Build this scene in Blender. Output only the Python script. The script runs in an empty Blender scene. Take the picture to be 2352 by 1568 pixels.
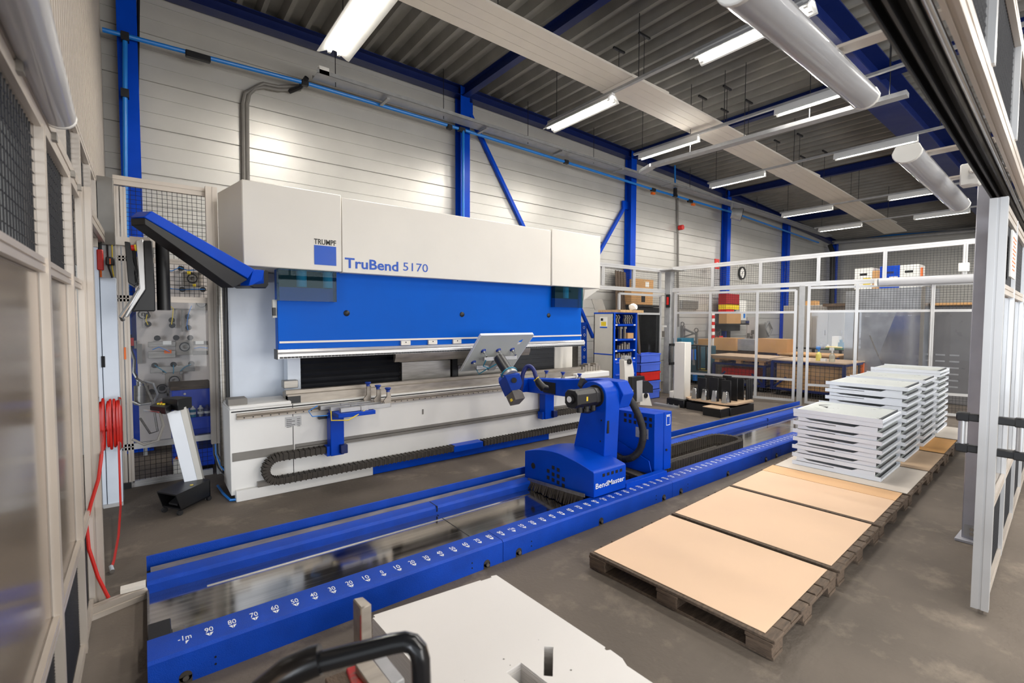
import bpy, bmesh, math, random
from mathutils import Vector, Matrix

# ---------------------------------------------------------------- camera, world, exposure
scene = bpy.context.scene
COL = scene.collection
CAM = Vector((-1.1178, -2.6927, 1.7035))
PITCH, ROLL, YAW, FPX = math.radians(-2.56427554), math.radians(-0.20426967), math.radians(52.36026403), 1094.413
_f = Vector((math.cos(YAW) * math.cos(PITCH), math.sin(YAW) * math.cos(PITCH), math.sin(PITCH)))
_r = Vector((math.sin(YAW), -math.cos(YAW), 0))
_d = -_r.cross(_f)
_c, _s = math.cos(ROLL), math.sin(ROLL)
RT, DN, FW = _c * _r + _s * _d, -_s * _r + _c * _d, _f
cd = bpy.data.cameras.new('camera')
cam = bpy.data.objects.new('camera', cd)
COL.objects.link(cam)
cam.matrix_world = Matrix(((RT.x, -DN.x, -FW.x, CAM.x), (RT.y, -DN.y, -FW.y, CAM.y), (RT.z, -DN.z, -FW.z, CAM.z), (0, 0, 0, 1)))
cd.sensor_width = 36
cd.lens = FPX * 36 / 2352
cd.clip_start = 0.05
cd.dof.use_dof = True
cd.dof.focus_distance = 5.5
cd.dof.aperture_fstop = 2.8
cd.clip_end = 200
scene.camera = cam

world = bpy.data.worlds.new('hall_daylight')
scene.world = world
world.use_nodes = True
_bg = world.node_tree.nodes['Background']
_bg.inputs[0].default_value = (0.9, 0.95, 1.0, 1)
_bg.inputs[1].default_value = 0.55
LAMP_W = 42.0
# fill light added out of view behind the camera to brighten upright faces
_dl = bpy.data.lights.new('front_fill', 'AREA')
_dl.shape = 'RECTANGLE'
_dl.size, _dl.size_y = 12.0, 3.6
_dl.energy = 500.0
_dl.color = (1.0, 0.98, 0.95)
_do = bpy.data.objects.new('front_fill', _dl)
COL.objects.link(_do)
_do.location = (6.0, -8.6, 2.0)
_do.rotation_euler = (math.radians(90), 0, 0)
_dl2 = bpy.data.lights.new('side_daylight', 'AREA')
_dl2.shape = 'RECTANGLE'
_dl2.size, _dl2.size_y = 6.5, 3.6
_dl2.energy = 560.0
_dl2.color = (0.84, 0.91, 1.0)
_do2 = bpy.data.objects.new('side_daylight', _dl2)
COL.objects.link(_do2)
_do2.location = (-8.6, -5.2, 2.1)
_do2.rotation_euler = (math.radians(90), 0, math.radians(-78))
scene.view_settings.view_transform = 'Standard'
scene.view_settings.look = 'None'
scene.view_settings.exposure = 0.55
scene.view_settings.gamma = 1.0

R = random.Random(7)
V = Vector
ZUP = V((0, 0, 1))


# ---------------------------------------------------------------- finding real positions from sight lines
def ray(u, v):
    return RT * ((u - 1176) / FPX) + DN * ((v - 784) / FPX) + FW


def PX(u, v, x):
    d = ray(u, v)
    return CAM + d * ((x - CAM.x) / d.x)


def PY(u, v, y):
    d = ray(u, v)
    return CAM + d * ((y - CAM.y) / d.y)


def PZ(u, v, z):
    d = ray(u, v)
    return CAM + d * ((z - CAM.z) / d.z)


def PD(u, v, dep):
    return CAM + ray(u, v) * dep


def PP(u, v, a, b):
    d = ray(u, v)
    n = V((b[1] - a[1], a[0] - b[0], 0))
    return CAM + d * (n.dot(V((a[0], a[1], 0)) - CAM) / n.dot(d))


# ---------------------------------------------------------------- mesh collector
class G:
    def __init__(s):
        s.v, s.f, s.m = [], [], []
        s.mi = 0

    def add(s, vs, fs):
        k = len(s.v)
        s.v += [V(p) for p in vs]
        s.f += [[i + k for i in f] for f in fs]
        s.m += [s.mi] * len(fs)
        return s

    def box(s, x0, x1, y0, y1, z0, z1):
        x0, x1 = min(x0, x1), max(x0, x1)
        y0, y1 = min(y0, y1), max(y0, y1)
        z0, z1 = min(z0, z1), max(z0, z1)
        vs = [(x, y, z) for z in (z0, z1) for x, y in ((x0, y0), (x1, y0), (x1, y1), (x0, y1))]
        return s.add(vs, [(3, 2, 1, 0), (4, 5, 6, 7), (0, 1, 5, 4), (1, 2, 6, 5), (2, 3, 7, 6), (3, 0, 4, 7)])

    def obox(s, c, ax, ay, az):
        c, ax, ay, az = V(c), V(ax), V(ay), V(az)
        vs = [c + ax * i + ay * j + az * k for k in (-1, 1) for i, j in ((-1, -1), (1, -1), (1, 1), (-1, 1))]
        fs = [(3, 2, 1, 0), (4, 5, 6, 7), (0, 1, 5, 4), (1, 2, 6, 5), (2, 3, 7, 6), (3, 0, 4, 7)]
        if ax.cross(ay).dot(az) < 0:
            fs = [f[::-1] for f in fs]
        return s.add(vs, fs)

    def frame(s, p, q, up=ZUP):
        p, q = V(p), V(q)
        d = (q - p).normalized()
        if abs(d.dot(up)) > 0.98:
            up = V((0, 1, 0)) if abs(d.y) < 0.9 else V((1, 0, 0))
        a = d.cross(up).normalized()
        return p, q, d, a, a.cross(d).normalized()

    def bar(s, p, q, w, h, up=ZUP):
        p, q, d, a, b = s.frame(p, q, up)
        return s.obox((p + q) / 2, a * (w / 2), d * ((q - p).length / 2), b * (h / 2))

    def section(s, p, q, pts, up=ZUP, caps=True):
        p, q, d, a, b = s.frame(p, q, up)
        n = len(pts)
        vs = [p + a * x + b * y for x, y in pts] + [q + a * x + b * y for x, y in pts]
        fs = [(i, i + n, (i + 1) % n + n, (i + 1) % n) for i in range(n)]
        if caps:
            fs += [list(range(n)), list(range(2 * n - 1, n - 1, -1))]
        return s.add(vs, fs)

    def slot(s, p, q, w=0.045, h=0.045, up=ZUP):
        """slotted aluminium profile"""
        a, b, g, e = w / 2, h / 2, 0.005, 0.006
        if w > 0.07 or h > 0.07:
            g = 0.006
        pts = [(-a, -b), (-g, -b), (-g, -b + e), (g, -b + e), (g, -b), (a, -b), (a, -g), (a - e, -g), (a - e, g), (a, g),
               (a, b), (g, b), (g, b - e), (-g, b - e), (-g, b), (-a, b), (-a, g), (-a + e, g), (-a + e, -g), (-a, -g)]
        return s.section(p, q, pts, up)

    def cyl(s, p, q, r, r2=None, n=16, caps=True):
        p, q, d, a, b = s.frame(p, q)
        r2 = r if r2 is None else r2
        cs = [(math.cos(2 * math.pi * i / n), math.sin(2 * math.pi * i / n)) for i in range(n)]
        vs = [p + (a * c + b * t) * r for c, t in cs] + [q + (a * c + b * t) * r2 for c, t in cs]
        fs = [(i, i + n, (i + 1) % n + n, (i + 1) % n) for i in range(n)]
        if caps:
            fs += [list(range(n)), list(range(2 * n - 1, n - 1, -1))]
        return s.add(vs, fs)

    def tube(s, pts, r, n=8):
        pts = [V(p) for p in pts]
        k = len(s.v)
        rings = []
        b0 = None
        for i, p in enumerate(pts):
            d = (pts[min(i + 1, len(pts) - 1)] - pts[max(i - 1, 0)]).normalized()
            if b0 is None:
                up = ZUP if abs(d.z) < 0.9 else V((1, 0, 0))
                a = d.cross(up).normalized()
            else:
                a = (b0 - d * b0.dot(d)).normalized()
            b0 = a
            b = a.cross(d)
            rr = r[i] if isinstance(r, (list, tuple)) else r
            rings.append([p + (a * math.cos(2 * math.pi * j / n) + b * math.sin(2 * math.pi * j / n)) * rr for j in range(n)])
        vs = [q for g in rings for q in g]
        fs = []
        for i in range(len(pts) - 1):
            for j in range(n):
                fs.append((i * n + j, (i + 1) * n + j, (i + 1) * n + (j + 1) % n, i * n + (j + 1) % n))
        fs += [list(range(n)), [len(vs) - 1 - j for j in range(n)]]
        return s.add(vs, fs)

    def prism(s, poly, ext):
        ext = V(ext)
        poly = [V(p) for p in poly]
        n = len(poly)
        nm = V((0, 0, 0))
        for i in range(n):
            nm += (poly[i] - poly[0]).cross(poly[(i + 1) % n] - poly[0])
        if nm.dot(ext) > 0:
            poly = poly[::-1]
        vs = poly + [p + ext for p in poly]
        fs = [list(range(n)), list(range(2 * n - 1, n - 1, -1))] + [(i + 1 if i + 1 < n else 0, i, i + n, (i + 1) % n + n) for i in range(n)]
        return s.add(vs, fs)

    def ring(s, c, ax, r0, r1, t, n=24):
        """flat washer, axis ax, thickness t"""
        p, q, d, a, b = s.frame(c, V(c) + V(ax).normalized() * t)
        vs = []
        for base in (p, q):
            for r in (r0, r1):
                vs += [base + (a * math.cos(2 * math.pi * i / n) + b * math.sin(2 * math.pi * i / n)) * r for i in range(n)]
        fs = []
        for i in range(n):
            j = (i + 1) % n
            fs += [(i, j, n + j, n + i)[::-1], (2 * n + i, 2 * n + j, 3 * n + j, 3 * n + i), (n + i, n + j, 3 * n + j, 3 * n + i)[::-1], (i, j, 2 * n + j, 2 * n + i)]
        return s.add(vs, fs)

    def wires(s, o, a, b, step=0.042, r=0.0019):
        """welded wire grid over the rectangle o, o+a, o+b"""
        o, a, b = V(o), V(a), V(b)
        la, lb = a.length, b.length
        na, nb = max(1, round(la / step)), max(1, round(lb / step))
        for i in range(1, na):
            p = o + a * (i / na)
            s.bar3(p, p + b, r)
        for j in range(1, nb):
            p = o + b * (j / nb)
            s.bar3(p, p + a, r)
        return s

    def bar3(s, p, q, r):
        p, q, d, a, b = s.frame(p, q)
        vs = [e + x * r for e in (p, q) for x in (a, b, -a, -b)]
        return s.add(vs, [(0, 4, 5, 1), (1, 5, 6, 2), (2, 6, 7, 3), (3, 7, 4, 0)])

    def obj(s, name, mats, parent=None, bev=0.0, smooth=True, seg=1):
        me = bpy.data.meshes.new(name)
        off = V((0, 0, 0))
        if parent is not None:
            off = world_loc(parent)
        elif s.v:
            off = V((sum(p.x for p in s.v) / len(s.v), sum(p.y for p in s.v) / len(s.v), min(p.z for p in s.v)))
        me.from_pydata([tuple(p - off) for p in s.v], [], s.f)
        if not isinstance(mats, (list, tuple)):
            mats = [mats]
        for m in mats:
            me.materials.append(m)
        if len(mats) > 1:
            me.polygons.foreach_set('material_index', s.m)
        me.update()
        if smooth:
            me.shade_smooth()
            me.set_sharp_from_angle(angle=math.radians(32))
        o = bpy.data.objects.new(name, me)
        COL.objects.link(o)
        if parent is not None:
            o.parent = parent
        else:
            o.location = off
        if bev:
            md = o.modifiers.new('bevel', 'BEVEL')
            md.width = bev
            md.segments = seg
            md.limit_method = 'ANGLE'
            md.angle_limit = math.radians(40)
            md.harden_normals = False
        return o


def world_loc(o):
    p = V(o.location)
    while o.parent is not None:
        o = o.parent
        p = p + V(o.location)
    return p


def tag(o, label, cat, group=None):
    o['label'] = label
    o['category'] = cat
    if group:
        o['group'] = group
    return o


def thing(name, label, cat, loc=(0, 0, 0), group=None):
    o = bpy.data.objects.new(name, None)
    o.empty_display_size = 0.1
    COL.objects.link(o)
    o.location = loc
    return tag(o, label, cat, group)


def struct(o):
    o['kind'] = 'structure'
    return o


def clone(o, loc, rotz=None, label=None, group=None, parent=None):
    c = o.copy()
    COL.objects.link(c)
    if parent is not None:
        c.parent = parent
    else:
        c.location = loc
        if rotz is not None:
            c.rotation_euler = (0, 0, rotz)
        if label:
            c['label'] = label
        if group:
            c['group'] = group
    for ch in list(o.children):
        clone(ch, None, parent=c)
    return c


def lettering(text, o, ax, ay, size, mat, parent, bold=0.0, name='lettering', width=None):
    """flat letters, baseline starting at o, reading along ax, up along ay; returns the part"""
    cu = bpy.data.curves.new('t', 'FONT')
    cu.body = text
    cu.size = 1.0
    cu.offset = bold
    cu.resolution_u = 3
    t = bpy.data.objects.new('t', cu)
    COL.objects.link(t)
    bpy.context.view_layer.update()
    dg = bpy.context.evaluated_depsgraph_get()
    me = bpy.data.meshes.new_from_object(t.evaluated_get(dg))
    bpy.data.objects.remove(t)
    xs = [v.co.x for v in me.vertices]
    w = (max(xs) - min(xs)) if xs else 1
    sx = size if width is None else width / w
    ax, ay, o = V(ax).normalized(), V(ay).normalized(), V(o)
    g = G()
    x0 = min(xs) if xs else 0
    g.v = [o + ax * ((v.co.x - x0) * sx) + ay * (v.co.y * size) for v in me.vertices]
    g.f = [list(p.vertices) for p in me.polygons]
    g.m = [0] * len(g.f)
    bpy.data.meshes.remove(me)
    if parent is None:
        return g
    return g.obj(name, mat, parent, smooth=False)


# ---------------------------------------------------------------- materials
def lin(c):
    return tuple((x / 255 / 12.92) if x / 255 <= 0.04045 else ((x / 255 + 0.055) / 1.055) ** 2.4 for x in c)


def mat(name, rgb, rough=0.5, metal=0.0, var=0.12, scale=6.0, bump=0.0, bscale=60.0, rvar=0.1, stretch=None, spec=0.5, dirt=None, coat=0.0):
    m = bpy.data.materials.new(name)
    m.use_nodes = True
    nt = m.node_tree
    N, L = nt.nodes, nt.links
    b = N['Principled BSDF']
    c = lin(rgb)
    tc = N.new('ShaderNodeTexCoord')
    mp = N.new('ShaderNodeMapping')
    if stretch:
        mp.inputs['Scale'].default_value = stretch
    L.new(tc.outputs['Object'], mp.inputs[0])
    nz = N.new('ShaderNodeTexNoise')
    nz.inputs['Scale'].default_value = scale
    nz.inputs['Detail'].default_value = 6
    L.new(mp.outputs[0], nz.inputs['Vector'])
    rp = N.new('ShaderNodeValToRGB')
    rp.color_ramp.elements[0].position = 0.3
    rp.color_ramp.elements[1].position = 0.72
    rp.color_ramp.elements[0].color = (*[x * (1 - var) for x in c], 1)
    rp.color_ramp.elements[1].color = (*[min(1, x * (1 + var * 0.6)) for x in c], 1)
    L.new(nz.outputs['Fac'], rp.inputs[0])
    out = rp.outputs[0]
    if dirt:
        dn = N.new('ShaderNodeTexNoise')
        dn.inputs['Scale'].default_value = dirt[1]
        dn.inputs['Detail'].default_value = 9
        dn.inputs['Roughness'].default_value = 0.7
        L.new(mp.outputs[0], dn.inputs['Vector'])
        dr = N.new('ShaderNodeValToRGB')
        dr.color_ramp.elements[0].position = dirt[2]
        dr.color_ramp.elements[1].position = dirt[3]
        L.new(dn.outputs['Fac'], dr.inputs[0])
        mx = N.new('ShaderNodeMixRGB')
        L.new(dr.outputs[0], mx.inputs[0])
        L.new(out, mx.inputs[1])
        mx.inputs[2].default_value = (*lin(dirt[0]), 1)
        out = mx.outputs[0]
    L.new(out, b.inputs['Base Color'])
    b.inputs['Metallic'].default_value = metal
    b.inputs['Specular IOR Level'].default_value = spec
    b.inputs['Coat Weight'].default_value = coat
    b.inputs['Coat Roughness'].default_value = 0.12
    mr = N.new('ShaderNodeMapRange')
    mr.inputs['To Min'].default_value = max(0.02, rough - rvar)
    mr.inputs['To Max'].default_value = min(1, rough + rvar)
    L.new(nz.outputs['Fac'], mr.inputs[0])
    L.new(mr.outputs[0], b.inputs['Roughness'])
    if bump:
        bn = N.new('ShaderNodeTexNoise')
        bn.inputs['Scale'].default_value = bscale
        bn.inputs['Detail'].default_value = 3
        L.new(mp.outputs[0], bn.inputs['Vector'])
        bp = N.new('ShaderNodeBump')
        bp.inputs['Strength'].default_value = bump
        bp.inputs['Distance'].default_value = 0.01
        L.new(bn.outputs['Fac'], bp.inputs['Height'])
        L.new(bp.outputs[0], b.inputs['Normal'])
    return m


def pane(name, rgb, haze=0.08, tint=1.0, gloss=0.05, ior=1.3):
    """clear sheet: see-through with a fresnel reflection and a little dusty haze"""
    m = bpy.data.materials.new(name)
    m.use_nodes = True
    nt = m.node_tree
    N, L = nt.nodes, nt.links
    N.remove(N['Principled BSDF'])
    out = N['Material Output']
    tr = N.new('ShaderNodeBsdfTransparent')
    tr.inputs[0].default_value = (*[x * tint for x in lin(rgb)], 1)
    df = N.new('ShaderNodeBsdfDiffuse')
    df.inputs[0].default_value = (*lin(rgb), 1)
    m1 = N.new('ShaderNodeMixShader')
    m1.inputs[0].default_value = haze
    L.new(tr.outputs[0], m1.inputs[1])
    L.new(df.outputs[0], m1.inputs[2])
    gl = N.new('ShaderNodeBsdfGlossy')
    gl.inputs['Roughness'].default_value = gloss
    gl.inputs[0].default_value = (0.9, 0.9, 0.9, 1)
    fr = N.new('ShaderNodeFresnel')
    fr.inputs[0].default_value = ior
    m2 = N.new('ShaderNodeMixShader')
    L.new(fr.outputs[0], m2.inputs[0])
    L.new(m1.outputs[0], m2.inputs[1])
    L.new(gl.outputs[0], m2.inputs[2])
    L.new(m2.outputs[0], out.inputs[0])
    return m


def glow(name, rgb, k):
    m = bpy.data.materials.new(name)
    m.use_nodes = True
    b = m.node_tree.nodes['Principled BSDF']
    b.inputs['Base Color'].default_value = (*lin(rgb), 1)
    b.inputs['Emission Color'].default_value = (*lin(rgb), 1)
    b.inputs['Emission Strength'].default_value = k
    return m


M_FLOOR = mat('concrete', (106, 97, 88), 0.72, var=0.32, scale=1.1, bump=0.35, bscale=45, dirt=((142, 130, 116), 2.6, 0.54, 0.78), spec=0.25)
M_DECK = mat('dusty_galvanised_deck', (132, 129, 123), 0.75, 0.0, var=0.2, scale=2)
M_WALL = mat('white_liner_tray', (198, 195, 188), 0.34, 0.25, var=0.05, scale=2.5, bump=0.08, bscale=300, rvar=0.03)
M_CORR = mat('beige_corrugated_sheet', (182, 172, 160), 0.5, var=0.06)
M_BLUE = mat('blue_paint', (0, 66, 184), 0.34, var=0.10, scale=4, bump=0.06, bscale=180, spec=0.16)
M_BLUED = mat('blue_steel_paint', (6, 28, 88), 0.4, var=0.1, scale=4)
M_RAM = mat('blue_ram_paint', (0, 88, 192), 0.42, var=0.06, scale=1.5, bump=0.05, bscale=250, spec=0.1)
M_TRACK = mat('worn_blue_paint', (0, 66, 178), 0.42, var=0.16, scale=7, bump=0.3, bscale=260, dirt=((58, 66, 100), 9, 0.68, 0.84), spec=0.3)
M_WHITE = mat('cream_machine_paint', (226, 221, 212), 0.42, var=0.03, scale=2, spec=0.35)
M_BASEW = mat('scuffed_white_paint', (222, 220, 216), 0.45, var=0.04, scale=2.0, dirt=((140, 132, 122), 14, 0.70, 0.76), spec=0.35)
M_PALE = mat('pale_blue_grey_paint', (205, 212, 222), 0.4, var=0.04)
M_ALU = mat('aluminium_profile', (204, 203, 202), 0.36, 0.55, var=0.05, scale=3)
M_ALUW = mat('warm_aluminium_profile', (196, 186, 175), 0.4, 0.5, var=0.08, scale=3)
M_STEEL = mat('bare_steel', (150, 146, 140), 0.36, 0.85, var=0.22, scale=5, stretch=(1, 8, 8))
M_TOOL = mat('tool_steel', (158, 150, 140), 0.42, 0.6, var=0.22, scale=6, stretch=(1, 5, 5))
M_BED = mat('polished_bed_steel', (214, 209, 202), 0.10, 1.0, var=0.22, scale=2.2, stretch=(0.4, 14, 14), rvar=0.07, dirt=((96, 84, 74), 1.6, 0.66, 0.84))
M_GALV = mat('galvanised_steel', (172, 172, 172), 0.45, 0.5, var=0.14, scale=10)
M_GREYP = mat('grey_steel_post', (172, 172, 180), 0.42, 0.15, var=0.14, scale=4)
M_BLACK = mat('black_plastic', (24, 24, 26), 0.42, var=0.2)
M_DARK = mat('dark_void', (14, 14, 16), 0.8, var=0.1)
M_RUBBER = mat('black_rubber', (34, 33, 34), 0.6, var=0.2)
M_CHAIN = mat('dusty_black_chain', (58, 52, 46), 0.7, var=0.35, scale=20)
M_WEB = mat('grey_film_web', (74, 76, 78), 0.5, var=0.08)
M_BELLOW = mat('black_bellows', (28, 29, 33), 0.35, var=0.1)
M_GRAYST = mat('grey_stripe', (120, 116, 110), 0.55, var=0.15)
M_WIRE = mat('black_wire', (40, 40, 43), 0.5, 0.3, var=0.05)
M_BWIRE = mat('dark_mesh', (26, 26, 30), 0.5, 0.2, var=0.05)
M_CARD = mat('cardboard_sheet', (226, 192, 160), 0.7, var=0.05, scale=1.4, dirt=((196, 160, 112), 5, 0.70, 0.82))
M_CARDG = mat('grey_board_sheet', (206, 196, 184), 0.7, var=0.06, scale=1.6)
M_CARDB = mat('brown_board_sheet', (196, 168, 138), 0.72, var=0.08, scale=2)
M_CARDO = mat('ochre_board_sheet', (205, 152, 88), 0.7, var=0.06, scale=2)
M_BOX = mat('cardboard_box', (196, 150, 98), 0.75, var=0.1, scale=3)
M_WOOD = mat('weathered_pallet_wood', (100, 83, 68), 0.75, var=0.45, scale=9, bump=0.4, bscale=40, stretch=(6, 1, 6))
M_WOODX = mat('weathered_board_wood', (98, 82, 67), 0.75, var=0.45, scale=9, bump=0.4, bscale=40, stretch=(1, 6, 6))
M_OSB = mat('chipboard', (196, 160, 112), 0.8, var=0.25, scale=30)
M_TRAY = mat('white_coated_sheet', (226, 230, 236), 0.34, var=0.02, scale=3)
M_TRAYT = mat('white_sheet_back', (190, 194, 190), 0.3, var=0.03, scale=3)
M_SHEET = mat('white_foil_sheet', (224, 220, 216), 0.5, var=0.015, scale=2)
M_RED = mat('red_plastic', (206, 30, 22), 0.4, var=0.1)
M_REDP = mat('red_chipped_paint', (190, 34, 24), 0.45, var=0.15, dirt=((120, 104, 92), 7, 0.5, 0.6))
M_ORANGE = mat('orange_plastic', (236, 108, 24), 0.45)
M_YELL = mat('yellow_plastic', (228, 198, 40), 0.45)
M_CRATE = mat('light_blue_plastic', (72, 104, 214), 0.45, var=0.08)
M_CYAN = mat('bright_blue_pipe', (20, 120, 205), 0.35, var=0.05)
M_HOSE = mat('red_hose', (190, 34, 24), 0.4, var=0.12)
M_NAVY = mat('navy_hose', (28, 40, 108), 0.5, var=0.1)
M_NAVYB = mat('deep_blue_rubber', (22, 58, 150), 0.45)
M_TEAL = mat('teal_hose', (20, 120, 150), 0.4)
M_LETTER = mat('white_letters', (235, 238, 240), 0.5, var=0.02)
M_LBLUE = mat('blue_letters', (24, 84, 190), 0.5, var=0.06)
M_LBLACK = mat('black_letters', (28, 26, 26), 0.5)
M_PLATE = mat('grey_nameplate', (168, 168, 168), 0.4, 0.4, var=0.1, scale=60)
M_PEG = mat('speckled_board', (196, 187, 180), 0.6, var=0.05, dirt=((120, 100, 92), 60, 0.66, 0.72))
M_CABG = mat('warm_grey_cabinet', (196, 193, 186), 0.5, var=0.04)
M_CABB = mat('royal_blue_cabinet', (24, 74, 205), 0.4, var=0.06)
M_CHROME = mat('chrome', (210, 210, 210), 0.15, 0.95, var=0.04)
M_PANEL = mat('grey_radiant_panel', (214, 206, 194), 0.4, 0.15, var=0.03)
M_REFL = mat('white_reflector', (225, 225, 222), 0.35, 0.2, var=0.03)
M_SHEETM = mat('rolled_sheet_metal', (176, 180, 186), 0.34, 0.7, var=0.18, scale=4, bump=0.2, bscale=12)
M_PAPER = mat('paper', (232, 230, 224), 0.7, var=0.02)
M_ACRYL = pane('clear_acrylic', (244, 245, 247), 0.012, 1.0, 0.03)
M_ACRYLD = pane('dusty_acrylic', (205, 186, 166), 0.26, 0.92, 0.14, 1.5)
M_TUBEC = pane('frosted_tube_cover', (225, 225, 228), 0.55, 0.9, 0.12)
M_TEALG = pane('teal_safety_glass', (150, 212, 226), 0.015, 0.92, 0.02, 1.22)
M_BOTTLE = pane('clear_bottle', (240, 240, 225), 0.35, 0.95, 0.1)
M_LAMP = glow('fluorescent_lamp', (255, 250, 240), 22.0)
# ---------------------------------------------------------------- the hall
WY = 5.25          # inner face of the long wall
WXE = 22.6         # far gable wall
def zroof(x):
    return 6.07 - 0.0019 * x * x if x > 0 else 6.07


g = G().box(-9, WXE + 0.3, -9, WY + 0.3, -0.3, 0)
g.box(-9, WXE, -9, WY, -0.0005, 0.0)
struct(G().box(-9, WXE + 0.3, -9, WY + 0.3, -0.3, 0).obj('floor', M_FLOOR, smooth=False))

# ceiling: trapezoidal deck, its ribs running across the hall
g = G()
x = -9.0
prof = []
while x < WXE + 0.3:
    for dx, dz in ((0, 0), (0.06, 0), (0.105, 0.13), (0.255, 0.13), (0.30, 0)):
        prof.append((x + dx, zroof(x + dx) + dz))
    x += 0.30
for (xa, za), (xb, zb) in zip(prof, prof[1:]):
    if abs(xb - xa) < 1e-6:
        continue
    k = len(g.v)
    g.v += [V((xa, -9, za)), V((xb, -9, zb)), V((xb, WY + 0.2, zb)), V((xa, WY + 0.2, za))]
    g.f.append([k, k + 3, k + 2, k + 1]); g.m.append(0)
    k = len(g.v)
    g.v += [V((xa, -9, za + 0.004)), V((xb, -9, zb + 0.004)), V((xb, WY + 0.2, zb + 0.004)), V((xa, WY + 0.2, za + 0.004))]
    g.f.append([k, k + 1, k + 2, k + 3]); g.m.append(0)
struct(g.obj('ceiling', M_DECK, smooth=False))

# long wall of horizontal liner trays with real joints
def tray_wall(g, a, b, n, z1):
    """a,b: floor points; n: inward normal; joints every 0.2 m, deeper every 0.6 m"""
    a, b, n = V(a), V(b), V(n)
    pr = []
    z, i = 0.0, 0
    while z < z1:
        dp, hw = (0.030, 0.009) if i % 3 == 0 else (0.012, 0.006)
        pr += [(z + hw, 0), (min(z + 0.2 - (0.009 if (i + 1) % 3 == 0 else 0.006), z1), 0)]
        z += 0.2
        i += 1
        dp, hw = (0.030, 0.009) if i % 3 == 0 else (0.012, 0.006)
        pr += [(z - hw, -dp), (z + hw, -dp)]
    for (za, da), (zb, db) in zip(pr, pr[1:]):
        g.add([a + n * da + ZUP * za, b + n * da + ZUP * za, b + n * db + ZUP * zb, a + n * db + ZUP * zb], [(0, 1, 2, 3)])
    g.add([a - n * 0.2, b - n * 0.2, b - n * 0.2 + ZUP * z1, a - n * 0.2 + ZUP * z1], [(0, 1, 2, 3)])
    return g


struct(tray_wall(G(), (-1.6, WY, 0), (WXE, WY, 0), (0, -1, 0), 6.15).obj('wall_back', M_WALL, smooth=False))
struct(tray_wall(G(), (WXE, WY, 0), (WXE, -9, 0), (-1, 0, 0), 6.0).obj('wall_far', M_WALL, smooth=False))
# hall behind the left fence
struct(G().box(-9.2, -9, -9, 5.4, 0, 6.2).obj('wall_left', M_CABG, smooth=False))
struct(G().box(-9, -1.7, WY, WY + 0.2, 0, 6.2).obj('wall_back_left', M_WALL, smooth=False))

# corrugated partition above the left fence
g = G()
y = -2.2
pr = []
while y < WY:
    pr += [(y, 0), (y + 0.040, 0), (y + 0.046, -0.03), (y + 0.094, -0.03)]
    y += 0.10
for (ya, xa), (yb, xb) in zip(pr, pr[1:]):
    g.add([(-1.46 + xa, ya, 2.9), (-1.46 + xb, yb, 2.9), (-1.46 + xb, yb, 6.1), (-1.46 + xa, ya, 6.1)], [(0, 1, 2, 3)])
g.box(-1.56, -1.5, -2.2, WY, 2.9, 6.1)
struct(g.obj('wall_partition', M_CORR, smooth=False))
g = G()
g.slot((-1.44, -2.2, 2.88), (-1.44, 2.72, 2.88), 0.05, 0.07)
struct(g.obj('trim_1', M_ALUW))

# blue steel frame: columns against the long wall
def ibeam(g, p, q, h, w, up, t=0.012):
    """rolled section; w across, h along up"""
    p, q, d, a, b = g.frame(p, q, V(up))
    for sgn in (-1, 1):
        c = b * (sgn * (h / 2 - t / 2))
        g.obox((p + q) / 2 + c, a * (w / 2), d * ((q - p).length / 2), b * (t / 2))
    g.obox((p + q) / 2, a * (t / 2), d * ((q - p).length / 2), b * (h / 2 - t))
    return g


COLX = [-1.2, 3.72, 8.68, 13.35, 17.6, 22.3]
for cx in COLX:
    g = G()
    ibeam(g, (cx, WY - 0.12, 0), (cx, WY - 0.12, zroof(cx)), 0.20, 0.20, (0, 1, 0))
    g.box(cx - 0.14, cx + 0.14, WY - 0.26, WY - 0.01, 0, 0.02)
    struct(g.obj('column', M_BLUE))
for cy in (-0.3, -5.2):
    g = G()
    ibeam(g, (WXE - 0.12, cy, 0), (WXE - 0.12, cy, zroof(WXE) - 0.1), 0.20, 0.2, (1, 0, 0))
    struct(g.obj('column', M_BLUE))
# eaves beam along the wall, following the fall of the roof
g = G()
xs = [-1.5, 1.2, 3.72, 6.2, 8.68, 11, 13.35, 15.5, 17.6, 20, 22.5]
for a, b in zip(xs, xs[1:]):
    ibeam(g, (a, WY - 0.12, zroof(a) - 0.09), (b, WY - 0.12, zroof(b) - 0.09), 0.18, 0.20, (0, 0, 1))
struct(g.obj('beam', M_BLUED))
# purlin beams across the hall
for cx in (3.72, 8.68, 13.35, 17.6):
    g = G()
    ibeam(g, (cx, WY - 0.2, zroof(cx) - 0.10), (cx, -8.5, zroof(cx) - 0.10), 0.18, 0.13, (0, 0, 1))
    struct(g.obj('beam', M_BLUED))
# deep girder over the right fence
g = G()
for a, b in zip(xs, xs[1:]):
    ibeam(g, (a, 0.02, zroof(a) - 0.30), (b, 0.02, zroof(b) - 0.30), 0.5, 0.42, (0, 0, 1), 0.02)
struct(g.obj('beam', M_BLUED))

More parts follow.
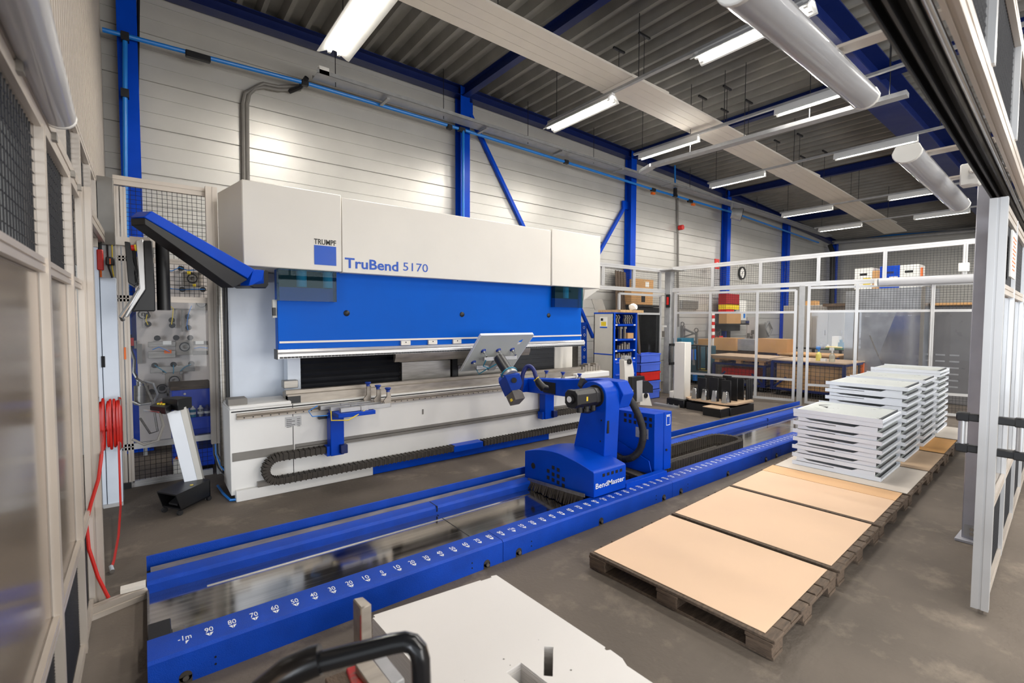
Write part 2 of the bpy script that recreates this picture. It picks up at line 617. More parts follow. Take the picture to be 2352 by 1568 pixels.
# diagonal wall braces
for (xa, za), (xb, zb) in (((3.85, 5.75), (6.1, 2.4)), ((8.55, 4.6), (6.3, 1.6))):
    g = G().bar((xa, WY - 0.06, za), (xb, WY - 0.06, zb), 0.07, 0.07)
    g.box(xa - 0.12, xa + 0.12, WY - 0.09, WY - 0.04, za - 0.1, za + 0.1)
    tag(g.obj('wall_brace', M_BLUE), 'blue diagonal wall brace sloping down to the %s above the press brake' % ('right' if xb > xa else 'left'), 'brace')
g = G().bar(PY(1325, 690, 4.5), PY(1362, 775, 4.5), 0.06, 0.06)
g.bar(PY(1341, 740, 4.5), V((PY(1343, 880, 4.5).x, 4.5, 0)), 0.11, 0.06)
bpst = tag(g.obj('brace_post', M_BLUE), 'blue braced steel post with white ring marks behind the press brake end', 'post')
for k in range(7):
    p = PY(1342 + (k % 2), 752 + k * 17, 4.46)
    G().ring(V((p.x, 4.468, p.z)), (0, -1, 0), 0.022, 0.03, 0.002, 14).obj('ring_mark', M_LETTER, bpst)

# ---------------------------------------------------------------- fluorescent lamps
ROWS = [[(775, 125), (880, 0)], [(1260, 297), (1410, 228), (1600, 140), (1865, 10)], [(1465, 362), (1605, 320), (1785, 265), (1930, 215)],
        [(1630, 430), (1758, 402), (1917, 365), (2108, 320)], [(1798, 498), (1910, 478), (2040, 458), (2195, 435)], [(1878, 530), (1980, 518), (2098, 502), (2230, 487)]]
rowpos = []
for r in ROWS:
    z = 5.05
    for _ in range(25):
        pts = [PZ(u, v, z) for u, v in r]
        xm = sum(p.x for p in pts) / len(pts)
        z = zroof(xm) - 1.02
    rowpos.append((xm, z, [p.y for p in pts]))


def make_lamp(x, ya, yb, z, open_refl, label, src=None):
    yc, ln = (ya + yb) / 2, abs(ya - yb)
    t = thing('fluorescent_lamp', label, 'lamp', (x, yc, z), 'fluorescent lamps under the roof')
    h = ln / 2
    w = (0.20 if ln > 1.6 else 0.14) if open_refl else 0.06
    g = G()
    g.prism([V((x - w, yc - h, z - 0.03)), V((x - w + 0.03, yc - h, z - 0.025)), V((x - 0.03, yc - h, z + 0.05)), V((x + 0.03, yc - h, z + 0.05)), V((x + w - 0.03, yc - h, z - 0.025)), V((x + w, yc - h, z - 0.03)), V((x + 0.05, yc - h, z + 0.062)), V((x - 0.05, yc - h, z + 0.062))], (0, ln, 0))
    g.box(x - 0.035, x + 0.035, yc - h, yc + h, z + 0.06, z + 0.09)
    g.obj('reflector', M_REFL, t)
    for sx in ((-0.06, 0.06) if open_refl else (0.0,)):
        G().cyl((x + sx, yc - h + 0.05, z + 0.005), (x + sx, yc + h - 0.05, z + 0.005), 0.024 if open_refl else 0.03, n=10).obj('tube', M_LAMP, t)
        for e in (-1, 1):
            g = G()
            g.box(x + sx - 0.018, x + sx + 0.018, yc + e * (h - 0.05) - 0.02, yc + e * (h - 0.05) + 0.02, z - 0.02, z + 0.05)
            g.obj('lamp_holder', M_REFL, t)
    L = bpy.data.lights.new('lamp_light', 'AREA')
    L.shape = 'RECTANGLE'
    L.size, L.size_y = (0.26 if open_refl else 0.16), ln * 0.95
    L.energy = LAMP_W
    L.color = (1.0, 0.96, 0.90)
    lo = bpy.data.objects.new('lamp_light', L)
    COL.objects.link(lo)
    lo.parent = t
    lo.location = (0, 0, -0.06)
    return t


where = ['over the control panel arm', 'first row beyond the press brake hood', 'second row under the radiant panel', 'third row from the camera', 'fourth row near the far gable', 'last row by the far gable']
for i, (xm, z, ys) in enumerate(rowpos):
    if i == 0:
        # the nearest lamp with an open double reflector
        make_lamp(xm - 0.07, ys[0] + 0.03, ys[0] - 1.7, z, True, 'large bright open-reflector lamp hanging over the left of the press brake')
        pairs = []
    else:
        pairs = [(ys[0], ys[1], 'on the wall side'), (ys[2], ys[3], 'on the gate side')]
    for ya, yb, side in pairs:
        if i == 2 and side == 'on the gate side':
            yb = ya - 1.2
        make_lamp(xm, ya, yb, z, i == 1, 'lit fluorescent lamp, %s, %s' % (where[i], side))
    # the same rows carry on over the aisle behind the camera
    for ya in (-2.6, -5.4):
        if i < 4:
            make_lamp(xm, ya, ya - 1.35, z, False, 'lit fluorescent lamp of the %s, out over the aisle' % (where[i]))
    # carrier rail of the row
    t = thing('lamp_rail', 'thin grey carrier rail of the lamps, %s' % where[i], 'rail', (xm, 1.0, z + 0.1), 'lamp carrier rails')
    y0 = 3.6 if i else 3.6
    G().box(xm - 0.03, xm + 0.03, -8, y0, z + 0.092, z + 0.13).obj('channel', M_GALV, t)
    for yy in (y0 - 0.2, 1.7, -0.6):
        G().cyl((xm, yy, z + 0.13), (xm, yy, zroof(xm)), 0.006, n=5).obj('hanger_rod', M_BLACK, t)

# radiant heating panel running the length of the hall
t = thing('radiant_panel', 'long cream radiant heating panel hung under the roof deck', 'panel', (8, 2.0, 5.2))
g, gl = G(), G()
xs2 = [-0.5 + 1.0 * i for i in range(20)]
def zp(x):
    return zroof(x) - 0.80
for a, b in zip(xs2, xs2[1:]):
    for k in range(4):
        ya, yb = 1.84 + k * 0.15, 1.84 + k * 0.15 + 0.146
        g.prism([V((a, ya, zp(a))), V((a, yb, zp(a))), V((a, yb, zp(a) + 0.03)), V((a, ya, zp(a) + 0.03))], (b - a, 0, zp(b) - zp(a)))
g.obj('panel_strip', M_PANEL, t)
for a in (4.55, 10.5, 16.5):
    G().box(a, a + 0.9, 1.835, 2.445, zp(a) - 0.006, zp(a) + 0.034).obj('cover_plate', M_PANEL, t)
for xx in (2.2, 4.9, 7.3, 8.1, 10.4, 11.8, 13.6):
    for yy in (1.9, 2.38):
        g = G().cyl((xx, yy, zp(xx) + 0.03), (xx, yy, zroof(xx) - 0.07), 0.005, n=5)
        g.box(xx - 0.13, xx + 0.13, yy - 0.015, yy + 0.015, zroof(xx) - 0.09, zroof(xx) - 0.06)
        g.obj('hanger', M_BLACK, t)

# cable tray along the wall
t = thing('cable_tray', 'galvanised cable tray hung along the long wall above the blue pipe', 'tray', (8, 4.75, 5.3))
g = G()
tx = [0.95, 3, 6, 9, 12, 15, 18, 20.5]
zt = [5.27, 5.25, 5.22, 5.20, 5.19, 5.17, 5.12, 5.05]
for (a, za), (b, zb) in zip(zip(tx, zt), list(zip(tx, zt))[1:]):
    for ya, yb, h0, h1 in ((4.62, 4.88, 0, 0.004), (4.62, 4.625, 0, 0.06), (4.875, 4.88, 0, 0.06)):
        g.prism([V((a, ya, za + h0)), V((a, yb, za + h0)), V((a, yb, za + h1)), V((a, ya, za + h1))], (b - a, 0, zb - za))
for xx in (2.0, 3.9, 5.8, 7.7, 9.6, 11.5):
    g.box(xx, xx + 0.05, 4.60, 4.90, 5.185, 5.21)
g.obj('tray', M_GALV, t)
G().box(0.98, 1.12, 4.62, 4.72, 5.27, 5.38).obj('junction_box', M_PAPER, t)
for xx in (1.25, 3.1, 5.0, 6.9, 8.8, 10.7, 12.6, 14.5, 16.4):
    G().cyl((xx, 4.75, 5.2), (xx, 4.75, zroof(xx)), 0.006, n=5).obj('hanger_rod', M_BLACK, t)
# tray branch turning off below the lamps towards the gate
t = thing('cable_trunking', 'galvanised trunking crossing the hall below the radiant panel', 'trunking', (9, 2, 4.9))
g = G()
zz = 4.72
pa, pb, pc = PZ(1475, 395, zz), PZ(1500, 380, zz), PZ(2085, 215, zz)
g.bar(pa + V((0, 0, 0)), pb, 0.16, 0.06).bar(pb, pc, 0.16, 0.06)
g.obj('duct', M_GALV, t)
for q in (0.2, 0.45, 0.7, 0.95):
    p = pb.lerp(pc, q)
    G().cyl(p, (p.x, p.y, zroof(p.x)), 0.006, n=5).obj('hanger_rod', M_BLACK, t)

# compressed air pipe
t = thing('air_pipe', 'bright blue compressed air pipe along the long wall', 'pipe', (4, WY - 0.28, 5.2))
yp = WY - 0.30
ppts = [PY(u, v, yp) for u, v in ((235, 68), (480, 133), (700, 190), (1070, 300), (1500, 435), (1690, 490), (1880, 557))]
G().tube(ppts, 0.028, 10).obj('pipe', M_CYAN, t)
for u, v, l in ((455, 130, 0.14), (700, 191, 0.05), (1032, 292, 0.05), (1060, 298, 0.07), (1300, 372, 0.06), (1500, 436, 0.08), (1550, 449, 0.08), (1585, 462, 0.1)):
    p = PY(u, v, yp)
    G().bar(p - V((l, 0, 0)), p + V((l, 0, 0)), 0.08, 0.08).obj('coupling', M_BLACK, t, bev=0.01)
for u, v in ((1500, 440), (1592, 466)):
    p = PY(u, v, yp - 0.05)
    G().box(p.x - 0.06, p.x + 0.06, p.y - 0.03, p.y + 0.03, p.z - 0.07, p.z - 0.02).obj('valve_handle', M_ORANGE, t)
p = PY(1550, 380, yp - 0.2)
q = PY(1551, 432, yp - 0.2)
G().cyl(p, q, 0.022, n=8).obj('drop_pipe', M_CYAN, t)
G().bar(q, q - V((0, 0, 0.22)), 0.07, 0.07).obj('valve', M_BLACK, t)
p = PY(1064, 300, yp - 0.02)
G().cyl(p, V((p.x, p.y, 2.0)), 0.024, n=10).obj('drop_pipe', M_CYAN, t)
# second drop beside the left column
t = thing('air_drop_pipe', 'blue air pipe dropping down the corner column behind the mesh fence', 'pipe', (-1.17, WY - 0.3, 1.4))
G().tube([PY(287, 85, yp), PY(287, 215, yp), PY(288, 400, yp), V((PY(290, 600, yp).x, yp, 1.9)), V((PY(295, 760, yp).x, yp, 1.32))], 0.026, 10).obj('pipe', M_CYAN, t)
for v in (85, 215):
    p = PY(287, v, yp)
    G().box(p.x - 0.04, p.x + 0.04, p.y - 0.04, p.y + 0.04, p.z - 0.05, p.z + 0.05).obj('coupling', M_BLACK, t)
p = PY(296, 790, yp)
G().cyl(p + V((0, 0, 0.12)), p - V((0, 0, 0.05)), 0.03, n=10).obj('shutoff_valve', M_BLACK, t)
G().box(p.x + 0.02, p.x + 0.05, p.y - 0.06, p.y - 0.02, p.z - 0.02, p.z + 0.08).obj('valve_handle', M_RED, t)
G().tube([p, p + V((0.05, -0.05, -0.2)), p + V((0.04, -0.1, -0.35)), p + V((0.1, -0.12, -0.5))], 0.018, 8).obj('hose', M_STEEL, t)
# filter with hoses by the corner column
t = thing('air_filter', 'steel air filter bowl with coiled hose beside the corner column', 'filter', tuple(PY(325, 930, 4.6)))
a = PY(325, 885, 4.6); b = PY(325, 928, 4.6)
G().cyl(a, b, 0.075, n=16).obj('bowl', M_STEEL, t)
G().cyl(a + V((0, 0, 0.05)), a, 0.05, n=12).obj('head', M_CHROME, t)
G().tube([PY(312, 868, 4.55), PY(332, 880, 4.5), PY(350, 920, 4.4), PY(362, 990, 4.3), PY(345, 995, 4.3), PY(322, 960, 4.4)], 0.012, 6).obj('hose', M_STEEL, t)
G().tube([PY(330, 875, 4.55), PY(352, 880, 4.5), PY(362, 905, 4.5), PY(352, 925, 4.5), PY(320, 930, 4.5), PY(298, 920, 4.5)], 0.014, 6).obj('coil', M_GALV, t)

# conduit from tray down behind the machine
t = thing('cable_conduit', 'grey cable conduit bent over and down to the press brake hood', 'conduit', (0.2, 5.1, 3))
cy = WY - 0.06
g = G()
for dx in (0, 0.05):
    g.tube([PY(690 , 205, cy) + V((0, 0, dx)), PY(640, 207, cy) + V((0, 0, dx)), PY(605, 200, cy) + V((0, 0, dx)), PY(585, 203, cy) + V((dx, 0, dx)), PY(572, 216, cy) + V((-dx, 0, 0)), PY(567, 240, cy) + V((-dx, 0, 0)), PY(569, 420, cy) + V((-dx, 0, 0))], 0.028, 8)
g.obj('conduit', M_GRAYST, t)
G().tube([PY(665, 210, cy), PY(690, 200, cy - 0.15), PY(705, 178, cy - 0.3)], 0.035, 8).obj('cable_bundle', M_BLACK, t)
g = G().tube([PY(318, 0, WY - 0.05), PY(316, 200, WY - 0.05), PY(311, 400, WY - 0.05), PY(306, 470, WY - 0.05)], 0.018, 6)
tag(g.obj('wall_cable', M_BLACK), 'thin dark cable hanging down the wall beside the corner column', 'cable')
g = G().cyl(PY(1556, 455, WY - 0.05), PY(1558, 750, WY - 0.05), 0.03, n=8)
tag(g.obj('wall_conduit', M_GRAYST), 'grey conduit running down the wall between two blue columns', 'conduit')
g = G()
p = PY(1560, 523, WY - 0.1)
g.cyl(p, p + V((0, -0.12, 0)), 0.07, n=12)
tag(g.obj('alarm_sounder', M_RED), 'small red alarm sounder on the wall conduit', 'alarm')

# floodlight
t = thing('floodlight', 'round grey floodlight on the cable tray near the third column', 'lamp', tuple(PY(1683, 490, 4.6)))
p = PY(1680, 490, 4.6)
d = V((0.35, -0.6, -0.15))
G().cyl(p, p + d * 0.4, 0.14, 0.19, n=18).obj('housing', M_GALV, t)
G().cyl(p + d * 0.401, p + d * 0.42, 0.17, n=18).obj('lens', M_BLACK, t)
G().box(p.x - 0.02, p.x + 0.02, p.y - 0.02, p.y + 0.02, p.z + 0.1, p.z + 0.3).obj('bracket', M_GALV, t)

# clock and small signs on the wall
t = thing('wall_clock', 'round wall clock with black rim seen through the upper mesh', 'clock', tuple(PY(1703, 627, WY - 0.05)))
p = PY(1703, 627, WY - 0.02)
G().ring(p + V((0, 0, 0)), (0, -1, 0), 0.17, 0.21, 0.05).obj('rim', M_BLACK, t)
G().cyl(p, p + V((0, -0.02, 0)), 0.17, n=24).obj('dial', M_PAPER, t)
g = G().bar(p + V((0, -0.025, 0)), p + V((0.08, -0.025, 0.06)), 0.01, 0.015).bar(p + V((0, -0.027, 0)), p + V((-0.03, -0.027, -0.13)), 0.01, 0.012)
g.obj('hands', M_BLACK, t)
t = thing('fire_sign', 'small red fire extinguisher sign standing off the wall column', 'sign', tuple(PY(1646, 600, WY - 0.3)))
a = PY(1641, 594, WY - 0.3); b = PY(1648, 614, WY - 0.3)
G().box(a.x, b.x + 0.06, a.y - 0.02, a.y, b.z - 0.05, a.z).obj('plate', M_RED, t)
G().box(a.x + 0.1, a.x + 0.14, a.y - 0.03, a.y - 0.02, b.z, a.z - 0.1).obj('pictogram', M_LETTER, t)
a = PY(1563, 689, WY - 0.03); b = PY(1602, 710, WY - 0.03)
t = thing('vent_grille', 'grey ventilation grille low on the back wall behind the mesh', 'grille', (a.x, a.y, b.z))
G().box(a.x, b.x, a.y - 0.03, a.y + 0.03, b.z, a.z).obj('frame', M_GALV, t)
g = G()
for i in range(9):
    z = b.z + (a.z - b.z) * (i + 0.7) / 9.6
    g.box(a.x + 0.05, b.x - 0.05, a.y - 0.045, a.y - 0.03, z - 0.012, z + 0.012)
g.obj('louvre', M_GRAYST, t)
g = G().tube([PX(1906, 562, 21.3), PX(1912, 577, 21.3), V((21.3, PX(1912, 760, 21.3).y, 0))], 0.09, 10)
tag(g.obj('drain_pipe', M_BLACK), 'thick black pipe down the far gable beside the corner column', 'pipe')
g = G().tube([PX(1895, 558, WXE - 0.6), PX(2050, 546, WXE - 0.6), PX(2240, 529, WXE - 0.6)], 0.08, 10)
tag(g.obj('gable_duct', M_GALV), 'grey duct running across the far gable wall', 'duct')
g = G().tube([PX(1886, 561, WXE - 0.3), PX(2050, 540, WXE - 0.3), PX(2240, 527, WXE - 0.3)], 0.035, 8)
tag(g.obj('gable_air_pipe', M_CYAN), 'thin blue air pipe under the duct on the far gable', 'pipe')
# ---------------------------------------------------------------- press brake
HY = 2.40      # front of the hood
BY = 2.37      # front of the table
RY = 2.52      # front of the ram
pb_ = thing('press_brake', 'long cream and blue press brake along the back wall', 'press brake', (2.1, 2.8, 0))
# hood
g = G().prism([V((-0.37, HY, 2.205)), V((0.545, HY, 2.205)), V((0.545, 3.1, 2.205)), V((-0.49, 3.1, 2.205))], (0, 0, 0.80))
hl = g.obj('hood_left', M_WHITE, pb_, bev=0.008)
G().box(0.553, 3.52, HY + 0.012, 3.1, 2.20, 2.985).obj('hood_centre', M_WHITE, pb_, bev=0.006)
G().box(3.53, 4.55, HY, 3.1, 2.20, 3.01).obj('hood_right', M_WHITE, pb_, bev=0.008)
# lettering and the square emblem
def at_hood(u, v):
    return PY(u, v, HY - 0.002)
a = at_hood(722, 607); b = at_hood(772, 567)
g = G().add([(a.x, HY - 0.003, a.z), (b.x, HY - 0.003, a.z), (b.x, HY - 0.003, b.z), (a.x, HY - 0.003, b.z)], [(0, 1, 2, 3)])
g.obj('emblem', M_LBLUE, hl)
lettering('TRUMPF', V((a.x, HY - 0.003, b.z + 0.012)), (1, 0, 0), (0, 0, 1), 0.075, M_LBLACK, hl, 0.018, width=b.x - a.x)
hc = [o for o in pb_.children if o.name.startswith('hood_centre')][0]
a = PY(792, 613, HY + 0.01); b = PY(915, 622, HY + 0.01)
lettering('TruBend', V((a.x, HY + 0.009, a.z - 0.005)), (1, 0, 0), (0, 0, 1), 0.15, M_LBLUE, hc, 0.022, width=b.x - a.x)
a = PY(926, 621, HY + 0.01); b = PY(983, 625, HY + 0.01)
lettering('5170', V((a.x, HY + 0.009, a.z)), (1, 0, 0), (0, 0, 1), 0.135, M_LBLUE, hc, 0.0, width=b.x - a.x)
# ram
x0, x1 = -0.06, 4.26
zb = 1.335
G().box(x0, x1, RY, RY + 0.12, zb + 0.06, 2.30).obj('ram', M_RAM, pb_, bev=0.004)
for u, v in ((796, 719), (1061, 722), (1260, 724)):
    p = PY(u, v, RY)
    g = G().cyl(p + V((0, 0.01, 0)), p - V((0, 0.008, 0)), 0.034, 0.032, n=20).cyl(p - V((0, 0.008, 0)), p - V((0, 0.02, 0)), 0.032, 0.012, n=20)
    g.obj('plug', M_BLACK, pb_)
G().box(x0 + 0.01, x1, RY - 0.012, RY, 1.462, 1.482).obj('guide_strip', M_WHITE, pb_)
for u in (930, 992, 1048):
    p = PY(u, 789, RY)
    r = G().box(p.x - 0.06, p.x + 0.06, RY - 0.03, RY, 1.405, 1.458).obj('clamp_block', M_WHITE, pb_, bev=0.003)
    G().cyl((p.x, RY - 0.033, 1.44), (p.x, RY - 0.025, 1.44), 0.007, n=10).obj('screw', M_BLACK, r)
cb = G().section((x0 - 0.02, RY - 0.02, zb + 0.02), (x1 + 0.01, RY - 0.02, zb + 0.02),
                 [(-0.05, -0.045), (0.045, -0.045), (0.045, -0.012), (0.055, -0.012), (0.055, 0.0), (0.05, 0.008), (0.055, 0.02), (0.045, 0.03), (0.03, 0.045), (-0.05, 0.045)])
cb.obj('clamping_bar', M_ALU, pb_)
g = G().box(x0 - 0.03, x0 - 0.02, RY - 0.08, RY + 0.05, zb - 0.03, zb + 0.07)
x = x0
while x < x1:
    g.box(x, x + 0.028, RY - 0.078, RY - 0.06, zb - 0.022, zb - 0.006)
    x += 0.036
g.obj('light_barrier', M_BLACK, pb_)
# upper tool
G().section((1.2, RY + 0.05, zb - 0.05), (3.25, RY + 0.05, zb - 0.05), [(-0.03, -0.08), (0.0, -0.08), (0.03, -0.02), (0.03, 0.06), (-0.03, 0.06)]).obj('upper_tool', M_TOOL, pb_)
# safety windows with the cylinders behind
def window(xa, xb, z0):
    G().box(xa, xb, RY - 0.09, RY - 0.082, z0, 2.20).obj('safety_window', M_TEALG, pb_)
    G().box(xa, xa + 0.008, RY - 0.082, RY, z0, 2.20).obj('safety_window', M_TEALG, pb_)
    G().box(xb - 0.008, xb, RY - 0.082, RY, z0, 2.20).obj('safety_window', M_TEALG, pb_)
a = PY(640, 690, RY - 0.085); b = PY(773, 690, RY - 0.085)
window(a.x, b.x, a.z)
G().box(a.x + 0.02, b.x - 0.02, RY - 0.006, RY, 2.03, 2.2).obj('cylinder_bay', M_DARK, pb_)
for u in (692, 752):
    p = PY(u, 640, RY)
    G().cyl((p.x, RY - 0.008, 2.035), (p.x, RY - 0.008, 2.2), 0.05, n=18).obj('cylinder', M_PALE, pb_)
a = PY(1274, 705, RY - 0.085); b = PY(1338, 705, RY - 0.085)
window(a.x, b.x, a.z)
G().box(a.x + 0.02, b.x - 0.02, RY - 0.006, RY, 2.03, 2.2).obj('cylinder_bay', M_DARK, pb_)
G().cyl(((a.x + b.x) / 2, RY - 0.008, 2.035), ((a.x + b.x) / 2, RY - 0.008, 2.2), 0.05, n=18).obj('cylinder', M_PALE, pb_)
# side frames
G().box(-0.45, 0.10, 2.98, 3.9, 0.06, 2.2).obj('side_frame', M_PALE, pb_, bev=0.006)
G().box(-0.47, -0.10, 2.85, 3.3, 2.09, 2.21).obj('side_hood', M_CABG, pb_)
G().box(-0.10, -0.055, RY + 0.02, RY + 0.06, 1.72, 1.90).obj('guide_plate', M_CABG, pb_)
G().box(-0.10, -0.075, RY - 0.0, RY + 0.05, 1.74, 1.82).obj('switch', M_BLACK, pb_)
for dx, r, m in ((-0.50, 0.035, M_STEEL), (-0.455, 0.02, M_BLACK)):
    G().cyl((dx, 2.96, 0.2), (dx, 2.96, 2.1), r, n=12).obj('oil_pipe', m, pb_)
G().box(4.10, 4.62, 2.95, 3.9, 0.06, 2.2).obj('side_frame', M_WHITE, pb_, bev=0.006)
G().box(4.30, 4.37, 2.62, 2.75, 0.85, 1.36).obj('guide_post', M_STEEL, pb_)
G().prism([PY(1345, 660, 2.8), PY(1382, 660, 2.8), PY(1340, 690, 2.8)], (0, 0.3, 0)).obj('hood_gusset', M_CABG, pb_)
# rear of the bending gap
G().box(-0.05, 4.2, 3.3, 3.36, 0.85, 2.2).obj('back_panel', M_CABG, pb_)
G().box(0.08, 0.21, 2.78, 2.95, 0.9, 1.5).obj('frame_post', M_PALE, pb_)
g = G()
z = 0.93
while z < 1.40:
    g.prism([V((0.215, 2.80, z)), V((0.215, 2.775, z + 0.032)), V((0.215, 2.80, z + 0.064)), V((0.215, 2.83, z + 0.032))], (1.15, 0, 0))
    z += 0.064
g.obj('shutter', M_BELLOW, pb_)
g = G()
z = 0.93
while z < 1.40:
    g.box(3.05, 3.95, 2.80, 2.82, z, z + 0.062)
    z += 0.064
g.obj('shutter', M_BELLOW, pb_)
G().box(1.37, 2.05, 2.80, 2.86, 1.18, 1.42).obj('back_gauge', M_TOOL, pb_)
G().box(1.37, 2.05, 2.74, 2.80, 0.93, 1.18).obj('back_gauge', M_STEEL, pb_)
G().box(2.07, 2.15, 2.72, 2.84, 0.90, 1.42).obj('gauge_slot', M_BLACK, pb_)
G().box(2.17, 3.0, 2.80, 2.86, 1.12, 1.42).obj('back_gauge', M_TOOL, pb_)
G().box(2.17, 3.0, 2.74, 2.80, 0.93, 1.10).obj('back_gauge', M_STEEL, pb_)
# table
tb = G().box(-0.515, 4.74, BY, 2.86, 0.055, 0.86).obj('table', M_BASEW, pb_, bev=0.004)
G().box(-0.515, 0.02, BY, 2.80, 0.86, 0.895).obj('table_end', M_BASEW, pb_, bev=0.008)
G().box(4.0, 4.74, BY - 0.02, 2.80, 0.82, 0.90).obj('table_end', M_BASEW, pb_, bev=0.01)
G().box(-0.52, -0.36, BY + 0.04, BY + 0.20, 0.89, 0.955).obj('stop_block', M_GRAYST, pb_, bev=0.004)
G().section((0.0, 2.55, 0.925), (4.25, 2.55, 0.925), [(-0.10, -0.065), (0.12, -0.065), (0.12, 0.02), (0.05, 0.02), (0.05, 0.055), (-0.02, 0.055), (-0.02, 0.03), (-0.10, 0.03)]).obj('lower_tool', M_TOOL, pb_)
G().box(0.0, 0.12, 2.42, 2.52, 0.86, 0.93).obj('tool_stop', M_BLACK, pb_)
G().box(0.02, 0.16, 2.68, 2.80, 0.98, 1.06).obj('tool_clamp', M_STEEL, pb_, bev=0.004)
g = G()
for i in range(7):
    g.box(4.28 + i * 0.06, 4.33 + i * 0.06, 2.5, 2.62, 0.9, 0.98 + 0.02 * (i % 3))
g.obj('tool_magazine', M_TOOL, pb_)
# guide rail with its bolts
gr = G().section((-0.46, BY - 0.012, 0.795), (4.70, BY - 0.012, 0.795), [(-0.02, -0.028), (0.02, -0.028), (0.02, -0.01), (0.008, 0.0), (0.02, 0.012), (0.02, 0.028), (-0.02, 0.028)]).obj('guide_rail', M_TOOL, pb_)
bolt0 = G().cyl((-0.4, BY - 0.036, 0.782), (-0.4, BY - 0.030, 0.782), 0.006, n=8).obj('rail_bolt', M_BLACK, gr)
for k in range(1, 67):
    c = bolt0.copy()
    COL.objects.link(c)
    c.parent = gr
    c.location = (k * 0.075, 0, 0)
G().box(-0.5, 4.72, BY - 0.006, BY, 0.835, 0.845).obj('rail_gap', M_DARK, pb_)
G().section((0.05, BY - 0.01, 0.425), (4.70, BY - 0.01, 0.425), [(-0.012, -0.035), (0.014, -0.035), (0.014, -0.005), (0.0, 0.0), (0.014, 0.005), (0.014, 0.03), (-0.012, 0.03)]).obj('lower_rail', M_GRAYST, pb_)
G().box(-0.5, 0.035, BY - 0.006, BY, 0.375, 0.455).obj('cover_strip', M_GRAYST, pb_)
G().box(0.028, 0.034, BY - 0.001, BY + 0.01, 0.1, 0.86).obj('panel_joint', M_DARK, pb_)
G().box(1.45, 1.47, BY - 0.003, BY, 0.59, 0.65).obj('scuff_mark', M_GRAYST, pb_)
a = PY(655, 980, BY); b = PY(692, 954, BY)
npl = G().box(a.x, b.x, BY - 0.003, BY, a.z, b.z).obj('name_plate', M_PLATE, pb_)
g = G()
for i in range(5):
    zz = b.z - 0.03 - i * 0.018
    g.box(a.x + 0.012, a.x + 0.06 + 0.03 * (i % 2), BY - 0.0045, BY - 0.003, zz, zz + 0.005)
    g.box(a.x + 0.11, b.x - 0.012, BY - 0.0045, BY - 0.003, zz, zz + 0.004)
g.obj('print', M_LBLACK, npl)
# foot bar
G().box(-0.48, 0.83, BY - 0.05, BY + 0.05, 0.0, 0.105).obj('foot_bar', M_BASEW, pb_, bev=0.004)
G().box(0.83, 3.42, BY - 0.05, BY + 0.05, 0.005, 0.095).obj('foot_bar', M_BLUE, pb_, bev=0.004)
G().box(3.42, 4.72, BY - 0.05, BY + 0.05, 0.0, 0.105).obj('foot_bar', M_BASEW, pb_, bev=0.004)
a = PY(1040, 1035, BY - 0.1); b = PY(1107, 1020, BY - 0.1)
G().box(a.x, b.x, BY - 0.13, BY, 0.10, 0.175).obj('chain_anchor', M_BLUE, pb_, bev=0.004)
G().box(-0.30, -0.16, BY - 0.06, BY, 0.105, 0.15).obj('bracket', M_STEEL, pb_)
# drag chain lying in a loop before the table
cy0, cy1 = BY - 0.125, BY - 0.03
zl, zh = 0.145, 0.375
xl = PY(610, 1085, BY - 0.08).x
rad = (zh - zl) / 2
def chain(xa_end, xb_end, flip, parent):
    """links from the upper anchor round the loop and back along the foot"""
    path = []
    sgn = 1 if flip else -1
    cx = xl + rad if not flip else flip
    n = 13
    x = xa_end
    st = 0.05
    while (x > cx) if not flip else (x < cx):
        path.append((x, zh)); x += sgn * st
    for i in range(n + 1):
        an = math.pi / 2 + math.pi * i / n
        path.append((cx + (math.cos(an) if not flip else -math.cos(an)) * rad, (zh + zl) / 2 + math.sin(an) * rad))
    x = cx - sgn * st
    while (x < xb_end) if not flip else (x > xb_end):
        path.append((x, zl)); x -= sgn * st
    gg = G()
    for (ax, az), (bx, bz) in zip(path, path[1:]):
        d = V((bx - ax, 0, bz - az))
        c = V(((ax + bx) / 2, (cy0 + cy1) / 2, (az + bz) / 2))
        dn = d.normalized()
        gg.obox(c, dn * (d.length * 0.47), V((0, (cy1 - cy0) / 2, 0)), dn.cross(V((0, 1, 0))) * 0.03)
        gg.obox(c + dn * d.length * 0.3, dn * (d.length * 0.12), V((0, (cy1 - cy0) / 2 + 0.003, 0)), dn.cross(V((0, 1, 0))) * 0.036)
    return gg.obj('drag_chain', M_CHAIN, parent, smooth=False)
xs_l = PY(757, 1040, BY - 0.08).x
chain(xs_l, PY(1042, 1038, BY - 0.08).x, None, pb_)
xs_r = PY(1272, 960, BY - 0.08).x
chain(xs_r, PY(1107, 1020, BY - 0.08).x, 4.4, pb_)

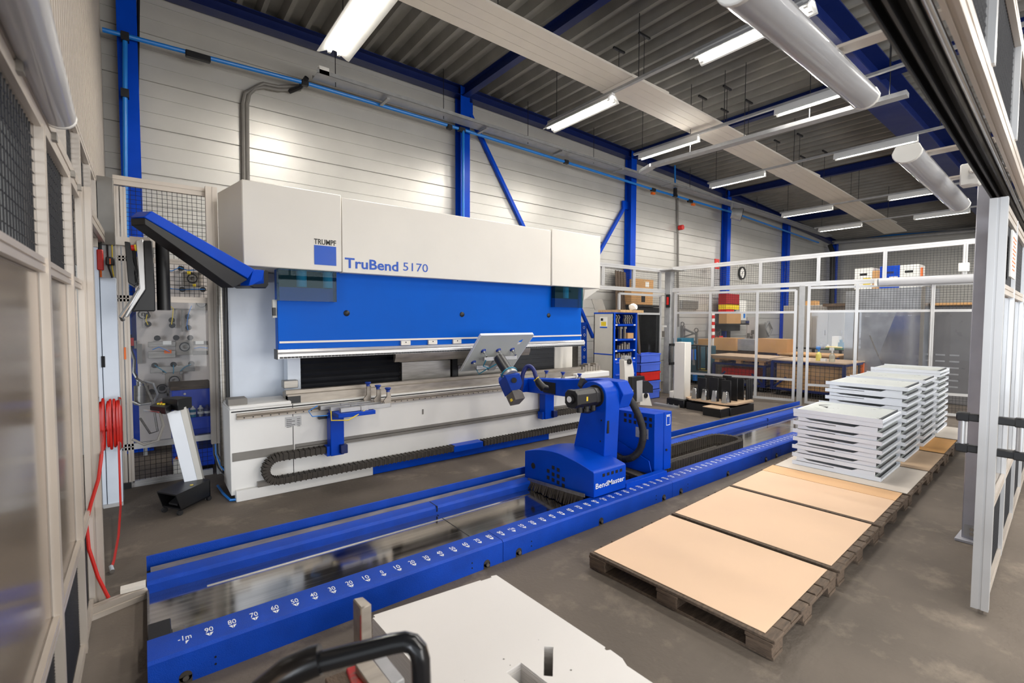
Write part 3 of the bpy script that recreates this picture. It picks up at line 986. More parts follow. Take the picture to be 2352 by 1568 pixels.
# part supports riding on the rail
def support(u0, u1, vt, vb, label, cups, bars, right):
    yf = BY - 0.17
    a = PY(u0, vb, yf); b = PY(u1, vt, yf)
    t = thing('part_support', label, 'support', ((a.x + b.x) / 2, yf, a.z), 'part supports on the front rail')
    G().prism([V((a.x, yf, a.z)), V((b.x, yf, a.z)), V((b.x, yf, b.z)), V((a.x, yf, b.z))], (0, 0.12, 0)).obj('upright', M_BLUE, t, bev=0.005)
    G().box(a.x - 0.03, a.x, yf + 0.02, yf + 0.12, a.z, a.z + 0.10).obj('slider', M_BLUE, t)
    G().box(b.x - 0.05, b.x + 0.02, yf - 0.05, yf + 0.01, a.z + 0.02, a.z + 0.11).obj('bumper', M_BLUED, t, bev=0.004)
    G().box(a.x + 0.01, b.x + 0.25, yf - 0.22, yf + 0.10, b.z - 0.005, b.z + 0.035).obj('cantilever', M_BLUE, t, bev=0.004)
    G().box(a.x - 0.08, b.x + 0.05, yf + 0.11, yf + 0.15, b.z - 0.06, b.z - 0.03).obj('clamp', M_BLACK, t)
    for k, (cu, cv) in enumerate(cups):
        yy = yf + 0.10 - k * 0.125
        p = PY(cu, cv, yy)
        zb_ = b.z + 0.06
        arm = G().box(p.x - 0.50, p.x + 0.02, yy - 0.022, yy + 0.022, zb_ - 0.022, zb_ + 0.022)
        arm.box(p.x - 0.30, p.x - 0.22, yy - 0.03, yy + 0.03, zb_ - 0.026, zb_ + 0.026)
        ao = arm.obj('arm', M_GALV, t, bev=0.003)
        w = 0.03
        pl = [V((p.x - w, yy - 0.01, zb_ - 0.02)), V((p.x + w, yy - 0.01, zb_ - 0.02)), V((p.x + w, yy - 0.01, p.z - 0.03)), V((p.x - 0.012, yy - 0.01, p.z - 0.03)), V((p.x - 0.014, yy - 0.01, zb_ + 0.09)), V((p.x - w - 0.02, yy - 0.01, zb_ + 0.05))]
        G().prism(pl, (0, 0.02, 0)).obj('finger', M_TOOL, t)
        cup = G().cyl(p - V((0, 0, 0.03)), p - V((0, 0, 0.012)), 0.02, 0.016, n=14).cyl(p - V((0, 0, 0.012)), p + V((0, 0, 0.008)), 0.022, 0.034, n=14).cyl(p + V((0, 0, 0.008)), p + V((0, 0, 0.014)), 0.034, 0.03, n=14)
        cup.obj('suction_cup', M_NAVYB, t)
    if not right:
        G().tube([V((a.x, yf - 0.02, b.z + 0.05)), V((a.x - 0.05, yf - 0.2, b.z - 0.02)), V((a.x + 0.1, yf - 0.24, b.z - 0.03)), V((a.x + 0.28, yf - 0.2, b.z + 0.04))], 0.006, 6).obj('yellow_hose', M_YELL, t)
        G().tube([V((a.x - 0.15, yf - 0.1, b.z + 0.12)), V((a.x - 0.24, yf - 0.12, b.z + 0.08)), V((a.x - 0.2, yf - 0.1, b.z + 0.02)), V((a.x - 0.05, yf - 0.08, b.z + 0.01))], 0.005, 6).obj('blue_hose', M_CYAN, t)
    return t


support(760, 790, 948, 1048, 'blue part support with three blue suction cups left on the press brake front rail', [(845, 880), (868, 887), (891, 893)], 3, False)
support(1252, 1273, 890, 963, 'blue part support partly hidden behind the robot arm at right of the rail', [(1255, 853), (1293, 856), (1331, 860)], 3, True)

# ---------------------------------------------------------------- swivelling control panel on its arm
A0, A1 = (-0.30, 2.27), (-1.06, 1.62)
t = thing('control_panel_arm', 'blue and black swivel arm carrying the operator panel, left of the press brake', 'control panel', (-0.3, 2.27, 0))
nrm = V((A1[1] - A0[1], A0[0] - A1[0], 0)).normalized()
if nrm.dot(V((A0[0], A0[1], 0)) - CAM) < 0:
    nrm = -nrm
pp = lambda u, v: PP(u, v, A0, A1)
G().prism([pp(349, 484), pp(585, 618), pp(570, 640), pp(331, 498)], nrm * 0.13).obj('arm_cover', M_BLUE, t, bev=0.006)
G().prism([pp(332, 500), pp(569, 642), pp(536, 661), pp(333, 516)], nrm * 0.12).obj('arm_channel', M_BLACK, t, bev=0.004)
g = G().prism([pp(583, 618), pp(607, 620), pp(607, 652), pp(572, 656)], nrm * 0.10)
g.obj('hinge', M_BLUE, t, bev=0.005)
G().prism([pp(572, 655), pp(584, 662), pp(612, 662), pp(618, 655), pp(618, 622), pp(606, 618), pp(600, 640)], nrm * 0.2).obj('hinge_cap', M_BLACK, t, bev=0.01)
p = PD(372, 545, 4.05); q = PD(376.5, 712, 4.05)
G().cyl(p + V((0, 0, 0.12)), p - V((0, 0, 0.02)), 0.058, n=20).obj('swivel_joint', M_BLACK, t)
G().cyl(p, V((p.x, p.y, q.z)), 0.048, n=20).obj('hanging_tube', M_BLACK, t)
yy = p.y
P1 = lambda u, v: PY(u, v, yy - 0.16)
dep = V((0, 0.34, 0))
pan = G().prism([P1(312, 552), P1(329, 549), P1(334, 664), P1(292, 728), P1(286, 728), P1(321, 662)], dep).obj('panel_bezel', M_ALU, t, bev=0.004)
G().prism([P1(329, 552), P1(350, 552), P1(356, 660), P1(357, 714), P1(315, 714), P1(303, 716), P1(334, 665)], dep).obj('panel_back', M_BLACK, t, bev=0.006)
G().prism([P1(286, 554), P1(300, 556), P1(318, 640), P1(318, 650), P1(308, 656), P1(294, 648)], dep).obj('screen', M_BLACK, t, bev=0.004)
G().prism([P1(302, 562), P1(312, 562), P1(318, 648), P1(310, 650)], V((0, 0.3, 0))).obj('keyboard_bay', M_DARK, t)
G().cyl(P1(301, 569), P1(310, 569), 0.022, n=14).obj('emergency_stop', M_RED, t)
G().cyl(P1(309, 569), P1(313, 569), 0.026, n=14).obj('stop_collar', M_YELL, t)
a1, b1 = P1(322, 661), P1(277, 734)
g = G().tube([a1 + V((0, 0.02, 0)), b1 + V((0, 0.02, 0.02)), b1 + V((0.01, 0.05, 0)), b1 + V((0.01, 0.27, 0)), b1 + V((0, 0.30, 0.02)), a1 + V((0, 0.30, 0))], 0.014, 8)
g.obj('handle', M_CHROME, t)
a1 = P1(322, 658); b1 = P1(296, 722)
G().box(P1(297, 542).x, P1(345, 542).x, yy - 0.1, yy + 0.2, P1(300, 561).z, P1(300, 540).z).obj('cable_box', M_ALUW, t)

# ---------------------------------------------------------------- leaning operator console with foot pedal
t = thing('operator_console', 'white leaning pedestal with black button box in front of the mesh fence', 'console', (-0.75, 2.5, 0))
yc = 2.58
Q = lambda u, v: PY(u, v, yc)
G().prism([Q(382, 949), Q(413, 938), Q(458, 1120), Q(424, 1112)], (0.035, 0.10, 0)).obj('pedestal', M_TRAY, t, bev=0.004)
G().prism([Q(413.5, 938), Q(427, 934), Q(477, 1148), Q(472, 1147), Q(458, 1120)], (0.02, 0.14, 0)).obj('pedestal_side', M_CABG, t)
top = [PY(344, 931, 2.25), PY(381, 935, 2.25), PY(408, 925, 2.45), PY(442, 923, 2.62), PY(442, 913, 2.62), PY(410, 908, 2.6), PY(371, 911, 2.6), PY(371, 922, 2.5)]
zt = PY(381, 935, 2.3).z
def flat(u, v, z):
    return PZ(u, v, z)
z1 = 0.925
cc = [flat(341, 931, z1), flat(378, 936, z1), flat(442, 913, z1), flat(404, 908, z1)]
box = G().prism([flat(344, 931, z1), flat(380, 936, z1), flat(409, 920, z1), flat(373, 918, z1)], (0, 0, -0.06))
box.obj('button_box', M_BLACK, t, bev=0.004)
z2 = 0.975
G().prism([flat(372, 914, z2), flat(408, 918, z2), flat(441, 911, z2), flat(405, 909, z2)], (0, 0, -0.10)).obj('rear_box', M_BLACK, t, bev=0.004)
for k, (u, v, m, r) in enumerate(((364, 928, M_YELL, 0.012), (370, 928.5, M_YELL, 0.012), (376, 929, M_YELL, 0.012), (372, 925.5, M_ORANGE, 0.011), (380, 926, M_ORANGE, 0.011))):
    p = flat(u, v, z1)
    G().cyl(p, p + V((0, 0, 0.012)), r, n=10).obj('button', m, t)
p = flat(388, 926, z1)
G().cyl(p, p + V((0, 0, 0.025)), 0.012, n=12).cyl(p + V((0, 0, 0.02)), p + V((0, 0, 0.045)), 0.024, n=14).obj('emergency_stop', M_RED, t)
h0, h1 = flat(332, 942, z1 - 0.05), flat(368, 947, z1 - 0.05)
G().tube([h0, h1, flat(374, 941, z1 - 0.05)], 0.011, 8).obj('handle_bar', M_CHROME, t)
G().tube([h1, h1 + V((0.02, 0.02, -0.12)), h1 + V((-0.02, 0.02, -0.25)), h1 + V((-0.12, 0.05, -0.28)), h1 + V((-0.2, 0.05, -0.22))], 0.012, 8).obj('cable', M_GRAYST, t)
# foot pedal
t = thing('foot_pedal', 'black foot pedal box on small castors under the white console', 'pedal', (-0.85, 2.45, 0))
fz = 0.045
b0, b1, b2 = V((-1.03, 2.47, 0)), V((-0.90, 2.27, 0)), V((-0.665, 2.52, 0))
b3 = b0 + b2 - b1
zt = 0.19
# top, right side, left side
up = V((0, 0, 1))
G().prism([b0 + up * zt + (b0 - b3) * 0.16, b1 + up * zt + (b1 - b2) * 0.16, b2 + up * zt, b3 + up * zt], (0, 0, 0.012)).obj('cover', M_BLACK, t)
G().prism([b1 + up * fz, b2 + up * fz, b2 + up * zt, b1 + up * zt + (b1 - b2) * 0.16], (b0 - b1) * 0.04).obj('side_plate', M_BLACK, t)
G().prism([b0 + up * fz, b3 + up * fz, b3 + up * zt, b0 + up * zt + (b0 - b3) * 0.16], (b1 - b0) * 0.04).obj('side_plate', M_BLACK, t)
G().prism([b2 + up * fz, b3 + up * fz, b3 + up * zt, b2 + up * zt], (b1 - b2) * 0.04).obj('back_plate', M_BLACK, t)
G().prism([b0 + up * fz, b1 + up * fz, b2 + up * fz, b3 + up * fz], (0, 0, 0.012)).obj('base_plate', M_BLACK, t)
m0, m1 = b0.lerp(b1, 0.25), b0.lerp(b1, 0.7)
inn = (b2 - b1)
G().prism([m0 + inn * 0.05 + up * 0.07, m1 + inn * 0.05 + up * 0.07, m1 + inn * 0.6 + up * 0.13, m0 + inn * 0.6 + up * 0.13], (0, 0, 0.015)).obj('treadle', M_RUBBER, t)
for c in (b0.lerp(b1, 0.1), b0.lerp(b1, 0.9), b2.lerp(b3, 0.1), b2.lerp(b3, 0.9)):
    ax = (b1 - b0).normalized() * 0.012
    G().cyl(c - ax + up * 0.022, c + ax + up * 0.022, 0.022, n=12).obj('castor', M_RUBBER, t)
p = (b0 + b1 + b2 * 2) / 4 + up * (zt + 0.012)
G().cyl(p, p + up * 0.003, 0.014, n=10).obj('sticker', M_YELL, t)
# ---------------------------------------------------------------- robot rail bed
XR0, XR1 = -1.145, 9.0
t = thing('robot_rail', 'long blue rail bed of the bending robot with a centimetre scale on its near edge', 'rail', (3.5, 0.6, 0))
HT = 0.154
joints = [XR0, 0.845, 2.88, 4.95, 7.0, 8.6]
for a, b in zip(joints, joints[1:]):
    g = G().prism([V((a, -0.055, 0)), V((a, 0.0, 0)), V((a, 0.165, 0.05)), V((a, 0.165, HT - 0.012)), V((a, 0.14, HT)), V((a, -0.04, HT)), V((a, -0.055, HT - 0.012))], (b - a - 0.004, 0, 0))
    so = g.obj('scale_beam', M_TRACK, t)
    # levelling bolts in cut-outs
    for bx in (a + 0.14, b - 0.14, (a + b) / 2):
        if bx < -0.9 and bx > XR0 + 0.2:
            continue
        k = G().cyl((bx, -0.052, 0.034), (bx, -0.0575, 0.034), 0.026, n=14).box(bx - 0.026, bx + 0.026, -0.0575, -0.052, 0.0, 0.034)
        k.obj('bolt_recess', M_CHAIN, so)
        G().cyl((bx, -0.055, 0.03), (bx, -0.07, 0.03), 0.013, n=8).obj('bolt', M_STEEL, so)
    k = G()
    for bx in (a + 0.26, b - 0.26):
        for bz in (0.04, 0.075):
            k.cyl((bx, -0.054, bz), (bx, -0.0575, bz), 0.005, n=8)
    k.obj('bolt_heads', M_BLACK, so)
# scale marking
first = [o for o in t.children if o.name.startswith('scale_beam')]
for i in range(-10, 72):
    gm = G()
    x = i * 0.1
    if True:
        n = abs(i)
        s = '0' if n == 0 else (('%s%dm' % ('+' if i > 0 else '-', n // 10)) if n % 10 == 0 else str(n % 10 * 10))
        if i < 0 and n % 10:
            s = str(n % 10 * 10)
        w = {1: 0.016, 2: 0.036, 3: 0.054}[min(3, len(s))]
        gl = lettering(s, V((x - w / 2, 0.040, HT + 0.0012)), (1, 0, 0), (0, 1, 0), 0.060, None, None, 0.004, width=w)
        k = len(gm.v)
        gm.v += gl.v; gm.f += [[q + k for q in f] for f in gl.f]; gm.m += gl.m
        for sg in (-1, 1):
            if s == '-1m' and sg < 0:
                continue
            gm.add([(x + sg * 0.0015, 0.002, HT + 0.0012), (x + sg * 0.0015, 0.030, HT + 0.0012), (x + sg * 0.017, 0.030, HT + 0.0012)], [(0, 1, 2) if sg < 0 else (0, 2, 1)])
    gm.obj('scale_mark', M_LETTER, t, smooth=False)
# bed plate and inner rails
G().box(XR0, 8.9, 0.16, 1.0, 0.0, 0.022).obj('bed_plate', M_BED, t)
g = G().box(XR0, XR0 + 0.01, 0.0, 1.0, 0.0, 0.05)
g.obj('end_plate', M_STEEL, t)
G().box(-0.55, 8.8, 0.30, 0.335, 0.022, 0.05).obj('linear_rail', M_CHROME, t)
G().box(XR0 + 0.3, 8.8, 0.80, 0.86, 0.022, 0.028).obj('rub_strip', M_BED, t)
for xj in (0.845, 2.88, 4.95, 7.0):
    G().box(xj - 0.004, xj + 0.004, 0.17, 0.90, 0.018, 0.0226).obj('bed_joint', M_DARK, t)
    G().box(xj - 0.004, xj + 0.004, 0.90, 1.04, 0.05, 0.0962).obj('beam_joint', M_DARK, t)
g = G().prism([V((XR0, 0.915, 0.0)), V((XR0, 0.905, 0.078)), V((XR0, 0.925, 0.095)), V((XR0, 1.05, 0.095)), V((XR0, 1.05, 0.0))], (8.95 - XR0 - 0.25, 0, 0))
g.obj('inner_beam', M_TRACK, t)
G().box(XR0 + 0.02, 8.7, 1.05, 1.08, 0.07, 0.115).obj('linear_rail', M_TOOL, t)
G().box(XR0, 8.85, 1.14, 1.155, 0.0, HT + 0.01).obj('back_plate', M_TRACK, t)
G().box(XR0, 8.85, 1.05, 1.14, 0.0, 0.07).obj('gutter', M_DARK, t)
G().box(XR0 + 0.0, XR0 + 0.10, 0.20, 0.40, 0.022, 0.10).obj('end_stop', M_BLACK, t, bev=0.004)
G().box(XR0 + 0.1, XR0 + 0.16, 0.19, 0.33, 0.022, 0.075).obj('end_stop', M_STEEL, t, bev=0.004)
# energy chain lying in the bed behind the robot
pts = []
for i in range(40):
    pts.append((3.0 + i * 0.05, 0.76))
for i in range(1, 14):
    an = math.pi / 2 - math.pi * i / 14
    pts.append((4.97 + math.cos(an) * 0.2, 0.56 + math.sin(an) * 0.2))
for i in range(46):
    pts.append((4.95 - i * 0.05, 0.36))
g = G()
for (ax, ay), (bx, by) in zip(pts, pts[1:]):
    d = V((bx - ax, by - ay, 0)); dn = d.normalized()
    c = V(((ax + bx) / 2, (ay + by) / 2, 0.085))
    g.obox(c, dn * d.length * 0.46, dn.cross(ZUP) * 0.028, ZUP * 0.06)
    g.obox(c, dn * d.length * 0.16, dn.cross(ZUP) * 0.032, ZUP * 0.064)
g.obj('drag_chain', M_CHAIN, t, smooth=False)
g = G()
for k in range(4):
    g.bar((3.0, 0.45 + k * 0.06, 0.028), (4.9, 0.45 + k * 0.06, 0.028), 0.03, 0.01)
g.obj('cable_run', M_CHAIN, t)

# ---------------------------------------------------------------- bending robot
t = thing('bending_robot', 'blue bending robot riding on the rail bed, arm reaching to the press brake', 'robot', (2.4, 0.5, 0.02))
XC = 1.94
prof = [PX(1204.8, 1034.8, XC), PX(1239.4, 1032.8, XC), PX(1279, 1039.7, XC), PX(1318.5, 1057.5, XC), PX(1345, 1073, XC), PX(1365, 1086, XC)]
y0, y1 = 1.05, 0.10
prof = [prof[0].lerp(prof[0], 0)] + prof[1:]
_pr = []
for i in range(len(prof) - 1):
    q0, q1, q2, q3 = prof[max(0, i - 1)], prof[i], prof[i + 1], prof[min(len(prof) - 1, i + 2)]
    for k in range(4):
        q = k / 4
        _pr.append(0.5 * ((2 * q1) + (q2 - q0) * q + (2 * q0 - 5 * q1 + 4 * q2 - q3) * q * q + (3 * q1 - q0 - 3 * q2 + q3) * q ** 3))
prof = _pr + [prof[-1]]
poly = [V((XC, y1, 0.16)), V((XC, y1, 0.375))] + [V((XC, p.y, p.z)) for p in prof[::-1][1:-1]] + [V((XC, y0, 0.365)), V((XC, y0, 0.06)), V((XC, 0.95, 0.09))]
cov = G().prism(poly, (0.43, 0, 0)).obj('base_cover', M_BLUE, t, bev=0.004)
g = G()
for yy, zz in ((0.62, 0.30), (0.55, 0.295), (0.69, 0.25), (0.62, 0.235), (0.55, 0.235), (0.48, 0.225), (0.69, 0.185), (0.62, 0.18), (0.55, 0.175), (0.48, 0.165)):
    g.box(XC - 0.003, XC + 0.01, yy - 0.018, yy + 0.018, zz - 0.017, zz + 0.017)
g.obj('vent_slots', M_DARK, cov)
G().cyl((XC + 0.005, 0.915, 0.245), (XC - 0.003, 0.915, 0.245), 0.03, n=18).obj('cable_hole', M_DARK, cov)
g = G()
for k in range(5):
    g.box(XC + 0.11 + k * 0.058, XC + 0.14 + k * 0.058, y1 - 0.003, y1 + 0.01, 0.325, 0.352)
g.obj('vent_slots', M_DARK, cov)
lettering('BendMaster', V((XC + 0.02, y1 - 0.003, 0.235)), (1, 0, 0), (0, 0, 1), 0.066, M_LETTER, cov, 0.012, width=0.385)
# brush skirt along the left edge of the cover
g = G()
n = 90
for i in range(n):
    yy = 0.2 + 0.74 * i / n
    top = 0.155 - 0.06 * (yy - 0.2) / 0.74
    a = V((XC - 0.03, yy, top)); b = V((XC - 0.045 - R.random() * 0.03, yy + R.uniform(-0.01, 0.01), 0.03))
    g.bar(a, b, 0.009, 0.006)
g.obj('brush_skirt', M_CHAIN, t, smooth=False)
g = G().bar((XC - 0.03, 0.18, 0.165), (XC - 0.03, 0.96, 0.10), 0.012, 0.03)
g.obj('brush_holder', M_STEEL, t)
# carriage frame with the platform between cover and cabinet
G().box(XC + 0.43, 3.0, 0.09, 0.16, 0.06, 0.20).obj('carriage', M_BLUE, t, bev=0.003)
G().box(XC + 0.1, 3.25, 0.16, 1.02, 0.055, 0.075).obj('carriage_plate', M_BLUED, t)
g = G()
for i in range(22):
    g.obox(V((2.74 + 0.004 * i, 0.18 + 0.026 * i, 0.15)), (0.05, 0, 0), (0, 0.011, 0), (0, 0, 0.022))
g.obj('drag_chain', M_CHAIN, t)
# column, a rounded slab lying across x
X0c, X1c = 2.28, 2.475
cy_, cz_, rr = 0.435, 0.985, 0.165
pl = [V((X0c, 0.30, 0.20)), V((X0c, 0.27, cz_ - 0.1))]
for i in range(15):
    an = math.pi * i / 14
    pl.append(V((X0c, cy_ - math.cos(an) * rr, cz_ + math.sin(an) * rr * 0.82)))
pl += [V((X0c, 0.585, cz_ - 0.15)), V((X0c, 0.70, 0.40)), V((X0c, 0.70, 0.2))]
co = G().prism(pl, (X1c - X0c, 0, 0)).obj('column', M_BLUE, t, bev=0.005)
g = G()
for yy, zz in ((0.30, 0.93), (0.305, 0.76), (0.315, 0.56), (0.62, 0.66), (0.57, 0.82), (0.31, 1.06)):
    g.cyl((X0c + 0.002, yy + 0.02, zz), (X0c - 0.003, yy + 0.02, zz), 0.008, n=10)
g.obj('screws', M_BLACK, co)
a = PY(1391, 980, 0.295)
g = G().box(X0c + 0.025, X0c + 0.05, 0.272, 0.30, a.z - 0.06, a.z + 0.06)
g.obj('slot', M_DARK, co)
# drive motor poking out of the column
mc = V((X0c, cy_ - 0.035, cz_ + 0.0))
G().cyl(mc + V((0.005, 0, 0)), mc - V((0.012, 0, 0)), 0.105, n=28).obj('motor_flange', M_DARK, t)
h = 0.078
oc = [(-h, -h * 0.55), (-h * 0.55, -h), (h * 0.55, -h), (h, -h * 0.55), (h, h * 0.55), (h * 0.55, h), (-h * 0.55, h), (-h, h * 0.55)]
mo = G().section(mc, mc - V((0.30, 0, 0)), oc)
for dx in (0.02, 0.28):
    mo.section(mc - V((dx, 0, 0)), mc - V((dx + 0.05, 0, 0)), [(x * 1.06, y * 1.06) for x, y in oc])
mot = mo.obj('motor', M_BLACK, t, bev=0.004)
G().cyl(mc - V((0.32, 0, 0)), mc - V((0.352, 0, 0)), 0.042, n=20).obj('encoder_cap', M_BLACK, mot)
G().cyl(mc - V((0.352, 0, 0)), mc - V((0.356, 0, 0)), 0.028, n=20).obj('badge', M_LETTER, mot)
G().box(mc.x - 0.21, mc.x - 0.19, mc.y - h - 0.002, mc.y - h, mc.z - 0.02, mc.z + 0.02).obj('warning_mark', M_YELL, mot)
g = G()
for k in range(3):
    g.cyl(mc + V((-0.24 + k * 0.09, -0.02, -h)), mc + V((-0.24 + k * 0.09, -0.02, -h - 0.05)), 0.03, n=12)
g.tube([mc + V((-0.2, -0.02, -h - 0.04)), mc + V((-0.1, 0.0, -h - 0.06)), mc + V((0.0, 0.02, -h - 0.05))], 0.022, 8)
g.obj('plug_connector', M_BLACK, mot)
# upper arm swung towards the press, on the far side of the column
XA = 2.47
arm = [V((XA, 1.78, 1.0)), V((XA, 1.0, 1.065)), V((XA, 0.55, 1.12)), V((XA, 0.30, 1.115)), V((XA, 0.22, 1.0)), V((XA, 0.28, 0.86)), V((XA, 0.55, 0.83)), V((XA, 0.87, 0.885)), V((XA, 1.78, 0.842))]
ar = G().prism(arm, (0.16, 0, 0)).obj('upper_arm', M_BLUE, t, bev=0.006)
b0 = PX(1262, 885, XA)
G().box(XA - 0.005, XA + 0.01, b0.y - 0.10, b0.y + 0.10, 0.885, 1.01).obj('cable_port', M_DARK, ar)
# lug at the back of the arm with the hose stub
L = [PY(u, v, 0.42) for u, v in ((1418, 880), (1437, 872), (1452, 892), (1455, 900), (1440, 908), (1422, 918))]
G().prism(L, (0, 0.10, 0)).obj('hose_lug', M_BLUE, t, bev=0.004)
L = [PY(u, v, 0.40) for u, v in ((1416, 877), (1424, 876), (1455, 896), (1453, 903), (1446, 903))]
G().prism(L, (0, 0.02, 0)).obj('lug_plate', M_GALV, t)
p = PY(1446, 899, 0.39)
G().ring(p, (0, -1, 0), 0.012, 0.026, 0.015).obj('lug_bushing', M_CHROME, t)
p = PY(1340, 883, 0.62)
G().obox(p, (0.035, 0, -0.03), (0, 0.03, 0), (0.02, 0, 0.035)).obj('stop_plate', M_BLACK, t)
# big hose
hp = [PY(u, v, y) for u, v, y in ((1440, 908, 0.42), (1452, 925, 0.36), (1467, 955, 0.32), (1476, 985, 0.30), (1476, 1010, 0.30), (1468, 1035, 0.34), (1452, 1050, 0.40), (1432, 1054, 0.5), (1415, 1045, 0.62))]
sm = []
for i in range(len(hp) - 1):
    for k in range(4):
        p0, p1, p2, p3 = hp[max(0, i - 1)], hp[i], hp[i + 1], hp[min(len(hp) - 1, i + 2)]
        q = k / 4
        sm.append(0.5 * ((2 * p1) + (p2 - p0) * q + (2 * p0 - 5 * p1 + 4 * p2 - p3) * q * q + (3 * p1 - p0 - 3 * p2 + p3) * q ** 3))
sm.append(hp[-1])
g = G().tube(sm, 0.036, 12)
for i, p in enumerate(sm[:-1]):
    d = (sm[i + 1] - p).normalized()
    if i % 2 == 0:
        g.cyl(p - d * 0.006, p + d * 0.006, 0.0385, n=12)
g.obj('corrugated_hose', M_RUBBER, t)
# electrical cabinet riding behind the column
c0, c1 = PY(1505, 951, 0.22), PY(1545, 943, 0.22)
xa, xb = 2.965, 3.25
yb2 = 0.80
cab = G().prism([V((xa, 0.22, 0.15)), V((xa, 0.22, 0.755)), V((xa, yb2, 0.725)), V((xa, yb2, 0.15))], (xb - xa - 0.13, 0, 0)).obj('cabinet', M_BLUE, t, bev=0.004)
G().prism([V((xb - 0.128, 0.215, 0.15)), V((xb - 0.128, 0.215, 0.757)), V((xb - 0.128, yb2, 0.727)), V((xb - 0.128, yb2, 0.15))], (0.128, 0, 0)).obj('cabinet_door', M_BLUE, cab, bev=0.004)
g = G()
for k in range(6):
    for zz in (0.63, 0.69):
        yy = 0.27 + k * 0.065
        g.box(xa - 0.003, xa + 0.01, yy - 0.016, yy + 0.016, zz - 0.018, zz + 0.018)
g.obj('vent_slots', M_DARK, cab)
a = PX(1460, 985, xa - 0.002); b = PX(1489, 1000, xa - 0.002)
G().box(xa - 0.003, xa, b.y, a.y, 0.48, 0.585).obj('type_plate', M_PLATE, cab)
g = G()
fx, fz0, fz1 = xb - 0.075, 0.62, 0.72
for x0_, x1_, z0_, z1_ in ((xb - 0.10, xb - 0.03, 0.615, 0.621), (xb - 0.10, xb - 0.03, 0.705, 0.726), (xb - 0.10, xb - 0.095, 0.615, 0.72), (xb - 0.035, xb - 0.03, 0.615, 0.72)):
    g.box(x0_, x1_, 0.2125, 0.2145, z0_, z1_)
em = g.obj('emblem_frame', M_LETTER, cab)
lettering('TRUMPF', V((xb - 0.096, 0.2120, 0.709)), (1, 0, 0), (0, 0, 1), 0.017, M_LBLUE, em, 0.01, width=0.062)
G().cyl((xb - 0.09, 0.216, 0.36), (xb - 0.09, 0.205, 0.36), 0.012, n=12).obj('lock', M_BLACK, cab)
G().prism([V((2.90, 0.20, 0.15)), V((2.90, 0.24, 0.28)), V((2.90, 0.62, 0.40)), V((2.90, 0.80, 0.40)), V((2.90, 0.80, 0.15))], (0.012, 0, 0)).obj('guard_plate', M_BLUE, t)
# wrist: hexagonal housing slung in front of the arm tip, its axis square to the held sheet
tn = V((0, -0.7071, -0.7071))      # away from the sheet, down its normal
bx = V((1, 0, 0))
tt = V((0, -0.7071, 0.7071))
wc = PD(1180, 890, 5.05)
sc = 1.0
def W(u, v, dep=5.02):
    return PD(u, v, dep)
hx = [W(1163, 862), W(1194, 857), W(1201, 880), W(1196, 893), W(1175, 897)]
g = G().prism([W(1160, 862), W(1194, 857), W(1200, 880), W(1195, 893), W(1175, 898)], FW * 0.02 + V((0.02, 0.12, 0.0)))
g.obj('wrist_face', M_TRACK, t, bev=0.003)
lft = [W(1160, 861.5), W(1175, 898), W(1160, 911), W(1145, 877)]
g = G().prism([W(1160.5, 862, 5.02), W(1175.5, 898, 5.02), W(1160.5, 911.5, 5.16), W(1145, 877, 5.16)], V((0.1, 0.14, 0.02)))
g.obj('wrist_side', M_BLUE, t, bev=0.003)
p = W(1181, 873, 5.015)
G().cyl(p, p - FW * 0.012, 0.028, n=20).obj('axis_cap', M_BLACK, t)
# steel end block
g = G().prism([W(1162, 911, 5.12), W(1176, 898, 5.02), W(1184, 917, 5.02), W(1172, 932, 5.10)], V((0.10, 0.10, 0.02)))
g.prism([W(1176, 897, 5.01), W(1188, 894, 5.03), W(1200, 899, 5.08), W(1206, 914, 5.10), W(1184, 918, 5.02)], V((0.06, 0.12, 0.0)))
g.prism([W(1172, 932, 5.10), W(1184, 917.5, 5.02), W(1206, 914, 5.10), W(1193, 928, 5.16)], V((0.02, 0.08, 0.05)))
eb = g.obj('wrist_motor', M_GRAYST, t, bev=0.002)
G().prism([W(1171, 917, 5.05), W(1177, 914, 5.05), W(1178, 920, 5.05), W(1173, 923, 5.05)], FW * 0.012).obj('yellow_label', M_YELL, eb)
# gripper tube up to the sheet
gb, gt = PD(1172, 862, 5.12), PD(1147, 822, 5.32)
tubeax = (gt - gb).normalized()
G().cyl(gb, gt, 0.062, n=20).obj('gripper_tube', M_BLACK, t)
G().cyl(gb - tubeax * 0.02, gb + tubeax * 0.035, 0.088, n=20).obj('tool_changer', M_GALV, t)
G().ring(gb + tubeax * 0.02, tubeax, 0.088, 0.096, 0.012).obj('green_hose', M_TEAL, t)
# looping hose between wrist and arm
hp = [PD(1195, 901, 5.3), PD(1198, 885, 5.3), PD(1200, 862, 5.3), PD(1208, 844, 5.3), PD(1217, 841, 5.28), PD(1226, 850, 5.26), PD(1230, 862, 5.24), PD(1234, 872, 5.22)]
sm = []
for i in range(len(hp) - 1):
    for k in range(4):
        p0, p1, p2, p3 = hp[max(0, i - 1)], hp[i], hp[i + 1], hp[min(len(hp) - 1, i + 2)]
        q = k / 4
        sm.append(0.5 * ((2 * p1) + (p2 - p0) * q + (2 * p0 - 5 * p1 + 4 * p2 - p3) * q * q + (3 * p1 - p0 - 3 * p2 + p3) * q ** 3))
sm.append(hp[-1])
G().tube(sm, 0.024, 12).obj('loop_hose', M_NAVY, t)
g = G().tube([PD(1233, 870, 5.2), PD(1238, 880, 5.18), PD(1247, 890, 5.17), PD(1256, 892, 5.2)], [0.032, 0.042, 0.044, 0.036], 12)
g.obj('hose_elbow', M_BLACK, t)
d0, d1 = PD(1231, 869, 5.2), PD(1235, 874, 5.2)
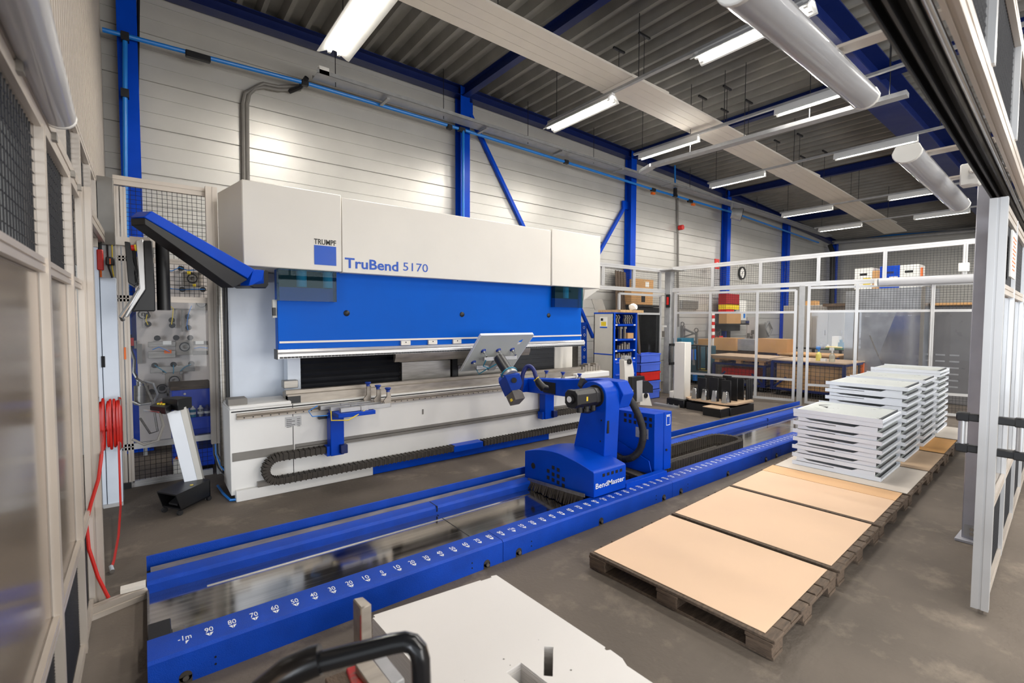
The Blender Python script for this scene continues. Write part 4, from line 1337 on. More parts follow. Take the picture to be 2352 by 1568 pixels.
G().cyl(d0, d1, 0.034, n=14).obj('hose_clip', M_YELL, t)
# wrist carrier joining arm tip to wrist
G().bar(V((XA + 0.05, 1.72, 0.93)), V((2.36, 1.72, 0.93)), 0.15, 0.15).obj('wrist_carrier', M_BLUE, t)
# gripper frame and suction cups under the sheet
SB = PY(1058, 853, 2.52)
SBr = PY(1176, 846, 2.52)
sa = 0.50
c_tl = PY(1117, 770, SB.y - 0.47)
ez = V((0, c_tl.y - SB.y, c_tl.z - SB.z))
eL = ez.length
et = ez.normalized()
en = V((0, et.z, -et.y))           # normal
if en.dot(CAM - SB) < 0:
    en = -en
def S(a, b, off=0.0):
    """point on the sheet: a along the press (0..1), b up the slope (0..1)"""
    return SB + V((SBr.x - SB.x, 0, 0)) * a + et * eL * b + en * off
G().bar(S(0.18, 0.50, 0.09), S(0.80, 0.50, 0.09), 0.045, 0.045).obj('gripper_rail', M_GALV, t)
G().bar(S(0.13, 0.26, 0.09), S(0.78, 0.26, 0.09), 0.045, 0.045).obj('gripper_rail', M_GALV, t)
G().bar(S(0.42, 0.2, 0.11), S(0.42, 0.56, 0.11), 0.10, 0.03).obj('gripper_plate', M_GALV, t)
for a_, b_ in ((0.20, 0.58), (0.48, 0.58), (0.75, 0.58), (0.14, 0.26), (0.72, 0.26)):
    cu = G().cyl(S(a_, b_, 0.02), S(a_, b_, 0.002), 0.022, 0.036, n=16)
    cu.obj('suction_cup', M_NAVYB, t)
    G().cyl(S(a_, b_, 0.10), S(a_, b_, 0.018), 0.013, n=12).cyl(S(a_, b_, 0.035), S(a_, b_, 0.022), 0.022, n=12).obj('cup_stem', M_CHROME, t)
G().tube([S(0.2, 0.52, 0.12), S(0.18, 0.4, 0.15), S(0.3, 0.34, 0.16), S(0.42, 0.45, 0.15), S(0.48, 0.54, 0.13)], 0.007, 6).obj('air_hose', M_TEAL, t)
G().tube([S(0.14, 0.24, 0.1), S(0.2, 0.15, 0.14), S(0.28, 0.3, 0.15), S(0.3, 0.34, 0.15)], 0.007, 6).obj('air_hose', M_TEAL, t)
G().box(*[c for pr in zip(S(0.6, 0.36, 0.12) - V((0.05, 0.03, 0.03)), S(0.6, 0.36, 0.12) + V((0.05, 0.03, 0.03))) for c in pr]).obj('valve_block', M_ORANGE, t)

# ---------------------------------------------------------------- the white sheet held in the press
t = thing('held_panel', 'white sheet panel tilted up in the press brake on the robot gripper', 'panel', tuple(SB))
bm = bmesh.new()
def loop(pts):
    vs = [bm.verts.new(p) for p in pts]
    return [bm.edges.new((vs[i], vs[(i + 1) % len(vs)])) for i in range(len(vs))]
ed = loop([S(0, 0), S(1, 0), S(1, 0.98), S(0.985, 1), S(0, 1)])
ed += loop([S(0.78, 0.70), S(0.84, 0.70), S(0.84, 0.88), S(0.78, 0.82)])
bmesh.ops.triangle_fill(bm, edges=ed, use_beauty=True)
bm.verts.ensure_lookup_table()
for i, v in enumerate(bm.verts):
    v.index = i
g = G()
vs = [v.co.copy() for v in bm.verts]
fs = [[v.index for v in f.verts] for f in bm.faces]
bm.free()
g.add(vs, fs)
g.add([v - en * 0.003 for v in vs], [f[::-1] for f in fs])
g.obj('plate', M_TRAYT, t, smooth=False)
for a, b, w in ((S(0, 1), S(0.985, 1), 0), (S(0, 0), S(0, 1), 0), (S(1, 0.0), S(1, 0.98), 0)):
    d = (b - a).normalized()
    G().obox((a + b) / 2 - en * 0.014, d * ((b - a).length / 2), en.cross(d) * 0.004, en * 0.016).obj('edge_flange', M_TRAY, t)
# ---------------------------------------------------------------- pallets in a row
PYAW = math.radians(2.85)
cx_, sx_ = math.cos(PYAW), math.sin(PYAW)
P0 = V((1.325, -1.665, 0))
def pal(a, b, z=0.0):
    """a along the row, b across it towards the rail"""
    return P0 + V((cx_ * a - sx_ * b, sx_ * a + cx_ * b, z))
PITCHX, PW, PL_, PH = 1.035, 1.0, 1.19, 0.112
ORD = ['first', 'second', 'third', 'fourth', 'fifth', 'sixth', 'seventh', 'eighth']
def make_pallet():
    t = thing('wooden_pallet', 'x', 'pallet', (0, 0, 0), 'pallets in a row beside the rail')
    for k in range(7):
        y0 = k * (PL_ - 0.12) / 6
        pass
    # deck boards run along the row, so their ends face the gate
    n = 9
    for k in range(n):
        y = 0.03 + k * (PL_ - 0.06) / (n - 1)
    xs = [0.0, 0.125, 0.25, 0.375, 0.5, 0.625, 0.75, 0.875]
    for k, x in enumerate(xs):
        w = 0.118 if k in (0, 7) else 0.108
        G().box(x + 0.004, x + 0.004 + w, R.uniform(-0.008, 0.006), PL_ + R.uniform(-0.006, 0.008), PH - 0.02, PH - R.uniform(0, 0.003)).obj('deck_board', M_WOODX, t, bev=0.003)
    for y in (0.0, PL_ / 2 - 0.07, PL_ - 0.14):
        G().box(0.0, 0.995, y, y + 0.14, PH - 0.038, PH - 0.02).obj('stringer_board', M_WOOD, t, bev=0.002)
        for x in (0.0, 0.43, 0.855):
            G().box(x, x + 0.14, y + 0.004, y + 0.135, 0.018, PH - 0.038).obj('block', M_WOOD, t, bev=0.003)
    for x in (0.0, 0.43, 0.855):
        G().box(x + 0.01, x + 0.13, 0.0, PL_, 0.0, 0.018).obj('skid_board', M_WOODX, t, bev=0.002)
    return t


p0 = make_pallet()
where_p = ['end wooden pallet of the row, by the sheet trolley, under a clean peach board', 'second wooden pallet of the row, under a scuffed peach board', 'third wooden pallet of the row, under a two-tone board',
           'wooden pallet carrying the lowest stack of white trays, pale grey board', 'wooden pallet under the grey brown board and its tray stack', 'wooden pallet under the ochre board and its tray stack', 'wooden pallet carrying the tallest stack of trays, by the far fence', 'last wooden pallet of the row, by the far fence']
for k in range(7):
    p = pal(k * PITCHX, 0)
    o = p0 if k == 0 else clone(p0, p, PYAW)
    o.location = p
    o.rotation_euler = (0, 0, PYAW)
    o['label'] = where_p[k]

# boards lying on the pallets
def board(k, a0, a1, b0, b1, z, m, label, curl=0.0, th=0.003):
    g = G()
    n = 8
    cs = []
    for i in range(n + 1):
        a = a0 + (a1 - a0) * i / n
        for j in (0, 1, 2, 3, 4):
            b = b0 + (b1 - b0) * j / 4
            e = max(0, 1 - j / 1.0) if curl else 0
            zz = z + curl * (1 if j == 0 else 0) * math.sin(math.pi * (0.25 + 0.75 * i / n)) ** 2 * 0.5
            cs.append(pal(k * PITCHX + a, b, zz))
    fs = []
    for i in range(n):
        for j in range(4):
            q = i * 5 + j
            fs.append((q, q + 5, q + 6, q + 1))
    g.add([c + ZUP * th for c in cs], fs)
    g.add(cs, [f[::-1] for f in fs])
    rim = [i * 5 for i in range(n + 1)] + [n * 5 + j for j in range(1, 5)] + [i * 5 + 4 for i in range(n - 1, -1, -1)] + [3, 2, 1]
    g.add([cs[i] for i in rim] + [cs[i] + ZUP * th for i in rim], [(i, (i + 1) % len(rim), (i + 1) % len(rim) + len(rim), i + len(rim)) for i in range(len(rim))])
    return tag(g.obj('board_sheet', m, smooth=False), label, 'board', 'boards laid on the pallets')


zb_ = PH + 0.0005
board(0, 0.03, 0.985, 0.05, 1.17, zb_, M_CARD, 'large clean peach board on the end pallet by the sheet trolley')
board(1, 0.03, 1.0, 0.05, 1.17, zb_, M_CARD, 'peach board with faint scuffs on the second pallet of the row')
board(2, 0.03, 1.0, 0.05, 1.17, zb_, M_CARD, 'peach board on the third pallet, half covered by a darker strip')
board(2, 0.73, 1.005, 0.048, 1.172, zb_ + 0.0035, mat('tan_board_sheet', (222, 178, 132), 0.7, var=0.04), 'darker tan board strip on the back of the third pallet')
board(3, 0.0, 1.0, 0.02, 1.16, zb_, M_CARDG, 'pale grey board under the lowest stack of white trays')
board(4, 0.0, 0.98, 0.02, 1.14, zb_, M_CARDB, 'grey brown board under a tall stack, before the ochre one')
board(5, 0.0, 0.98, 0.03, 1.13, zb_, M_CARDO, 'ochre yellow board under a tall stack of white trays')
board(6, 0.0, 0.98, 0.03, 1.13, zb_, M_CARDG, 'grey board under the tallest tray stack, by the far fence')

# ---------------------------------------------------------------- stacks of folded white trays
TD, TWX, LH = 0.80, 0.83, 0.0445
def make_tray(up):
    """origin at the near corner; x along the row, y across towards the rail"""
    t = thing('folded_tray', 'x', 'tray', (0, 0, 0))
    s = LH
    zt = s - 0.012 if up else 0.012
    in_ = 0.0 if up else 0.045
    # pan
    G().box(0.01, TWX - 0.01, (0.055 if not up else 0.036), TD - (0.055 if not up else 0.036), zt - 0.0015, zt + 0.0015).obj('pan', M_TRAYT if up else M_TRAY, t)
    g = G()
    if up:
        # plain flange towards the camera, with a small lip below
        g.box(0.0, 0.003, 0.0, TD, 0.002, s)
        g.obj('front_flange', M_TRAY, t, smooth=False)
        g = G().box(TWX - 0.003, TWX, 0.0, TD, 0.002, s)
    else:
        # cut-out flange: full height at the ends, a low tab between
        z0, z1 = 0.0, s - 0.001
        pts = [(in_, z0), (TD * 0.5, z0), (TD * 0.5, z0 + 0.006), (TD - in_, z0 + 0.006), (TD - in_, z1), (TD * 0.86, z1), (TD * 0.80, z0 + 0.026), (TD * 0.5, z0 + 0.020), (TD * 0.30, z0 + 0.018), (TD * 0.24, z1 - 0.002), (in_, z1)]
        g.prism([V((0.006, y, z)) for y, z in pts], (0.003, 0, 0))
        g.obj('front_flange', M_TRAY, t, smooth=False)
        g = G()
        g.prism([V((TWX - 0.006, y, z)) for y, z in pts], (0.003, 0, 0))
    g.obj('rear_flange', M_TRAY, t, smooth=False)
    for yy, sg in ((0.0, 1), (TD, -1)):
        g = G()
        if up:
            # S-folded lip towards the gate
            g.box(0.02, TWX - 0.02, yy, yy + sg * 0.003, 0.002, 0.026)
            g.box(0.02, TWX - 0.02, yy, yy + sg * 0.022, 0.024, 0.027)
        else:
            g.box(0.006, TWX - 0.006, yy + sg * in_, yy + sg * (in_ + 0.003), 0.0, 0.007)
            g.box(0.006, TWX - 0.006, yy + sg * 0.03, yy + sg * (in_ + 0.003), 0.0, 0.002)
        g.obj('side_edge', M_TRAY if up else M_TRAYT, t, smooth=False)
    g = G().box(0.012, TWX - 0.012, 0.052 if not up else 0.034, 0.054 if not up else 0.036, 0.001, s - 0.001)
    g.obj('inner_web', M_WEB, t, smooth=False)
    return t


def ordinal(n):
    w = ['', 'topmost', 'second', 'third', 'fourth', 'fifth', 'sixth', 'seventh', 'eighth', 'ninth', 'tenth', 'eleventh', 'twelfth', 'thirteenth', 'fourteenth', 'fifteenth', 'sixteenth', 'seventeenth', 'eighteenth', 'nineteenth', 'twentieth']
    return w[n]


tu, tdn = make_tray(True), make_tray(False)
used_u = used_d = False
STK = [(V((4.605, -1.245, 0)), 14, 'low front stack, on the pale grey board'), (V((5.64, -1.195, 0)), 19, 'tall stack on the grey brown board'), (V((6.665, -1.145, 0)), 19, 'tall stack on the ochre board'), (V((7.76, -1.075, 0)), 20, 'tallest stack, by the far fence')]
for si, (o, n, nm) in enumerate(STK):
    for k in range(n):
        top = n - k
        up = (k % 2 == 0) if top > 1 else True
        loc = o + V((R.uniform(-0.004, 0.004), R.uniform(-0.004, 0.004), PH + 0.0045 + k * LH))
        src = tu if up else tdn
        lab = ('%s tray from top, %s' % (ordinal(top), nm)) if top > 1 else 'topmost white tray, %s' % nm
        if (up and not used_u) or (not up and not used_d):
            c = src
            c.location = loc
            if up:
                used_u = True
            else:
                used_d = True
        else:
            c = clone(src, loc)
        c.rotation_euler = (0, 0, PYAW)
        c['label'] = lab
        c['group'] = 'white trays in the %s' % nm
        if top == 1 and si == 0:
            zc_ = c.location.z + LH - 0.009
            for tri in (((1880, 929.5), (1910, 929), (1882, 931)), ((1868, 934), (1887, 939.5), (1876, 936)), ((1885, 932), (1903, 934), (1899, 936.5), (1893, 934))):
                g = G().add([PZ(u, v, zc_) for u, v in tri], [tuple(range(len(tri)))])
                me_ = g.obj('cutout', M_DARK, None, smooth=False)
                w_ = V(me_.location) - V(c.location)
                me_.parent = c
                me_.location = (w_.x * cx_ + w_.y * sx_, -w_.x * sx_ + w_.y * cx_, w_.z)
                me_.rotation_euler = (0, 0, -PYAW)

# ---------------------------------------------------------------- pile of flat white sheets in the foreground
ZS = 0.30
Ao, Bo, Co = PZ(852, 1414, ZS), PZ(1140, 1320, ZS), PZ(1403, 1494, ZS)
ux = (Bo - Ao).normalized()
uy = (Co - Bo).normalized()
LX, LY = (Bo - Ao).length, (Co - Bo).length
def F(a, b):
    """a metres from the left edge, b metres from the rail-side edge"""
    return Ao + ux * a + uy * b
def loc2(u, v):
    p = PZ(u, v, ZS) - Ao
    det = ux.x * uy.y - ux.y * uy.x
    return ((p.x * uy.y - p.y * uy.x) / det, (ux.x * p.y - ux.y * p.x) / det)
out = [(0.0, 0.02), (0.012, 0.02), (0.012, 0.0), (LX - 0.10, 0.0), (LX - 0.10, 0.008), (LX - 0.035, 0.008), (LX - 0.03, -0.006), (LX, 0.0), (LX, LY - 0.03), (LX - 0.012, LY - 0.03), (LX - 0.012, LY - 0.012), (LX + 0.004, LY - 0.006), (LX, LY + 0.06), (LX - 0.02, LY + 0.10), (LX - 0.02, LY + 0.32), (0.0, LY + 0.32)]
slot = [loc2(u, v) for u, v in ((1250, 1484), (1271, 1485), (1270, 1553), (1248, 1551))]
hole = [loc2(u, v) for u, v in ((1162, 1543), (1197, 1521), (1255, 1566), (1300, 1600), (1262, 1625))]
def circ(u, v, r, n=10):
    a, b = loc2(u, v)
    return [(a + r * math.cos(6.2832 * i / n), b + r * math.sin(6.2832 * i / n)) for i in range(n)]
holes = [slot, hole, circ(1157, 1513, 0.0045), circ(1172, 1527, 0.003), circ(1311, 1538, 0.005), circ(1237, 1469, 0.0018), circ(1067, 1562, 0.0018)]
bm = bmesh.new()
ed = []
for lp in [out] + holes:
    vs = [bm.verts.new(F(a, b) - Ao) for a, b in lp]
    ed += [bm.edges.new((vs[i], vs[(i + 1) % len(vs)])) for i in range(len(vs))]
bmesh.ops.triangle_fill(bm, edges=ed, use_beauty=True)
for i, v in enumerate(bm.verts):
    v.index = i
vs = [v.co.copy() for v in bm.verts]
fs = []
for f in bm.faces:
    q = [v.index for v in f.verts]
    n_ = (vs[q[1]] - vs[q[0]]).cross(vs[q[2]] - vs[q[0]])
    fs.append(q if n_.z > 0 else q[::-1])
bm.free()
loops, k = [], 0
for lp in [out] + holes:
    loops.append(list(range(k, k + len(lp))))
    k += len(lp)
def sheet_mesh(th):
    g = G()
    n = len(vs)
    g.add(vs + [v - ZUP * th for v in vs], fs + [[i + n for i in f[::-1]] for f in fs])
    for lp in loops:
        area = sum(vs[lp[i]].x * vs[lp[(i + 1) % len(lp)]].y - vs[lp[(i + 1) % len(lp)]].x * vs[lp[i]].y for i in range(len(lp)))
        o_ = lp if area > 0 else lp[::-1]
        if lp is not loops[0]:
            o_ = o_[::-1]
        for i in range(len(o_)):
            a, b = o_[i], o_[(i + 1) % len(o_)]
            g.f.append([a, a + n, b + n, b]); g.m.append(0)
    me = bpy.data.meshes.new('cut_sheet')
    me.from_pydata([tuple(v) for v in g.v], [], g.f)
    me.materials.append(M_SHEET)
    me.update()
    return me
nsh, th = 48, 0.0046
me = sheet_mesh(th - 0.0009)
for i in range(nsh):
    o = bpy.data.objects.new('cut_sheet', me)
    COL.objects.link(o)
    jit = V((R.uniform(-0.0012, 0.0012), R.uniform(-0.0012, 0.0012), 0)) if i else V((0, 0, 0))
    o.location = Ao + jit - ZUP * (i * th)
    if i == 0:
        tag(o, 'top white sheet of the pile on the trolley, with slot and window cut out', 'sheet', 'white cut sheets piled on the trolley')
    else:
        tag(o, 'white cut sheet below the top one in the trolley pile', 'sheet', 'white cut sheets piled on the trolley')
zlow = ZS - nsh * th
# steel frame trolley under the pile
t = thing('sheet_trolley', 'bare steel and red trolley carrying the white sheets, in front of the rail', 'trolley', tuple(F(0, 0.3) * 1.0 - V((0, 0, zlow))))
c0, c1, c2, c3 = F(-0.12, 0.05), F(LX - 0.03, 0.05), F(LX - 0.03, LY + 0.4), F(-0.12, LY + 0.4)
for a, b in ((c0, c1), (c3, c2), (c0, c3), (F(LX / 2, 0.05), F(LX / 2, LY + 0.4))):
    a = V((a.x, a.y, zlow / 2)); b = V((b.x, b.y, zlow / 2))
    G().bar(a, b, 0.05, zlow - 0.003).obj('frame_beam', M_GALV, t, bev=0.003)
ps = PD(832, 1390, 1.60)
pt = ps.z + 0.012
po = G().prism([PD(810, 1376, 1.60), PD(828, 1399, 1.56), PD(854, 1387, 1.60), PD(836, 1371, 1.64)], (0, 0, 0.0001))
pts = [PZ(810, 1374, pt), PZ(829, 1397, pt), PZ(854, 1386, pt), PZ(834, 1369, pt)]
G().prism([V((p.x, p.y, 0.02)) for p in pts], (0, 0, pt - 0.02)).obj('stanchion', M_TOOL, t, bev=0.004)
g = G()
a, b = pts[0], pts[1]
n_ = V((a.y - b.y, b.x - a.x, 0)).normalized()
if n_.dot(CAM - a) < 0:
    n_ = -n_
g.add([V((a.x, a.y, 0.3)).lerp(V((b.x, b.y, 0.3)), 0.75) + n_ * 0.0008, V((b.x, b.y, 0.3)) + n_ * 0.0008, V((b.x, b.y, pt - 0.02)) + n_ * 0.0008, V((a.x, a.y, pt - 0.03)).lerp(V((b.x, b.y, pt - 0.03)), 0.9) + n_ * 0.0008], [(0, 1, 2, 3)])
g.obj('red_paint', M_REDP, t, smooth=False)
fx = V((pts[1].x, pts[1].y, 0))
G().bar(PD(835, 1536, 1.42), PD(880, 1600, 1.30), 0.05, 0.05).obj('brace_tube', M_TOOL, t, bev=0.003)
G().bar(PD(815, 1535, 1.44), PD(838, 1600, 1.30), 0.05, 0.02).obj('red_bracket', M_REDP, t, bev=0.003)
G().bar(PD(775, 1558, 1.42), PD(800, 1610, 1.3), 0.07, 0.03).obj('timber', M_WOOD, t, bev=0.003)
G().bar(PD(872, 1528, 1.46), PD(915, 1585, 1.34), 0.04, 0.05).obj('side_tube', M_GALV, t, bev=0.003)
# black push handle close to the camera
hd = [PD(560, 1640, 0.86), PD(640, 1566, 0.86), PD(735, 1520, 0.88), PD(900, 1478, 0.92), PD(928, 1473, 0.925), PD(948, 1478, 0.925), PD(960, 1492, 0.92), PD(966, 1515, 0.92), PD(968, 1560, 0.92), PD(968, 1680, 0.92)]
hd.append(V((hd[-1].x, hd[-1].y, 0.10)))
t = thing('push_handle', 'glossy black bent tube handle rising over the white sheets', 'handle', (hd[-1].x, hd[-1].y, 0))
G().tube(hd, 0.0185, 14).obj('tube', mat('gloss_black_tube', (18, 19, 22), 0.2, var=0.05, spec=0.6), t)
G().tube([PD(545, 1655, 0.86), PD(600, 1592, 0.86), PD(660, 1545, 0.865), PD(715, 1520, 0.875), PD(736, 1513, 0.878)], [0.020, 0.026, 0.027, 0.027, 0.026], 14).obj('rubber_grip', mat('gloss_grip', (16, 16, 18), 0.25, var=0.1), t)
G().cyl((hd[-1].x, hd[-1].y, 0.1), (hd[-1].x, hd[-1].y, 0.0), 0.04, n=14).obj('foot', M_BLACK, t)
# ---------------------------------------------------------------- fence building blocks
def wire_panel(parent, a, b, z0, z1, m=None, step=0.045, r=0.0021):
    a, b = V(a), V(b)
    g = G().wires(V((a.x, a.y, z0)), V((b.x - a.x, b.y - a.y, 0)), V((0, 0, z1 - z0)), step, r)
    return g.obj('mesh_panel', m or M_WIRE, parent, smooth=False)


def clear_panel(parent, a, b, z0, z1, m=None):
    a, b = V(a), V(b)
    g = G().bar(V((a.x, a.y, (z0 + z1) / 2)), V((b.x, b.y, (z0 + z1) / 2)), 0.004, z1 - z0)
    return g.obj('clear_panel', m or M_ACRYL, parent, smooth=False)


def rail(parent, a, b, w=0.045, h=0.045, m=None):
    return G().slot(a, b, w, h).obj('rail', m or M_ALU, parent)


def post(parent, x, y, z0, z1, w=0.05, d=0.05, m=None, up=(0, 1, 0)):
    return G().slot((x, y, z0), (x, y, z1), w, d, up=V(up)).obj('post', m or M_ALU, parent)


# ---------------------------------------------------------------- far fence
FA, FB = V((8.63, 3.85, 0)), V((10.24, -1.02, 0))
FD = (FB - FA).normalized()
def ff(s, z=0.0):
    return FA + FD * s + ZUP * z
def zt_(s):
    return 2.885 + 0.037 * s
def fs_(u, v):
    p = PP(u, v, FA, FB)
    return (p - FA).dot(FD), p.z
t = thing('far_fence', 'aluminium safety fence of mesh and clear panels across the far end of the cell', 'fence', tuple(FA))
SE = 5.6
for z, w, h in ((2.90, 0.06, 0.09), (2.41, 0.06, 0.09)):
    G().slot(ff(0, z), ff(SE, z + 0.037 * SE * (1 if z > 2.6 else 0.4)), w, h).obj('rail', M_ALU, t)
ups = [fs_(1637, 640)[0], fs_(1747, 630)[0], fs_(1880, 620)[0], fs_(2032, 610)[0], fs_(2216, 600)[0]]
for s in ups:
    p = ff(s)
    G().slot(V((p.x, p.y, 2.44)), V((p.x, p.y, 2.87 + 0.037 * s)), 0.06, 0.09, up=V((FD.y, -FD.x, 0))).obj('post', M_ALU, t)
for a, b in zip([0.0] + ups, ups + [SE]):
    wire_panel(t, ff(a), ff(b), 2.44, 2.87 + 0.037 * a)
# gate leaf of four fields left of the grey post
lows = [(fs_(1553, 700)[0], fs_(1632, 700)[0]), (fs_(1632, 700)[0], fs_(1740, 700)[0]), (fs_(1740, 700)[0], fs_(1828, 700)[0])]
for s in (lows[0][0], lows[1][0], lows[2][0], lows[2][1]):
    p = ff(s)
    G().slot(V((p.x, p.y, 0.06)), V((p.x, p.y, 2.33)), 0.05, 0.08, up=V((FD.y, -FD.x, 0))).obj('post', M_ALU, t)
for z in (2.33, 1.885, 0.50, 0.08):
    G().slot(ff(lows[0][0], z), ff(lows[2][1], z), 0.04, 0.045).obj('rail', M_ALU, t)
for a, b in lows:
    wire_panel(t, ff(a), ff(b), 1.90, 2.31)
    clear_panel(t, ff(a + 0.04), ff(b - 0.04), 0.52, 1.865)
    wire_panel(t, ff(a), ff(b), 0.10, 0.48)
# strong grey post
s0 = fs_(1842, 700)[0]
p = ff(s0)
G().bar(V((p.x, p.y, 0)), V((p.x, p.y, 2.42)), 0.10, 0.10, up=FD).obj('gate_post', M_GALV, t, bev=0.004)
rs = [fs_(1858, 700)[0], fs_(1968, 700)[0], fs_(2142, 700)[0], SE]
for s, w in ((rs[0], 0.05), (rs[1], 0.09), (rs[2], 0.10)):
    p = ff(s)
    G().slot(V((p.x, p.y, 0.04)), V((p.x, p.y, 2.42)), 0.05, w, up=V((FD.y, -FD.x, 0))).obj('post', M_ALU, t)
for z in (2.37, 1.90, 0.42, 0.06):
    G().slot(ff(rs[0], z), ff(SE, z), 0.04, 0.045).obj('rail', M_ALU, t)
for a, b in zip(rs, rs[1:]):
    wire_panel(t, ff(a), ff(b), 1.92, 2.35)
    clear_panel(t, ff(a + 0.05), ff(b - 0.04), 0.44, 1.88)
    wire_panel(t, ff(a), ff(b), 0.08, 0.40)
# corner post and its top plate
p = ff(-0.06)
g = G().bar(V((p.x, p.y, 0)), V((p.x, p.y, 2.84)), 0.16, 0.16, up=V((1, 0, 0)))
g.obj('corner_post', M_GALV, t, bev=0.006)
G().box(p.x - 0.3, p.x + 0.25, p.y - 0.28, p.y + 0.28, 2.855, 2.875).obj('corner_plate', M_ALU, t)
q = PX(1534, 690, p.x - 0.1)
G().box(p.x - 0.11, p.x - 0.08, q.y - 0.05, q.y + 0.05, q.z - 0.16, q.z + 0.14).obj('door_switch', M_BLACK, t)
G().box(p.x - 0.12, p.x - 0.11, q.y - 0.03, q.y + 0.02, q.z - 0.1, q.z + 0.08).obj('switch_key', M_RED, t)
q = PX(1525, 749, p.x - 0.085)
G().box(p.x - 0.09, p.x - 0.08, q.y - 0.07, q.y + 0.07, q.z - 0.02, q.z + 0.02).obj('sticker', M_PAPER, t)
q = PX(1525, 765, p.x - 0.085)
G().box(p.x - 0.09, p.x - 0.08, q.y - 0.02, q.y + 0.05, q.z - 0.09, q.z + 0.05).obj('lock_plate', M_GRAYST, t)
# bottle-necked door handle
q = ff(0.0, 0)
g = G()
for zz in (1.15, 0.72):
    g.box(q.x - 0.25, q.x - 0.05, q.y - 0.15, q.y - 0.11, zz - 0.03, zz + 0.03)
g.obj('door_handle', M_BLACK, t)
G().bar(V((q.x - 0.23, q.y - 0.13, 0.75)), V((q.x - 0.23, q.y - 0.13, 1.13)), 0.05, 0.05).obj('handle_grip', M_CHROME, t)

# tube lamp hung along the far fence
a, b = fs_(2017, 652), fs_(2240, 645)
t = thing('tube_light', 'long unlit frosted tube light mounted along the far fence', 'lamp', tuple(ff((a[0] + b[0]) / 2, 2.45)), 'unlit tube lights on the fences')
off = V((-0.12, -0.03, 0))
G().cyl(ff(a[0], 2.43) + off, ff(SE + 0.1, 2.45) + off, 0.075, n=18).obj('cover', M_TUBEC, t)
G().box(*[c for pr in zip(ff(a[0] - 0.02, 2.36) + off - V((0.07, 0.02, 0)), ff(a[0] - 0.02, 2.50) + off + V((0.07, 0.02, 0))) for c in pr]).obj('end_cap', M_PAPER, t)
G().bar(ff(a[0], 2.47) + off, ff(SE, 2.49) + off, 0.09, 0.03).obj('reflector', M_REFL, t)
q = PP(2216, 612, FA, FB)
G().box(q.x - 0.10, q.x - 0.04, q.y - 0.07, q.y + 0.07, q.z - 0.09, q.z + 0.06).obj('connection_box', M_PAPER, t, bev=0.01)

# return fence from the corner post to the press brake
t = thing('return_fence', 'short mesh fence run between the press brake hood and the far corner post', 'fence', (7.5, 4.0, 0))
yf = 4.0
for z in (2.86, 2.39):
    G().slot((5.6, yf, z - 0.01), (8.55, yf, z), 0.06, 0.08).obj('rail', M_ALU, t)
for u in (1384, 1455, 1515):
    p = PY(u, 640, yf)
    post(t, p.x, yf, 2.43, 2.83, 0.08, 0.05)
xs_ = [PY(u, 640, yf).x for u in (1384, 1455, 1515)]
for a, b in zip(xs_, xs_[1:]):
    wire_panel(t, (a, yf, 0), (b, yf, 0), 2.43, 2.83)
a, b = PY(1422, 700, yf).x, PY(1517, 700, yf).x
for x in (a, b):
    post(t, x, yf, 0.05, 2.28, 0.05, 0.04)
for z in (2.28, 1.86, 0.06):
    G().slot((a, yf, z), (b, yf, z), 0.04, 0.045).obj('rail', M_ALU, t)
wire_panel(t, (a, yf, 0), (b, yf, 0), 1.88, 2.26)
clear_panel(t, (a, yf, 0), (b, yf, 0), 0.08, 1.84)

# ---------------------------------------------------------------- right sliding gate
GY = math.radians(2.85)
GD = V((math.cos(GY), math.sin(GY), 0))
GN = V((math.sin(GY), -math.cos(GY), 0))      # towards the outside
GO = PZ(2250, 1396, 0.03)
GO = V((GO.x, GO.y, 0))
def gp(s, n=0.0, z=0.0):
    return GO + GD * s + GN * n + ZUP * z
t = thing('sliding_gate', 'tall aluminium sliding gate standing open, clear above and dark mesh below', 'gate', tuple(GO))
GT = 2.40
def gpost(s, z0, z1, w=0.05, d=0.08, m=M_ALU):
    return G().slot(gp(s, 0, z0), gp(s, 0, z1), w, d, up=GN).obj('post', m, t)
gpost(0.0, 0.03, GT, 0.05, 0.075)
S_ = [0.0]
for u in (2312, 2330, 2352):
    p = PP(u, 900, GO, GO + GD)
    S_.append((p - GO).dot(GD))
ss = [0.0, 0.98, 1.96, 2.94, 3.92, 4.9]
for s in ss[1:]:
    gpost(s, 0.04, GT, 0.05, 0.05)
    gpost(s + 0.11, 0.04, 1.86, 0.05, 0.04)
for z in (0.06, 0.60, 1.90, 2.36):
    G().slot(gp(0, 0, z), gp(4.9, 0, z), 0.045, 0.06 if z < 2 else 0.08).obj('rail', M_ALUW, t)
for a, b in zip(ss, ss[1:]):
    wire_panel(t, gp(a + 0.05), gp(b), 0.09, 0.57, M_BWIRE, 0.022, 0.004)
    clear_panel(t, gp(a + 0.05), gp(b - 0.02), 0.63, 1.86)
    wire_panel(t, gp(a + 0.05), gp(b), 1.94, 2.32, M_BWIRE, 0.022, 0.004)
q = gp(0.30, -0.012)
G().obox(gp(0.50, 0.035, 2.12), GD * 0.17, GN * 0.004, ZUP * 0.14).obj('notice_sheet', M_PAPER, t)
g = G()
for k in range(9):
    g.obox(gp(0.50, 0.040, 2.22 - k * 0.024), GD * (0.12 - 0.02 * (k % 3)), GN * 0.001, ZUP * 0.004)
g.obj('print', M_ORANGE, t)
